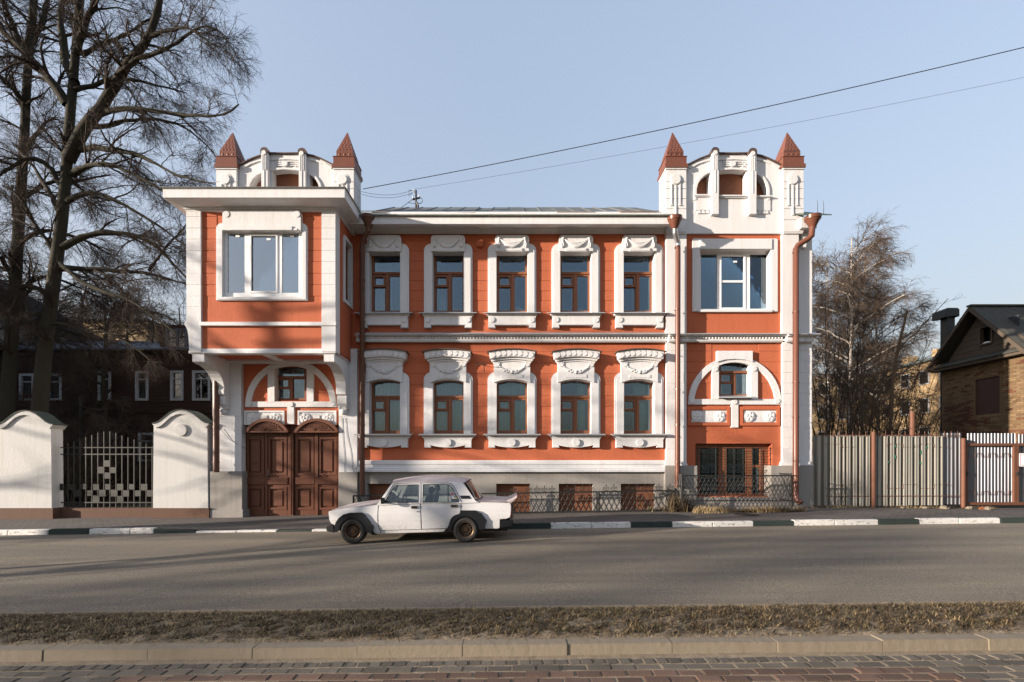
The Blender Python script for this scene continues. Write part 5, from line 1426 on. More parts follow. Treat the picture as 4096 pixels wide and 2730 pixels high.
for (x, y) in ((1441, 2051), (1469, 2071), (1488, 2097), (1845, 2044), (1883, 2043), (1917, 2052), (1347, 2083)): m.ball((px(x, NY), NY - 0.058, pz(y, NY)), 0.007, 6, 4)
m.build('rivet', M['chrome'], car)['kind'] = 'stuff'
# hood, nose, boot lid, tail as lofted skins
def skin(rows, name, mat):                   # rows: list of (x, z_edge, z_crown, inset)
    m = MB(); nv = 11
    for (x, ze, zc_, ins) in rows:
        for j in range(nv):
            v = -1 + 2 * j / (nv - 1)
            m.v.append((x, CMY + v * (CMY - NY - ins), ze + (zc_ - ze) * (1 - abs(v) ** 2.4)))
    for i in range(len(rows) - 1):
        for j in range(nv - 1): m.f.append((i * nv + j, i * nv + j + 1, (i + 1) * nv + j + 1, (i + 1) * nv + j))
    return m.build(name, mat, car, smooth=True)
X_ = lambda x: px(x, NY)
Z_ = lambda y: pz(y, NY)
skin([(X_(1313), Z_(2046), Z_(2044), .012), (X_(1322), Z_(2043), Z_(2039), .012), (X_(1347), Z_(2037.5), Z_(2031), .012), (X_(1405), Z_(2030.5), Z_(2022), .012), (X_(1481), Z_(2022), Z_(2013), .012), (X_(1498), Z_(2018), Z_(2010), .012), (X_(1513), Z_(2016), Z_(2009), .012)], 'hood', M['carhood'])
skin([(X_(1894), Z_(2006), Z_(2004), .012), (X_(1915), Z_(2007.5), Z_(2002), .012), (X_(1975), Z_(2009), Z_(2002), .012), (X_(2030), Z_(2011), Z_(2004), .012), (X_(2040), Z_(2014), Z_(2008), .014)], 'boot_lid', M['carhood'])
skin([(X_(2040), Z_(2013.5), Z_(2009), .014), (X_(2045), Z_(2030), Z_(2030), .02), (X_(2044), Z_(2058), Z_(2058), .02), (X_(2038), Z_(2076), Z_(2076), .02), (X_(2036), Z_(2114), Z_(2114), .03)], 'tail_panel', M['carwhite'])
skin([(X_(1313), Z_(2047), Z_(2044), .012), (X_(1316), Z_(2075), Z_(2075), .012), (X_(1326), Z_(2098), Z_(2098), .02), (X_(1336), Z_(2125), Z_(2125), .04)], 'nose_panel', M['rubber'])
for s in (0, 1):
    y0 = NY + 0.06 if s == 0 else FYC - 0.40
    MB().box(X_(1309), X_(1318), y0, y0 + 0.34, Z_(2078), Z_(2054)).build('headlight', M['chrome'], car, bevel=0.01)
    y0 = NY + 0.02 if s == 0 else FYC - 0.30
    MB().box(X_(2041), X_(2047), y0, y0 + 0.28, Z_(2066), Z_(2030)).build('tail_light', M['redlamp'], car, bevel=0.008)
MB().box(X_(1308), X_(1316), NY + 0.42, FYC - 0.42, Z_(2080), Z_(2056)).build('grille', M['rubber'], car)
def bumper(xa, xb, ya, yb):
    m = MB().box(xa, xb, NY - 0.035, FYC + 0.035, yb, ya)
    return m
MB().add([(X_(1306), NY - .03, Z_(2126)), (X_(1306), FYC + .03, Z_(2126)), (X_(1306), NY - .03, Z_(2105)), (X_(1306), FYC + .03, Z_(2105)), (X_(1342), NY - .045, Z_(2132)), (X_(1342), FYC + .045, Z_(2132)), (X_(1338), NY - .045, Z_(2102)), (X_(1338), FYC + .045, Z_(2102))],
         [(0, 1, 3, 2), (0, 4, 5, 1), (2, 3, 7, 6), (0, 2, 6, 4), (1, 5, 7, 3), (4, 6, 7, 5)]).build('front_bumper', M['rubber'], car, bevel=0.02)
MB().add([(X_(2000), NY - .045, Z_(2112)), (X_(2000), FYC + .045, Z_(2112)), (X_(2003), NY - .045, Z_(2082)), (X_(2003), FYC + .045, Z_(2082)), (X_(2050), NY - .03, Z_(2108)), (X_(2050), FYC + .03, Z_(2108)), (X_(2054), NY - .03, Z_(2081)), (X_(2054), FYC + .03, Z_(2081))],
         [(0, 2, 3, 1), (0, 1, 5, 4), (2, 6, 7, 3), (0, 4, 6, 2), (1, 3, 7, 5), (4, 5, 7, 6)]).build('rear_bumper', M['rubber'], car, bevel=0.015)
m = MB()                                      # duck-tail spoiler
for j in range(9):
    v = -1 + j / 4; y = CMY + v * (CMY - NY - 0.05); k = 0.012 * (1 - abs(v) ** 3)
    m.v += [(X_(2028), y, Z_(2010) + k + .012), (X_(2046), y, Z_(2003) + k), (X_(2068), y, Z_(1990) + k), (X_(2069), y, Z_(1992) + k), (X_(2050), y, Z_(2009) + k), (X_(2036), y, Z_(2016) + k)]
for j in range(8):
    for i in range(6): m.f.append((6 * j + i, 6 * j + (i + 1) % 6, 6 * j + 6 + (i + 1) % 6, 6 * j + 6 + i))
m.f += [tuple(range(6)), tuple(48 + i for i in range(6))]
m.build('boot_spoiler', M['carhood'], car, smooth=True)
MB().box(X_(1335), X_(2030), NY + 0.12, FYC - 0.12, Z_(2128), Z_(2105)).build('underbody', M['rubber'], car)
MB().box(X_(1512), X_(1900), NY + 0.06, FYC - 0.06, Z_(2108), Z_(2100)).build('cabin_floor', M['seat'], car)
# glasshouse
TH = 0.135
zb_, zr_ = Z_(2012), pz(1931, NY + TH)
def gy(z): return NY + 0.008 + TH * max(0, min(1.1, (z - zb_) / (zr_ - zb_)))
def G(p):                                     # photo pixels on the leaning side glass
    out = []
    for x, y in p:
        Y = NY + 0.008 + TH * max(0, min(1.1, (2012 - y) / 81))
        out.append((px(x, Y), pz(y, Y)))
    return out
fw_ = [(1534, 2011), (1552, 1986), (1577, 1946), (1584, 1941), (1674, 1939), (1672, 2010)]
rw_ = [(1692, 1939), (1786, 1938), (1799, 1941.5), (1812, 1956), (1836, 2004), (1833, 2009), (1691, 2010)]
def gside():
    out_ = [(1508, 2020), (1514, 2011), (1563, 1940), (1568, 1935), (1620, 1931.5), (1700, 1929), (1790, 1928.5), (1820, 1929.5), (1848, 1931.5), (1856, 1938), (1902, 2004), (1915, 2011), (1845, 2014), (1680, 2015), (1516, 2023)]
    return MB().prism([G(out_), G(fw_), G(rw_)], lambda a, b: (a, gy(b), b), lambda a, b: (a, gy(b) + 0.045, b))
both(gside, 'cabin_side', M['carwhite'], 0.006)
for w in (fw_, rw_):
    a = MB().prism([G(w)], lambda a, b: (a, gy(b) + 0.018, b), lambda a, b: (a, gy(b) + 0.022, b))
    a.build('side_window', M['carglass'], car); mir(a).build('side_window', M['carglass'], car)
def gl(p, d=-0.004): return [(a, gy(b) + d, b) for a, b in G(p)]
for w in (fw_, rw_): MB().tube(gl(w + w[:1]), 0.007, 5).build('window_seal', M['rubber'], car)
MB().tube(gl([(1524, 2014), (1552, 1975), (1574, 1939), (1582, 1935), (1680, 1932.5), (1790, 1932), (1806, 1936), (1820, 1955), (1846, 2009)]), 0.006, 5).build('roof_gutter', M['rubber'], car)
MB().tube(gl([(1683, 1934), (1683, 2011)]), 0.005, 4).build('door_gap', M['rubber'], car)
MB().tube(gl([(1792, 1939), (1792, 2009)], 0.006), 0.009, 4).build('quarter_bar', M['rubber'], car)
a = MB().prism([G([(1839, 1983), (1877, 1983), (1885, 1996), (1846, 1996)])], lambda a, b: (a, gy(b) - 0.008, b), lambda a, b: (a, gy(b) + 0.01, b)); a.build('pillar_vent', M['rubber'], car); mir(a).build('pillar_vent', M['rubber'], car)
m = MB(); nu, nv = 14, 13                     # roof
xf, xb = px(1566, 9.4), px(1852, 9.4)
for i in range(nu):
    u = i / (nu - 1)
    for j in range(nv):
        v = -1 + 2 * j / (nv - 1)
        bow = 1 - abs(v) ** 2.2
        x = xf + (xb - xf) * u + (0.06 * (1 - u) ** 3 * -1 + 0.10 * u ** 3) * bow
        ze = zr_ + 0.01 - 0.02 * (1 - u) ** 4 - 0.03 * u ** 5
        z = ze + (0.135 * math.sin(math.pi * min(1, max(0, 0.20 + 0.62 * u))) ** 0.5 - 0.045 * (1 - u) ** 4 - 0.03 * u ** 6) * (1 - abs(v) ** 2.8)
        m.v.append((x, CMY + v * (CMY - gy(zr_) - 0.012), z))
for i in range(nu - 1):
    for j in range(nv - 1): m.f.append((i * nv + j, i * nv + j + 1, (i + 1) * nv + j + 1, (i + 1) * nv + j))
roof_c = m.build('roof_panel', M['carhood'], car, smooth=True)
RV = m.v
def screen(top, xb0, zb0, bow, name, seal=True):   # glass between a roof edge and the bodywork below
    m = MB(); n = len(top); rows = 6
    for k in range(rows):
        t_ = k / (rows - 1)
        for j in range(n):
            v = -1 + 2 * j / (n - 1)
            bx, by, bz = xb0 + bow * (1 - v * v), CMY + v * (CMY - NY - 0.05), zb0 + 0.03 * (1 - abs(v) ** 2.4)
            q = top[j]
            m.v.append((q[0] + (bx - q[0]) * t_, q[1] + (by - q[1]) * t_, q[2] - 0.012 + (bz - q[2] + 0.012) * t_))
    for k in range(rows - 1):
        for j in range(n - 1): m.f.append((k * n + j, k * n + j + 1, (k + 1) * n + j + 1, (k + 1) * n + j))
    o = m.build(name, M['carglass'], car, smooth=True)
    e = [m.v[j] for j in range(n)] + [m.v[k * n + n - 1] for k in range(1, rows)] + [m.v[(rows - 1) * n + j] for j in range(n - 2, -1, -1)] + [m.v[k * n] for k in range(rows - 2, -1, -1)]
    MB().tube(e, 0.013, 6, cap=False).build('screen_seal', M['rubber'], o)
screen(RV[:nv], X_(1512), Z_(2014), -0.09, 'windscreen')
screen(RV[-nv:], X_(1901), Z_(2005), 0.10, 'rear_screen')
# fittings
for x in ((1645, 1671), (1803, 1831)):
    y0 = 2024 if x[0] < 1700 else 2019
    o = MB().box(X_(x[0]), X_(x[1]), NY - 0.02, NY + 0.02, Z_(y0 + 11), Z_(y0)).build('door_handle', M['chrome'], car, bevel=0.005)
    MB().box(X_(x[0] + 3), X_(x[1] - 3), NY - 0.026, NY, Z_(y0 + 9), Z_(y0 + 2)).build('handle_recess', M['rubber'], o)
MB().ball((X_(1670), NY - 0.012, Z_(2046.5)), (0.016, 0.012, 0.016), 8, 5).build('door_lock', M['chrome'], car)
MB().box(X_(1334), X_(1349), NY - 0.005, NY + 0.02, Z_(2067), Z_(2060)).build('side_marker', M['lamp'], car, bevel=0.003)
m = MB().box(X_(1531), X_(1546), NY - 0.16, NY - 0.10, Z_(2014), Z_(1990)); m.tube([(X_(1540), NY - 0.11, Z_(2008)), (X_(1536), NY + 0.02, Z_(2013))], 0.018, 6)
m.build('door_mirror', M['rubber'], car, bevel=0.012)
st = MB().prism([G([(1801.5, 1971), (1816.5, 1971), (1816.5, 1979), (1809, 1984), (1802, 1979)])], lambda a, b: (a, gy(b) + 0.012, b), lambda a, b: (a, gy(b) + 0.016, b)).build('shield_sticker', M['paper'], car)
MB().prism([G([(1803, 1972.5), (1815, 1972.5), (1815, 1978.5), (1809, 1982), (1803.3, 1978.5)])], lambda a, b: (a, gy(b) + 0.009, b), lambda a, b: (a, gy(b) + 0.0125, b)).build('shield_field', plain('sticker_crimson', (0.35, 0.02, 0.05)), st)
for (a0, b0, a1, b1, cc) in ((1799, 1989, 1806, 1992, (0.4, 0.03, 0.08)), (1804, 1988, 1816, 1991, (0.8, 0.8, 0.8)), (1806, 1992, 1819, 1995.5, (0.8, 0.8, 0.8)), (1819, 1991.5, 1828, 1995.5, (0.75, 0.45, 0.05))):
    MB().prism([G([(a0, b0), (a1, b0), (a1, b1), (a0, b1)])], lambda a, b: (a, gy(b) + 0.012, b), lambda a, b: (a, gy(b) + 0.016, b)).build('strip_sticker', plain('sticker_colour', cc), car)
# cabin: seats, wheel, dashboard
def seat(x, y, w):
    m = MB().box(x - 0.24, x + 0.24, y - w, y + w, 0.30, 0.50)
    m.add([(x + 0.16, y - w, 0.45), (x + 0.30, y - w, 0.45), (x + 0.30, y + w, 0.45), (x + 0.16, y + w, 0.45), (x + 0.30, y - w * .85, 0.98), (x + 0.42, y - w * .85, 0.98), (x + 0.42, y + w * .85, 0.98), (x + 0.30, y + w * .85, 0.98)],
          [(0, 3, 2, 1), (4, 5, 6, 7), (0, 1, 5, 4), (1, 2, 6, 5), (2, 3, 7, 6), (3, 0, 4, 7)])
    if w < 0.4: m.box(x + 0.34, x + 0.44, y - 0.13, y + 0.13, 1.0, 1.17)
    m.build('seat', M['seat'], car, bevel=0.03)
seat(X_(1640), NY + 0.42, 0.25); seat(X_(1640), FYC - 0.42, 0.25); seat(X_(1790), CMY, 0.62)
MB().box(X_(1515), X_(1560), NY + 0.08, FYC - 0.08, 0.5, 0.83).build('dashboard', M['rubber'], car, bevel=0.03)
sx, sy_, sz_ = X_(1592), NY + 0.42, 0.83
MB().tube([(sx + 0.07 * math.sin(a), sy_ + 0.19 * math.cos(a), sz_ + 0.18 * math.sin(a)) for a in np.linspace(0, 2 * math.pi, 21)], 0.014, 6, cap=False).build('steering_wheel', M['rubber'], car, smooth=True)
# wheels
def wheel(xp, yp, Yc, side):
    X, Z = px(xp, NY), road_z(px(xp, NY)) + 0.278
    def lathe(pr, n=32):
        m = MB()
        for i in range(n):
            a = 2 * math.pi * i / n
            for (r, d) in pr: m.v.append((X + r * math.cos(a), Yc + side * d, Z + r * math.sin(a)))
        k = len(pr)
        for i in range(n):
            for j in range(k - 1): m.f.append((i * k + j, ((i + 1) % n) * k + j, ((i + 1) % n) * k + j + 1, i * k + j + 1))
        return m
    w = thing_part = lathe([(0.172, 0.02), (0.178, -0.004), (0.20, -0.016), (0.235, -0.014), (0.262, 0.0), (0.274, 0.02), (0.278, 0.05), (0.278, 0.13), (0.27, 0.17), (0.235, 0.185), (0.17, 0.18)]).build('wheel', M['tyre'], car, smooth=True)
    lathe([(0.176, 0.0), (0.170, -0.006), (0.160, 0.0), (0.150, 0.03), (0.146, 0.06)]).build('rim_lip', M['rimlip'], w, smooth=True)
    lathe([(0.148, 0.055), (0.135, 0.062), (0.105, 0.035), (0.088, 0.035), (0.075, 0.055), (0.045, 0.05), (0.04, 0.03), (0.0, 0.03)]).build('rim_disc', M['rim'], w, smooth=True)
    m = MB()
    for i in range(12):
        a = 2 * math.pi * i / 12; c_ = (X + 0.121 * math.cos(a), Yc + side * 0.043, Z + 0.121 * math.sin(a))
        m.ball(c_, (0.015, 0.012, 0.015), 7, 4)
    m.build('rim_hole', M['rubber'], w)['kind'] = 'stuff'
    m = MB()
    for i in range(4):
        a = 2 * math.pi * i / 4 + .5; m.ball((X + 0.049 * math.cos(a), Yc + side * 0.045, Z + 0.049 * math.sin(a)), (0.011, 0.014, 0.011), 6, 4)
    m.build('wheel_nut', M['rimlip'], w)['kind'] = 'stuff'
for (xp, yp) in (FW, RW):
    wheel(xp, yp, NY - 0.035, 1); wheel(xp, yp, FYC + 0.035, -1)
# ================================================================== TREES
def bark(name, c, var=0.45, moss=0.0):
    t = NT(name)
    n = t.noise(t.pos(8, 8, 1.5), 3.0, 6, 0.7)
    q = t.mix(n, sc3(c, 1 - var), sc3(c, 1 + var))
    if moss: q = t.mix(t.ramp(t.noise(t.pos(), 1.3, 4), [(0.45, (0, 0, 0)), (0.7, (moss,) * 3)]), q, (0.05, 0.055, 0.025))
    t.base(q); t.rough(0.95); t.bump(n, 0.9, 0.03)
    return t.m
M['bark'] = bark('lime_bark', (0.034, 0.029, 0.020), moss=0.4)
M['twig'] = bark('lime_twig', (0.052, 0.038, 0.028))
M['shrubtwig'] = bark('shrub_twig', (0.115, 0.075, 0.045))
M['birchtwig'] = bark('birch_twig', (0.105, 0.076, 0.056))
t = NT('birch_bark'); n_ = t.noise(t.pos(1, 1, 6), 2.0, 5, 0.7)
t.base(t.ramp(n_, [(0.38, (0.06, 0.05, 0.04)), (0.48, (0.48, 0.42, 0.36)), (0.8, (0.6, 0.55, 0.5))])); t.rough(0.8); M['birchbark'] = t.m

def resample(pts, P):
    pts = np.array(pts, float); d = np.r_[0, np.cumsum(np.linalg.norm(np.diff(pts, axis=0), axis=1))]
    u = np.linspace(0, d[-1], P); lin = np.stack([np.interp(u, d, pts[:, k]) for k in range(pts.shape[1])], 1)
    for _ in range(2): lin[1:-1] = 0.25 * lin[:-2] + 0.5 * lin[1:-1] + 0.25 * lin[2:]
    return lin
def nrm(a): return a / np.maximum(1e-9, np.linalg.norm(a, axis=-1, keepdims=True))
def tubes(paths, rad, sides):
    N, P, _ = paths.shape
    T = np.empty_like(paths); T[:, 1:-1] = paths[:, 2:] - paths[:, :-2]; T[:, 0] = paths[:, 1] - paths[:, 0]; T[:, -1] = paths[:, -1] - paths[:, -2]
    T = nrm(T); D = nrm(paths[:, -1] - paths[:, 0])
    ref = np.where(np.abs(D[:, 2:3]) < 0.8, np.array([[0, 0, 1.0]]), np.array([[1.0, 0.2, 0]]))
    A = nrm(np.cross(T, ref[:, None, :])); B = np.cross(A, T)
    ang = 2 * np.pi * np.arange(sides) / sides
    V = paths[:, :, None, :] + rad[:, :, None, None] * (np.cos(ang)[None, None, :, None] * A[:, :, None, :] + np.sin(ang)[None, None, :, None] * B[:, :, None, :])
    idx = np.arange(N * P * sides).reshape(N, P, sides)
    a = idx[:, :-1, :]; b = np.roll(a, -1, 2); c = np.roll(idx[:, 1:, :], -1, 2); d = idx[:, 1:, :]
    return V.reshape(-1, 3), np.stack([a, b, c, d], -1).reshape(-1, 4)
class Wood:
    def __init__(s): s.v, s.f, s.n = [], [], 0
    def add(s, paths, rad, sides):
        V, Fq = tubes(paths, rad, sides); s.v.append(V); s.f.append(Fq + s.n); s.n += len(V)
    def build(s, name, mat, parent, origin): return np_mesh(name, np.concatenate(s.v), np.concatenate(s.f), mat, parent, origin)
def spawn(paths, rad, n, t0, t1, L, ang, P, wob, grav, ratio, rmin, r, taper=0.35, up=0.0, falloff=0.5):
    N, PP, _ = paths.shape
    i = np.repeat(np.arange(N), n); K = len(i)
    t = r.uniform(t0, t1, K) * (PP - 1); k = np.minimum(t.astype(int), PP - 2); fr = (t - k)[:, None]
    p = paths[i, k] * (1 - fr) + paths[i, k + 1] * fr
    tan = nrm(paths[i, k + 1] - paths[i, k])
    pr = rad[i, k] * (1 - fr[:, 0]) + rad[i, k + 1] * fr[:, 0]
    q = nrm(np.cross(tan, nrm(r.normal(size=(K, 3)))))
    th = np.radians(r.uniform(*ang, K))[:, None]
    d = nrm(tan * np.cos(th) + q * np.sin(th) + np.array([0, 0, up]))
    ln = r.uniform(*L, K) * (1 - falloff * t / (PP - 1))
    out = np.empty((K, P, 3)); out[:, 0] = p
    for j in range(1, P):
        d = nrm(d + wob * r.normal(size=(K, 3)) + np.array([0, 0, -grav]))
        out[:, j] = out[:, j - 1] + d * (ln / (P - 1))[:, None]
    r0 = np.maximum(rmin, pr * ratio)
    return out, r0[:, None] * np.linspace(1, taper, P)[None, :]

def tree_from_limbs(name, label, base, limbs, seed, lv, barkm, twigm, group=None, cat='tree'):
    """limbs: list of (points [(x,y,z)..], r0, r1); lv: settings of the following branch generations"""
    r = np.random.default_rng(seed)
    root = thing(name, label, cat, base, group)
    P = 20
    LP = np.stack([resample(p, P) for p, a, b in limbs]); LR = np.stack([np.linspace(a, b, P) for p, a, b in limbs])
    jit = np.cumsum(r.normal(size=(len(limbs), P - 1, 3)), 1) * 0.016; jit[0] *= 0.35
    LP[:, 1:] += jit; LR = LR * (1 + 0.12 * r.normal(size=LR.shape) * (LR < 0.12))
    w = Wood(); w.add(LP, LR, 8); w.build('trunk', barkm, root, base)
    c = Wood(); paths, rad = LP, LR
    for (n, t0, t1, L, ang, PP, wob, grav, ratio, rmin, sides, up) in lv:
        paths, rad = spawn(paths, rad, n, t0, t1, L, ang, PP, wob, grav, ratio, rmin, r, up=up)
        c.add(paths, rad, sides)
    c.build('crown', twigm, root, base)
    return root

def pxl(pts, Y0, Y1=None):                    # limb given by photo pixels, depth running from Y0 to Y1
    Y1 = Y0 if Y1 is None else Y1; n = len(pts)
    return [P3(x, y, Y0 + (Y1 - Y0) * i / (n - 1)) for i, (x, y) in enumerate(pts)]
k_ = 17.0 / F
YA = 17.0
A_ = [
 (pxl([(152, 1790), (158, 1614), (172, 1461), (188, 1308), (205, 1180), (226, 1053), (243, 930), (257, 800), (268, 690), (274, 574), (281, 447), (293, 319), (306, 191), (319, 64), (330, -120), (345, -400)], YA), 0.26, 0.08),
 (pxl([(272, 640), (300, 590), (340, 500), (400, 425), (447, 357), (466, 306), (529, 223), (600, 147), (622, 64), (640, -60), (680, -250)], YA, 16.0), 0.23, 0.05),
 (pxl([(300, 330), (262, 250), (249, 128), (242, 0), (225, -200)], YA, 17.8), 0.16, 0.05),
 (pxl([(306, 215), (348, 108), (389, 19), (440, -120)], YA, 16.4), 0.14, 0.05),
 (pxl([(268, 420), (210, 332), (96, 210), (0, 121), (-120, 0)], YA, 16.2), 0.17, 0.05),
 (pxl([(325, 222), (400, 180), (485, 153), (560, 100), (640, 60)], YA, 17.5), 0.09, 0.02),
 (pxl([(300, 360), (380, 335), (447, 312), (540, 320), (640, 350), (740, 380)], YA, 17.8), 0.10, 0.02),
 (pxl([(355, 470), (420, 445), (500, 432), (574, 434), (680, 445), (765, 453), (860, 456), (919, 453), (946, 405)], YA, 15.2), 0.12, 0.025),
 (pxl([(345, 505), (440, 500), (520, 470), (620, 470), (720, 490), (800, 560), (850, 620)], YA, 18.2), 0.09, 0.02),
 (pxl([(300, 600), (380, 592), (447, 606), (542, 619), (620, 655), (702, 708), (790, 725), (870, 735)], YA, 15.6), 0.12, 0.02),
 (pxl([(290, 700), (330, 670), (380, 662), (447, 660), (542, 708), (610, 745), (676, 785), (740, 800)], YA, 16.0), 0.11, 0.025),
 (pxl([(262, 812), (310, 780), (360, 762), (447, 791), (520, 830), (574, 861), (640, 910), (700, 960), (760, 1010)], YA, 16.2), 0.10, 0.02),
 (pxl([(250, 990), (290, 970), (332, 951), (408, 928), (510, 931), (587, 956), (653, 1007), (700, 1060), (760, 1120)], YA, 17.4), 0.13, 0.03),
 (pxl([(240, 1075), (300, 1072), (408, 1071), (510, 1079), (594, 1084), (679, 1104), (760, 1130)], YA, 18.0), 0.11, 0.03),
 (pxl([(594, 1084), (630, 1040), (658, 1005), (714, 945), (760, 900)], 17.7, 17.5), 0.06, 0.02),
 (pxl([(466, 306), (530, 250), (620, 220), (700, 175), (790, 100), (860, 110), (900, 150)], 16.4, 15.6), 0.09, 0.02),
 (pxl([(600, 147), (680, 120), (760, 100), (850, 160), (900, 190)], 16.2, 15.4), 0.07, 0.015),
 (pxl([(245, 740), (191, 651), (128, 619), (60, 640), (-20, 700)], YA, 16.0), 0.11, 0.03),
 (pxl([(240, 860), (200, 780), (150, 700), (110, 640), (40, 560)], YA, 18.0), 0.10, 0.03),
 (pxl([(228, 1030), (180, 950), (120, 880), (60, 780), (0, 740)], YA, 16.5), 0.10, 0.03),
 (pxl([(205, 1190), (150, 1150), (90, 1160), (30, 1220), (-40, 1250)], YA, 16.2), 0.09, 0.03),
 (pxl([(228, 1040), (300, 1120), (400, 1170), (500, 1190), (600, 1260), (690, 1330)], YA, 16.2), 0.10, 0.02),
 (pxl([(190, 1300), (260, 1290), (340, 1330), (430, 1330), (520, 1380), (600, 1450)], YA, 16.4), 0.07, 0.015),
]
LV = [(16, 0.12, 1.0, (0.9, 2.5), (25, 70), 8, 0.12, 0.03, 0.42, 0.012, 5, 0.04),
      (8, 0.12, 1.0, (0.5, 1.35), (20, 60), 6, 0.14, 0.07, 0.45, 0.007, 4, 0.0),
      (6, 0.1, 1.0, (0.30, 0.85), (18, 55), 4, 0.13, 0.12, 0.55, 0.0048, 3, 0.0),
      (2, 0.15, 1.0, (0.18, 0.45), (18, 50), 3, 0.10, 0.14, 0.65, 0.0036, 3, 0.0)]
tree_from_limbs('lime_tree', 'tall bare lime tree with forked trunk behind the white wall piers', P3(152, 1790, YA), A_, 31, LV, M['bark'], M['twig'])
YB = 18.8
B_ = [
 (pxl([(20, 1790), (34, 1500), (52, 1250), (68, 1000), (83, 765), (96, 574), (98, 383), (115, 223), (128, 64), (142, -120), (150, -400)], YB), 0.25, 0.08),
 (pxl([(100, 420), (70, 370), (30, 320), (-40, 270)], YB, 18), 0.12, 0.04),
 (pxl([(112, 250), (60, 130), (20, 40), (-30, -60)], YB, 18), 0.14, 0.04),
 (pxl([(120, 180), (180, 80), (200, -40), (230, -200)], YB, 19.5), 0.12, 0.04),
 (pxl([(90, 640), (140, 560), (190, 500), (240, 480)], YB, 20), 0.10, 0.03),
 (pxl([(80, 800), (140, 760), (220, 720), (300, 740), (380, 800)], YB, 20), 0.10, 0.03),
 (pxl([(70, 980), (130, 930), (220, 920), (330, 960), (430, 1020)], YB, 20), 0.10, 0.03),
 (pxl([(60, 1120), (0, 1040), (-60, 1000)], YB, 18), 0.10, 0.03),
 (pxl([(56, 1200), (120, 1120), (200, 1100), (310, 1150), (420, 1200), (520, 1230)], YB, 20.5), 0.09, 0.02),
 (pxl([(45, 1320), (110, 1280), (190, 1330), (280, 1400)], YB, 19.5), 0.07, 0.02),
]
tree_from_limbs('lime_tree', 'bare lime tree at the left picture edge, straight trunk beside the forked one', P3(20, 1790, YB), B_, 32, [(18,) + LV[0][1:], (8,) + LV[1][1:], (6,) + LV[2][1:], (3,) + LV[3][1:]], M['bark'], M['twig'])

def auto_limbs(x, y, z, h, r0, n, spread, r, lo=0.25, lean=0.0, upw=0.7):
    trunk = [(x + lean * h * t ** 1.5 + r.normal() * 0.06, y + r.normal() * 0.06, z + h * t) for t in np.linspace(0, 1, 8)]
    out = [(trunk, r0, r0 * 0.18)]
    for i in range(n):
        t = lo + (0.95 - lo) * (i + r.uniform(0, 0.8)) / n
        a = r.uniform(0, 2 * np.pi); L = spread * (1.10 - 0.62 * t) * r.uniform(0.7, 1.2)
        bx, by, bz = x + lean * h * t ** 1.5, y, z + h * t
        pts = [(bx + L * u * math.cos(a), by + L * u * math.sin(a), bz + L * upw * (u - 0.35 * u * u)) for u in np.linspace(0, 1, 6)]
        out.append((pts, r0 * 0.45 * (1.1 - 0.7 * t), 0.02))
    return out
r_ = np.random.default_rng(77)
LVB = [(8, 0.15, 1.0, (0.8, 2.4), (25, 70), 6, 0.16, 0.02, 0.5, 0.02, 4, 0.05), (7, 0.1, 1.0, (0.5, 1.3), (20, 60), 5, 0.2, 0.08, 0.5, 0.011, 3, 0.0), (5, 0.1, 1.0, (0.25, 0.7), (20, 60), 3, 0.15, 0.12, 0.6, 0.008, 3, 0.0)]
def copy_tree(root, x, y, z, rotz, k, label):    # a further individual of the same kind: turned, scaled, own label
    c = root.copy(); COL.objects.link(c); c.location = (x, y, z); c.rotation_euler = (0, 0, rotz); c.scale = (k, k, k * rng.uniform(0.95, 1.08)); c['label'] = label
    for ch in root.children:
        q = ch.copy(); COL.objects.link(q); q.parent = c
    return c
bgt = [(420, 23.5, 1.0, 'slim bare tree left of centre behind the iron fence'), (610, 27.0, 1.1, 'bare tree rising behind the wooden house roof beside the oriel'), (230, 27.5, 1.2, 'bare background tree between the two lime trunks'),
       (-20, 25.0, 1.1, 'bare background tree behind the left picture edge lime'), (720, 33.0, 1.25, 'farthest bare tree half hidden by the oriel'), (510, 30.0, 1.15, 'bare tree behind the wooden house, left of the dormer'), (330, 32.0, 1.3, 'bare tree far behind the wooden house, left half'), (100, 31.0, 1.25, 'bare tree far behind the garden near the left edge')]
proto = []
for i, (x, Y, k, lab) in enumerate(bgt):
    b = (px(x, Y), Y, 0.012 * clip(px(x, Y)) - 0.1)
    if i < 2: proto.append(tree_from_limbs('bare_tree', lab, b, auto_limbs(*b, 11.5, 0.2, 15, 4.0, r_, lo=0.15), 40 + i, LVB, M['bark'], M['twig'], 'bare trees behind the garden'))
    else: copy_tree(proto[i % 2], *b, i * 1.3, k, lab)

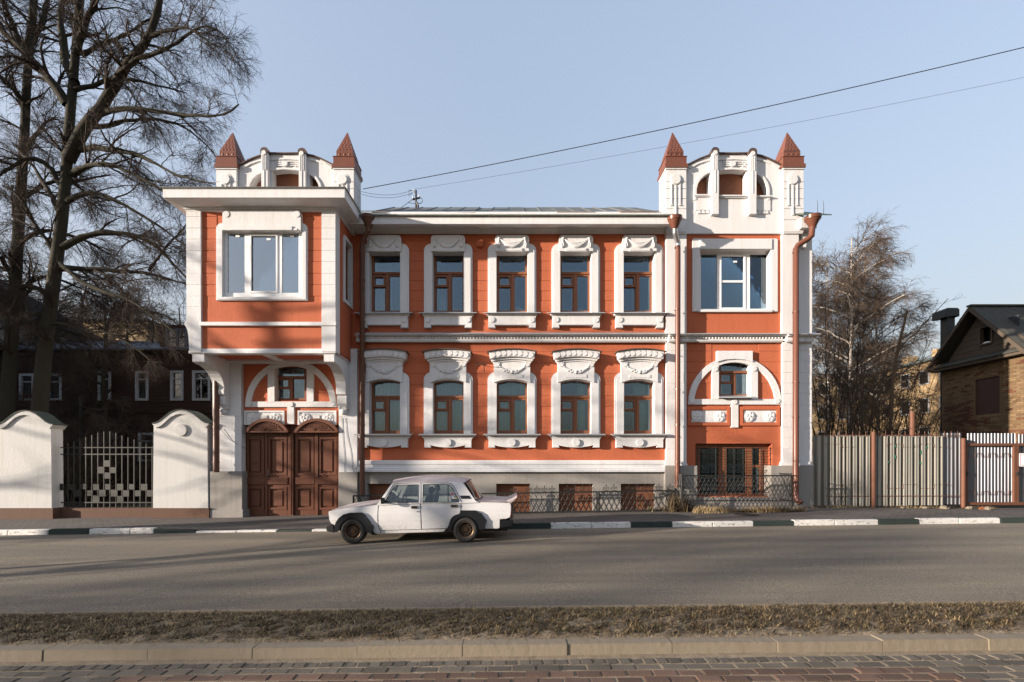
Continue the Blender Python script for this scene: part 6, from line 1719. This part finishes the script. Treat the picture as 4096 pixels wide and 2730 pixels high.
# shrub thickets: many stems from one stool
def shrub(name, label, x, Y, n, h, spread, seed, mat, lv, up=0.95, bend=0.3, r0=0.03, cat='shrub', group=None, dirx=0.0):
    r = np.random.default_rng(seed); X = px(x, Y); z = 0.012 * clip(X) - 0.12
    limbs = []
    for i in range(n):
        a = r.uniform(0, 2 * np.pi); L = h * r.uniform(0.55, 1.1); s = r.uniform(0.1, spread)
        ox, oy = r.normal() * 0.35, r.normal() * 0.35
        pts = [(X + ox + (s * L * math.cos(a) + dirx * L) * (u + bend * u * u), Y + oy + s * L * math.sin(a) * u * 0.7, z + L * up * (u - 0.12 * u * u)) for u in np.linspace(0, 1, 7)]
        limbs.append((pts, r0 * r.uniform(0.6, 1.3), 0.008))
    return tree_from_limbs(name, label, (X, Y, z), limbs, seed, lv, mat, mat, group, cat)
LS = [(7, 0.2, 1.0, (0.7, 1.9), (15, 50), 6, 0.14, -0.01, 0.55, 0.010, 4, 0.1), (6, 0.15, 1.0, (0.3, 0.9), (20, 55), 4, 0.16, 0.0, 0.6, 0.007, 3, 0.05), (3, 0.2, 1.0, (0.12, 0.35), (20, 60), 3, 0.15, 0.0, 0.7, 0.005, 3, 0.0)]
LW = [(9, 0.3, 1.0, (0.6, 1.6), (20, 70), 6, 0.16, 0.14, 0.55, 0.010, 3, 0.0), (8, 0.15, 1.0, (0.4, 1.1), (20, 60), 5, 0.14, 0.26, 0.6, 0.007, 3, 0.0), (3, 0.2, 1.0, (0.15, 0.5), (20, 50), 3, 0.12, 0.25, 0.7, 0.005, 3, 0.0)]
gs = 'shrubs in the left garden'
s1 = shrub('garden_shrub', 'drooping dark shrub behind the iron fence, left one', 250, 19.0, 14, 5.6, 0.42, 51, M['twig'], LW, group=gs)
s2 = shrub('garden_shrub', 'drooping dark shrub in front of the wooden house wall, middle of the fence', 450, 20.5, 14, 5.8, 0.45, 52, M['twig'], LW, group=gs)
for i, (x, Y, k, lab) in enumerate(((40, 20.0, 1.1, 'thicket at the far left edge behind the humped pier'), (620, 22.0, 0.8, 'low shrub behind the right pier of the garden wall'), (130, 22.0, 1.2, 'tall thicket between the two lime trunks'), (360, 22.5, 1.15, 'thicket close to the pale downpipe of the wooden house'))):
    copy_tree((s1, s2)[i % 2], px(x, Y), Y, -0.3, 2.0 + i, k, lab)
gr_ = 'shrubs behind the metal fence'
LS2 = [(9,) + LS[0][1:], (6,) + LS[1][1:], (3,) + LS[2][1:]]
y1_ = shrub('yard_shrub', 'dense dark thicket pressed against the mansion corner', 3325, 18.5, 15, 9.6, 0.17, 61, M['twig'], LS2, group=gr_)
y2_ = shrub('yard_shrub', 'tall many-stemmed shrub behind the left part of the metal fence', 3430, 20.5, 15, 10.0, 0.20, 62, M['shrubtwig'], LS2, group=gr_)
y3_ = shrub('yard_shrub', 'sunlit brown shrub behind the middle of the metal fence', 3560, 18.5, 14, 5.6, 0.34, 63, M['shrubtwig'], LS2, group=gr_, dirx=0.05)
shrub('yard_shrub', 'arching pale shrub leaning towards the brick house', 3610, 19.5, 9, 6.8, 0.30, 64, M['shrubtwig'], [(5,) + LS[0][1:], (4,) + LS[1][1:], (2,) + LS[2][1:]], group=gr_, dirx=0.16, bend=0.5)
for i, (src, x, Y, k, lab) in enumerate(((y3_, 3690, 17.8, 0.68, 'low twiggy shrub beside the brick house wall'), (y2_, 3500, 23.0, 1.0, 'many-stemmed shrub in front of the birches'), (y3_, 3450, 17.0, 0.95, 'bushy shrub right behind the left part of the metal fence'), (y3_, 3620, 22.0, 1.1, 'brown shrub before the yellow block'))):
    copy_tree(src, px(x, Y), Y, 0.1, 1.1 + i * 0.9, k, lab)
# birches beyond the yard
LBI = [(12, 0.1, 1.0, (0.8, 2.0), (20, 55), 6, 0.12, 0.03, 0.5, 0.018, 3, 0.1), (8, 0.1, 1.0, (0.6, 1.6), (20, 50), 5, 0.12, 0.14, 0.5, 0.0095, 3, 0.0), (4, 0.1, 1.0, (0.3, 0.9), (15, 45), 4, 0.10, 0.30, 0.7, 0.006, 3, 0.0)]
bir = [(3405, 27, 'tall birch with drooping twigs behind the yard, the higher one'), (3505, 29, 'birch with drooping twigs right of the taller birch'), (3310, 30, 'birch partly hidden by the mansion corner'), (3455, 33, 'birch behind the tall one, farthest back')]
for i, (x, Y, lab) in enumerate(bir):
    b = (px(x, Y), Y, 0.3)
    if i == 0: b0 = tree_from_limbs('birch_tree', lab, b, auto_limbs(*b, 15.5, 0.15, 26, 3.4, r_, lo=0.25, upw=0.95), 70, LBI, M['birchbark'], M['birchtwig'], 'birches beyond the yard')
    else: copy_tree(b0, *b, 1.7 * i, (0.92, 0.95, 1.08)[i - 1], lab)
# broken trunk
b = P3(3560, 1780, 18.0)
tree_from_limbs('broken_trunk', 'snapped grey tree trunk leaning right above the metal fence', b, [([b, P3(3566, 1560, 18), P3(3590, 1400, 18), P3(3612, 1320, 18), P3(3632, 1242, 18)], 0.075, 0.04), ([P3(3595, 1390, 18), P3(3660, 1330, 18), P3(3730, 1260, 17.8), P3(3785, 1200, 17.6)], 0.03, 0.01)], 80, [(7, 0.3, 1, (0.4, 1.2), (25, 60), 5, 0.15, 0, 0.4, 0.008, 3, 0.1), (4, 0.2, 1, (0.2, 0.5), (20, 50), 3, 0.1, 0, 0.6, 0.006, 3, 0.0)], M['shrubtwig'], M['shrubtwig'])
# street trees further down the street on the left: their long shadows reach the road and the oriel
gst = 'street trees down the road'
stl = [(-27.0, 5.6, 1.0, 'bare street tree nearest the mansion, down the road to the left'), (-34.0, 2.9, 0.95, 'second bare street tree down the road to the left'), (-25.0, 1.0, 0.75, 'small bare street tree on the near verge down the road'), (-41.0, 5.6, 1.1, 'last bare street tree down the road to the left')]
for i, (x, y, k, lab) in enumerate(stl):
    b = (x, y, 0.012 * x)
    if i == 0: st0 = tree_from_limbs('street_tree', lab, b, auto_limbs(*b, 12.0, 0.30, 11, 4.4, r_, lo=0.35), 90, [(5, 0.2, 1.0, (1.0, 2.6), (25, 60), 6, 0.16, 0.02, 0.6, 0.035, 5, 0.05), (3, 0.2, 1.0, (0.6, 1.4), (20, 60), 4, 0.2, 0.05, 0.5, 0.018, 3, 0.0)], M['bark'], M['twig'], gst)
    else: copy_tree(st0, *b, 2.1 * i, k, lab)
for i, (x, y, k, lab) in enumerate(((-44.0, -7.9, 0.95, 'bushy bare tree behind the viewer, nearest one'), (-49.0, -10.6, 1.0, 'bushy bare tree behind the viewer, farther one'))):
    copy_tree(proto[i % 2], x, y, 0.012 * clip(x), 0.8 * i, k, lab)['group'] = 'trees behind the viewer'
po = thing('street_pole', 'slim steel street pole down the road to the left', 'pole', (-17.5, 4.3, road_z(-17.5)))
MB().tube([(-17.5, 4.3, road_z(-17.5) - 0.2), (-17.5, 4.3, 2.4), (-17.5, 4.3, 4.9)], [0.085, 0.075, 0.055], 10).build('shaft', M['galv'], po, smooth=True)
MB().tube([(-17.5, 4.3, road_z(-17.5) - 0.1), (-17.5, 4.3, road_z(-17.5) + 0.5)], 0.12, 10).build('foot', M['galv'], po)
# ================================================================== BUILDINGS AROUND
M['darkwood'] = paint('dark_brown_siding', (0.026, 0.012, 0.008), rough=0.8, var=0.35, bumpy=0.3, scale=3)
M['bluegrey'] = paint('blue_grey_roof_sheet', (0.085, 0.10, 0.125), rough=0.5, var=0.2, metallic=0.3)
M['farglass'] = glassmat('house_window_glass', (0.25, 0.28, 0.30), 1.6, 0.06)
M['greypaint'] = paint('grey_window_paint', (0.30, 0.32, 0.34), rough=0.6, var=0.1)
HYW = 24.0
hx0, hx1 = px(-260, HYW), px(905, HYW)
hz = pz(1405, HYW); g0 = -0.35
wh = thing('wooden_house', 'dark brown timber house with grey roof in the shade behind the garden trees', 'house', ((hx0 + hx1) / 2, HYW, g0))
wins = [(545, 1490, 587, 1598), (685, 1488, 727, 1598), (773, 1488, 835, 1598), (398, 1737, 455, 1842), (556, 1737, 612, 1842), (395, 1490, 437, 1598), (190, 1500, 240, 1598), (80, 1500, 130, 1598)]
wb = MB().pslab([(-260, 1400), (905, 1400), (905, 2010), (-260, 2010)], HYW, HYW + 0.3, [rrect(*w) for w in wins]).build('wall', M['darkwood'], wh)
z = g0
while z < hz - 0.1:                            # siding boards, cut where a window stands
    zt_ = z + 0.195
    segs = [(hx0, hx1)]
    for (a, b, c, d) in wins:
        za, zc_ = pz(d, HYW), pz(b, HYW)
        if zt_ > za and z < zc_:
            xa, xc = px(a, HYW), px(c, HYW); ns = []
            for (s, e) in segs:
                if xa > s and xc < e: ns += [(s, xa), (xc, e)]
                else: ns.append((s, e))
            segs = ns
    for (s, e) in segs:
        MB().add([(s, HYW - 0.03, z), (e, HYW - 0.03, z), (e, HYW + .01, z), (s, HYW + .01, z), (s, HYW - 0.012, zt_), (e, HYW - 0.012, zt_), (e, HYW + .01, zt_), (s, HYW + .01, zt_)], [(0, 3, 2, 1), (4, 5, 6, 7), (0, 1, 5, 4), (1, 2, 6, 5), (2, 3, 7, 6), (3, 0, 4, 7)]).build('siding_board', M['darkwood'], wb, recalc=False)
    z += 0.2
for (a, b, c, d) in wins:
    o = MB().pslab(rrect(a - 5, b - 5, c + 5, d + 5), HYW - 0.06, HYW + 0.05, [rrect(a + 4, b + 4, c - 4, d - 4)]).build('window', M['greypaint'], wh)
    m = MB().pbox(a + 4, b + 26, c - 4, b + 30, HYW, HYW + 0.03)
    if c - a > 50: m.pbox((a + c) / 2 - 2, b + 30, (a + c) / 2 + 2, d - 4, HYW, HYW + 0.03)
    m.build('glazing_bar', M['greypaint'], o)
    MB().pbox(a + 2, b + 2, c - 2, d - 2, HYW + 0.05, HYW + 0.056).build('pane', M['farglass'], o)
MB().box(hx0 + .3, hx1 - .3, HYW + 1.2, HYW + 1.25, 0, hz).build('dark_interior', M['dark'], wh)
MB().add([(hx0 - .3, HYW - 0.5, hz - .05), (hx1 + .3, HYW - 0.5, hz - .05), (hx1 + .3, HYW + 4.5, hz + 1.75), (hx0 - .3, HYW + 4.5, hz + 1.75), (hx0 - .3, HYW - 0.5, hz + .03), (hx1 + .3, HYW - 0.5, hz + .03), (hx1 + .3, HYW + 4.5, hz + 1.83), (hx0 - .3, HYW + 4.5, hz + 1.83)],
         [(0, 3, 2, 1), (4, 5, 6, 7), (0, 1, 5, 4), (1, 2, 6, 5), (2, 3, 7, 6), (3, 0, 4, 7)]).build('roof', M['bluegrey'], wh)
d_ = MB().pbox(640, 1300, 770, 1404, HYW + 0.3, HYW + 3); d_.build('dormer', M['darkwood'], wh)
o = MB().pslab(rrect(660, 1315, 750, 1398), HYW + 0.24, HYW + 0.3, [rrect(674, 1322, 704, 1392), rrect(712, 1322, 738, 1392)]).build('dormer_window', M['bluegrey'], wh)
MB().pbox(674, 1322, 738, 1392, HYW + 0.28, HYW + 0.29).build('pane', M['farglass'], o)
MB().tube([P3(322, 1590, HYW - 0.2), P3(322, 1900, HYW - 0.2)], 0.07, 8).build('downpipe', M['bluegrey'], wh)
for b_, e in ((1412, 1424), (1640, 1652)): MB().pbox(-255, b_, 900, e, HYW - 0.09, HYW).build('trim_board', M['darkwood'], wh)

# unseen house, added to shade the timber house and the lower lime trunks
nh = thing('added_shade_house', 'plain plastered house out of view on the left, added to shade the garden', 'house', (-41, 22, -0.5))
MB().box(-52, -30, 12, 31, -0.6, 10.5).build('wall', M['grey'], nh)
MB().add([(-52.5, 11.5, 10.5), (-29.5, 11.5, 10.5), (-29.5, 31.5, 10.5), (-52.5, 31.5, 10.5), (-52.5, 21.5, 13.2), (-29.5, 21.5, 13.2)], [(0, 1, 5, 4), (3, 4, 5, 2), (1, 2, 5), (0, 4, 3), (0, 3, 2, 1)]).build('roof', M['bluegrey'], nh)
for i in range(5):
    for j in range(2): MB().box(-50 + 4 * i, -48.8 + 4 * i, 11.95, 12.0, 1.8 + 4 * j, 3.8 + 4 * j).build('window', M['farglass'], nh)

# ---------------------------------------------------------------- brick house on the right, gable towards the mansion
BX = 20.0
bh = thing('brick_house', 'old tan brick gabled house with boarded window behind the metal gate', 'house', (BX + 4, 18.4, 0.15))
def brickmat(n, c):
    t = NT(n); a = t.noise(t.pos(), 6, 5, 0.7); i = t.n('ShaderNodeObjectInfo')
    q = t.mix(a, sc3(c, 0.65), sc3(c, 1.25)); t.base(t.mix(1.0, q, t.ramp(i.outputs['Random'], [(0, (.75,) * 3), (1, (1.2,) * 3)]), 'MULTIPLY')); t.rough(0.9); t.bump(a, 0.5, 0.02); return t.m
BM = [brickmat('tan_brick', (0.145, 0.09, 0.046)), brickmat('whitewashed_brick', (0.175, 0.118, 0.064)), brickmat('red_brick', (0.10, 0.038, 0.022))]
M['mortar'] = plaster('lime_mortar', (0.13, 0.085, 0.046), amount=0.4)
ya, yb = 16.0, 20.0
wz = 6.05; wy0, wy1, wz0, wz1 = 17.64, 18.57, 3.75, 5.28
ly0, ly1, lz0, lz1 = 17.62, 18.62, 1.6, 2.75
bwl = MB().slabx([(ya, -0.2), (yb, -0.2), (yb, wz), (ya, wz)], BX, BX + 0.3, [[(wy0, wz0), (wy1, wz0), (wy1, wz1), (wy0, wz1)]]).build('wall', M['mortar'], bh)
MB().box(BX + 0.3, BX + 9, ya, ya + 0.3, -0.2, wz).build('street_wall', M['mortar'], bh)
MB().box(BX + 0.3, BX + 9, yb - 0.3, yb, -0.2, wz).build('yard_wall', M['mortar'], bh)
me_b = []
for k in range(3):
    o = MB().box(-0.012, 0.02, -0.122, 0.122, -0.034, 0.034).build('brick', BM[k], None, bevel=0.004, origin=(0, 0, 0)); me_b.append(o.data); bpy.data.objects.remove(o)
rb = random.Random(5); rest = [MB(), MB(), MB()]; cand = []
row = 0; z = 2.35
while z < wz - 0.08:
    y = ya + 0.13 + (0.13 if row % 2 else 0)
    while y < yb - 0.13:
        if not (wy0 - 0.13 < y < wy1 + 0.13 and wz0 - 0.04 < z < wz1 + 0.04):
            p = rb.random(); red = z < 3.0 or (y > 18.4 and z < 4.3)
            k = (2 if p < 0.6 else 0) if red else (2 if p < 0.06 else (1 if p < 0.5 else 0))
            cand.append((y, z, k))
        y += 0.262
    z += 0.078; row += 1
nb_ = 0
cand.sort()                                    # nearest ones show largest
for i, (y, z, k) in enumerate(cand):
    dx = rb.uniform(-0.004, 0.003)
    if y > 16.75 and nb_ < 290:
        nb_ += 1
        put('brick', me_b[k], bwl, (BX + dx, y, z))
    else: rest[k].box(BX - 0.012 + dx, BX + 0.02, y - 0.122, y + 0.122, z - 0.034, z + 0.034)
for k in range(3):
    if rest[k].v: rest[k].build('brickwork', BM[k], bwl, recalc=False)['kind'] = 'stuff'
M['boardgrey'] = paint('grey_gable_board', (0.075, 0.058, 0.042), rough=0.85, var=0.3, bumpy=0.3)
M['slate'] = paint('mossy_corrugated_roof', (0.055, 0.053, 0.043), rough=0.85, var=0.4, bumpy=0.5, scale=4)
apz, apy = 8.2, 18.4
gp = MB().slabx([(ya + 0.2, wz), (yb - 0.05, wz), (apy, apz - 0.12)], BX + 0.02, BX + 0.12, [[(17.93, 6.74), (18.33, 6.74), (18.33, 7.42), (17.93, 7.42)]]).build('gable', M['boardgrey'], bh)
zz = wz
while zz < apz - 0.3:
    f0 = (zz - wz) / (apz - 0.12 - wz); a0, a1 = ya + 0.2 + (apy - ya - 0.2) * f0 + 0.05, yb - 0.05 - (yb - 0.05 - apy) * f0 - 0.05
    f1 = (zz + 0.24 - wz) / (apz - 0.12 - wz); b0, b1 = ya + 0.2 + (apy - ya - 0.2) * f1 + 0.05, yb - 0.05 - (yb - 0.05 - apy) * f1 - 0.05
    if b1 > b0:
        parts_ = [((a0, b0), (a1, b1))] if zz + .24 < 6.74 or zz > 7.42 else [((a0, b0), (17.9, 17.9)), ((18.36, 18.36), (a1, b1))]
        for (l0, l1), (r0_, r1_) in parts_:
            if l0 < r0_: MB().slabx([(l0, zz + 0.006), (r0_, zz + 0.006), (max(r1_, l1 + .01), zz + 0.236), (l1, zz + 0.236)], BX - 0.012, BX + 0.03).build('gable_board', M['boardgrey'], gp)
    zz += 0.245
o = MB().slabx([(17.86, 6.68), (18.40, 6.68), (18.40, 7.48), (17.86, 7.48)], BX - 0.05, BX + 0.0, [[(17.93, 6.74), (18.33, 6.74), (18.33, 7.42), (17.93, 7.42)]]).build('attic_window', M['boardgrey'], bh)
MB().box(BX + 0.5, BX + 0.55, 17.4, 18.9, 6.3, 7.7).build('dark_loft', M['dark'], o)
MB().slabx([(17.93, 6.74), (18.33, 6.74), (18.33, 6.80), (18.2, 6.83), (18.05, 6.80), (17.93, 6.82)], BX + 0.05, BX + 0.06).build('torn_foil', M['paper'], o)
MB().box(BX + 0.05, BX + 0.1, wy0 - 0.02, wy1 + 0.02, wz0 - 0.02, wz1 + 0.02).build('window_boarding', paint('brown_window_board', (0.055, 0.026, 0.02), rough=0.7, var=0.2), bh)
MB().box(BX - 0.05, BX + 0.05, ly0, ly1, lz1, lz1 + 0.12).build('lower_window_lintel', M['bluegrey'], bh)
# pent strip under the gable, roof planes with bargeboards
MB().add([(BX - 0.42, ya - .2, wz - 0.02), (BX - 0.42, yb + .35, wz - 0.02), (BX + .05, yb + .35, wz + 0.22), (BX + .05, ya - .2, wz + 0.22), (BX - 0.42, ya - .2, wz + 0.03), (BX - 0.42, yb + .35, wz + 0.03), (BX + .05, yb + .35, wz + 0.27), (BX + .05, ya - .2, wz + 0.27)],
         [(0, 3, 2, 1), (4, 5, 6, 7), (0, 1, 5, 4), (1, 2, 6, 5), (2, 3, 7, 6), (3, 0, 4, 7)]).build('pent_roof', M['slate'], bh)
MB().box(BX - 0.36, BX, ya - .1, yb + .2, wz - 0.14, wz - 0.03).build('eaves_box', M['boardgrey'], bh)
s_ = (apz - wz + 0.05) / (apy - ya + 0.1)
def rp(y): return apz + 0.2 - abs(y - apy) * 1.18
for sgn, ye in ((-1, 15.9), (1, 20.45)):
    m = MB(); n = 46
    for i in range(n + 1):                      # corrugated sheets: waves across the slope
        x = BX - 0.45 + 9.6 * i / n; w_ = 0.03 * (i % 2)
        m.v += [(x, apy, rp(apy) + w_), (x, ye, rp(ye) + w_)]
        if i: m.f.append((2 * i - 2, 2 * i, 2 * i + 1, 2 * i - 1))
    m.build('roof', M['slate'], bh, recalc=False)
    MB().add([(BX - 0.47, apy, rp(apy) - .02), (BX - 0.47, ye, rp(ye) - .02), (BX - 0.43, ye, rp(ye) - .02), (BX - 0.43, apy, rp(apy) - .02), (BX - 0.47, apy, rp(apy) - .2), (BX - 0.47, ye, rp(ye) - .2), (BX - 0.43, ye, rp(ye) - .2), (BX - 0.43, apy, rp(apy) - .2)],
             [(0, 1, 2, 3), (7, 6, 5, 4), (0, 4, 5, 1), (2, 6, 7, 3), (1, 5, 6, 2), (0, 3, 7, 4)]).build('bargeboard', M['boardgrey'], bh)
MB().box(BX - 0.46, BX + 9, apy - 0.1, apy + 0.1, rp(apy) - 0.02, rp(apy) + 0.05).build('ridge_cap', M['slate'], bh)
fl = thing('flue_pipe', 'dark square flue with wide cap standing behind the brick house', 'chimney', (px(3805, 20.8), 20.8, 0.2))
MB().pbox(3790, 1262, 3820, 1900, 20.8, 21.15).build('flue_shaft', M['iron'], fl)
MB().pslab([(3781, 1238), (3790, 1232), (3830, 1232), (3838, 1238), (3838, 1266), (3826, 1262), (3790, 1268), (3780, 1268)], 20.65, 21.3).build('flue_cap', M['iron'], fl)
o = MB().tube([P3(3648, 1900, 15.2), P3(3648, 1648, 15.2)], 0.085, 12).build('rusty_pipe_stub', M['rust'], None, smooth=True)
tag(o, 'rusty steel pipe stub rising just behind the metal fence', 'pipe')

# ---------------------------------------------------------------- apartment blocks far behind
M['yellow'] = plaster('yellow_brick_wall', (0.33, 0.235, 0.13), amount=0.3)
M['farroof'] = paint('far_roof', (0.10, 0.12, 0.12), rough=0.8)
yb_ = thing('apartment_block', 'sunlit yellow five storey block far behind the yard shrubs', 'building', (40, 42, 0))
ztop = 11.4
MB().box(40, 52, 34, 47, -0.5, ztop).build('wall', M['yellow'], yb_)
MB().box(28, 40, 47, 58, -0.5, ztop - 0.3).build('rear_wing', M['yellow'], yb_)
MB().box(39.6, 52.4, 33.6, 47.3, ztop, ztop + 0.25).build('roof', M['farroof'], yb_)
MB().box(27.6, 39.5, 46.7, 58, ztop - 0.3, ztop - 0.05).build('roof', M['farroof'], yb_)
for (a, b) in ((44.5, 45.3), (41.5, 42.0), (38.5, 39.3)): MB().box(41, 42, a, b, ztop + 0.25, ztop + 1.3).build('chimney', M['yellow'], yb_)
for i in range(6):
    for j in range(4):
        y, z = 35.2 + 2.0 * i, 1.0 + 2.75 * j
        o = MB().box(39.95, 40.05, y, y + 1.0, z, z + 1.4).build('window', M['greypaint'], yb_)
        MB().box(39.93, 39.95, y + .1, y + .9, z + .1, z + 1.3).build('pane', M['farglass'], o)
for i in range(5):
    for j in range(4):
        x, z = 29 + 2.2 * i, 1.0 + 2.7 * j
        o = MB().box(x, x + 1.0, 46.95, 47.05, z, z + 1.4).build('window', M['greypaint'], yb_)
        MB().box(x + .1, x + .9, 46.93, 46.95, z + .1, z + 1.3).build('pane', M['farglass'], o)
lb = thing('apartment_block', 'pale yellow block far behind the wooden house roof on the left', 'building', (px(420, 62), 62, 0))
MB().box(px(250, 62), px(590, 62), 62, 72, -0.5, pz(1285, 62)).build('wall', M['yellow'], lb)
MB().box(px(244, 62), px(596, 62), 61.6, 72, pz(1285, 62), pz(1278, 62)).build('roof', M['farroof'], lb)
for i in range(8):
    for j in range(6):
        x, z = px(265 + 40 * i, 62), 2 + 2.9 * j
        o = MB().box(x, x + 0.9, 61.95, 62.05, z, z + 1.4).build('window', M['greypaint'], lb)
        MB().box(x + .08, x + .82, 61.93, 61.95, z + .1, z + 1.3).build('pane', M['farglass'], o)

# ---------------------------------------------------------------- roof mast and overhead wires
ms = thing('wire_mast', 'small dark pole with cross-arm and insulators on the mansion roof ridge', 'mast', P3(1664, 832, 17.0))
Ym = 17.0
MB().tube([P3(1664, 836, Ym), P3(1664, 762, Ym)], 0.035, 8).build('mast_pole', M['iron'], ms)
MB().tube([P3(1672, 836, Ym), P3(1672, 822, Ym), P3(1665, 808, Ym)], 0.04, 6).build('mast_brace', M['iron'], ms)
MB().tube([P3(1650, 799, Ym), P3(1680, 792, Ym)], 0.035, 6).build('cross_arm', M['iron'], ms)
MB().tube([P3(1662, 778, Ym), P3(1654, 764, Ym)], 0.02, 6).build('top_arm', M['iron'], ms)
for (x, y) in ((1652, 790), (1677, 783), (1654, 760)): MB().tube([P3(x, y + 6, Ym), P3(x, y + 2, Ym), P3(x, y - 3, Ym)], [0.012, 0.035, 0.02], 7).build('insulator', M['curtainw'], ms)
MB().tube([P3(1668 + 12 * math.cos(a) + 10, 803 - 12 * math.sin(a), Ym) for a in np.linspace(-2.4, 2.6, 14)], 0.012, 5).build('cable_loop', M['iron'], ms)
for q in ([(1650, 798), (1632, 812), (1604, 832)], [(1650, 800), (1660, 815), (1634, 812)], [(1654, 762), (1636, 762), (1635, 784), (1650, 772)]):
    MB().tube([P3(a, b, Ym) for a, b in q], 0.01, 5).build('cable_tail', M['iron'], ms)
def wire(pts, r, label):
    P = []; (a, b) = pts; n = 24
    for i in range(n + 1):
        t_ = i / n; sag = 4 * t_ * (1 - t_)
        P.append(tuple(a[k] * (1 - t_) + b[k] * t_ - (0.16 * sag if k == 2 else 0) for k in range(3)))
    o = MB().tube(P, r, 5).build('overhead_wire', M['iron'], None)
    return tag(o, label, 'wire', 'overhead wires')
wire((P3(1452, 757, 14.6), P3(4330, 134, 11.5)), 0.0115, 'thicker overhead wire from the left attic up to the right picture edge')
wire((P3(1655, 758, 17.0), P3(4330, 262, 15.0)), 0.0045, 'thin overhead wire from the roof mast passing behind the tower spires')
wire((P3(1446, 767, 14.8), P3(1654, 760, 17.0)), 0.006, 'upper short wire between the left attic and the roof mast')
wire((P3(1446, 778, 14.8), P3(1650, 772, 17.0)), 0.006, 'lower short wire between the left attic and the roof mast')
# weed stems on the torn eaves
for i, (x, h) in enumerate(((3270, 802), (3294, 803))):
    o = MB().tube([P3(x, 858, 13.5), P3(x + 1, 830, 13.5), P3(x - 1, h, 13.5)], [0.008, 0.007, 0.004], 5).build('weed_stem', M['twig'], None)
    tag(o, ('left', 'right')[i] + ' one of two dry weed stems on the tower eaves', 'weed', 'weeds on the eaves')
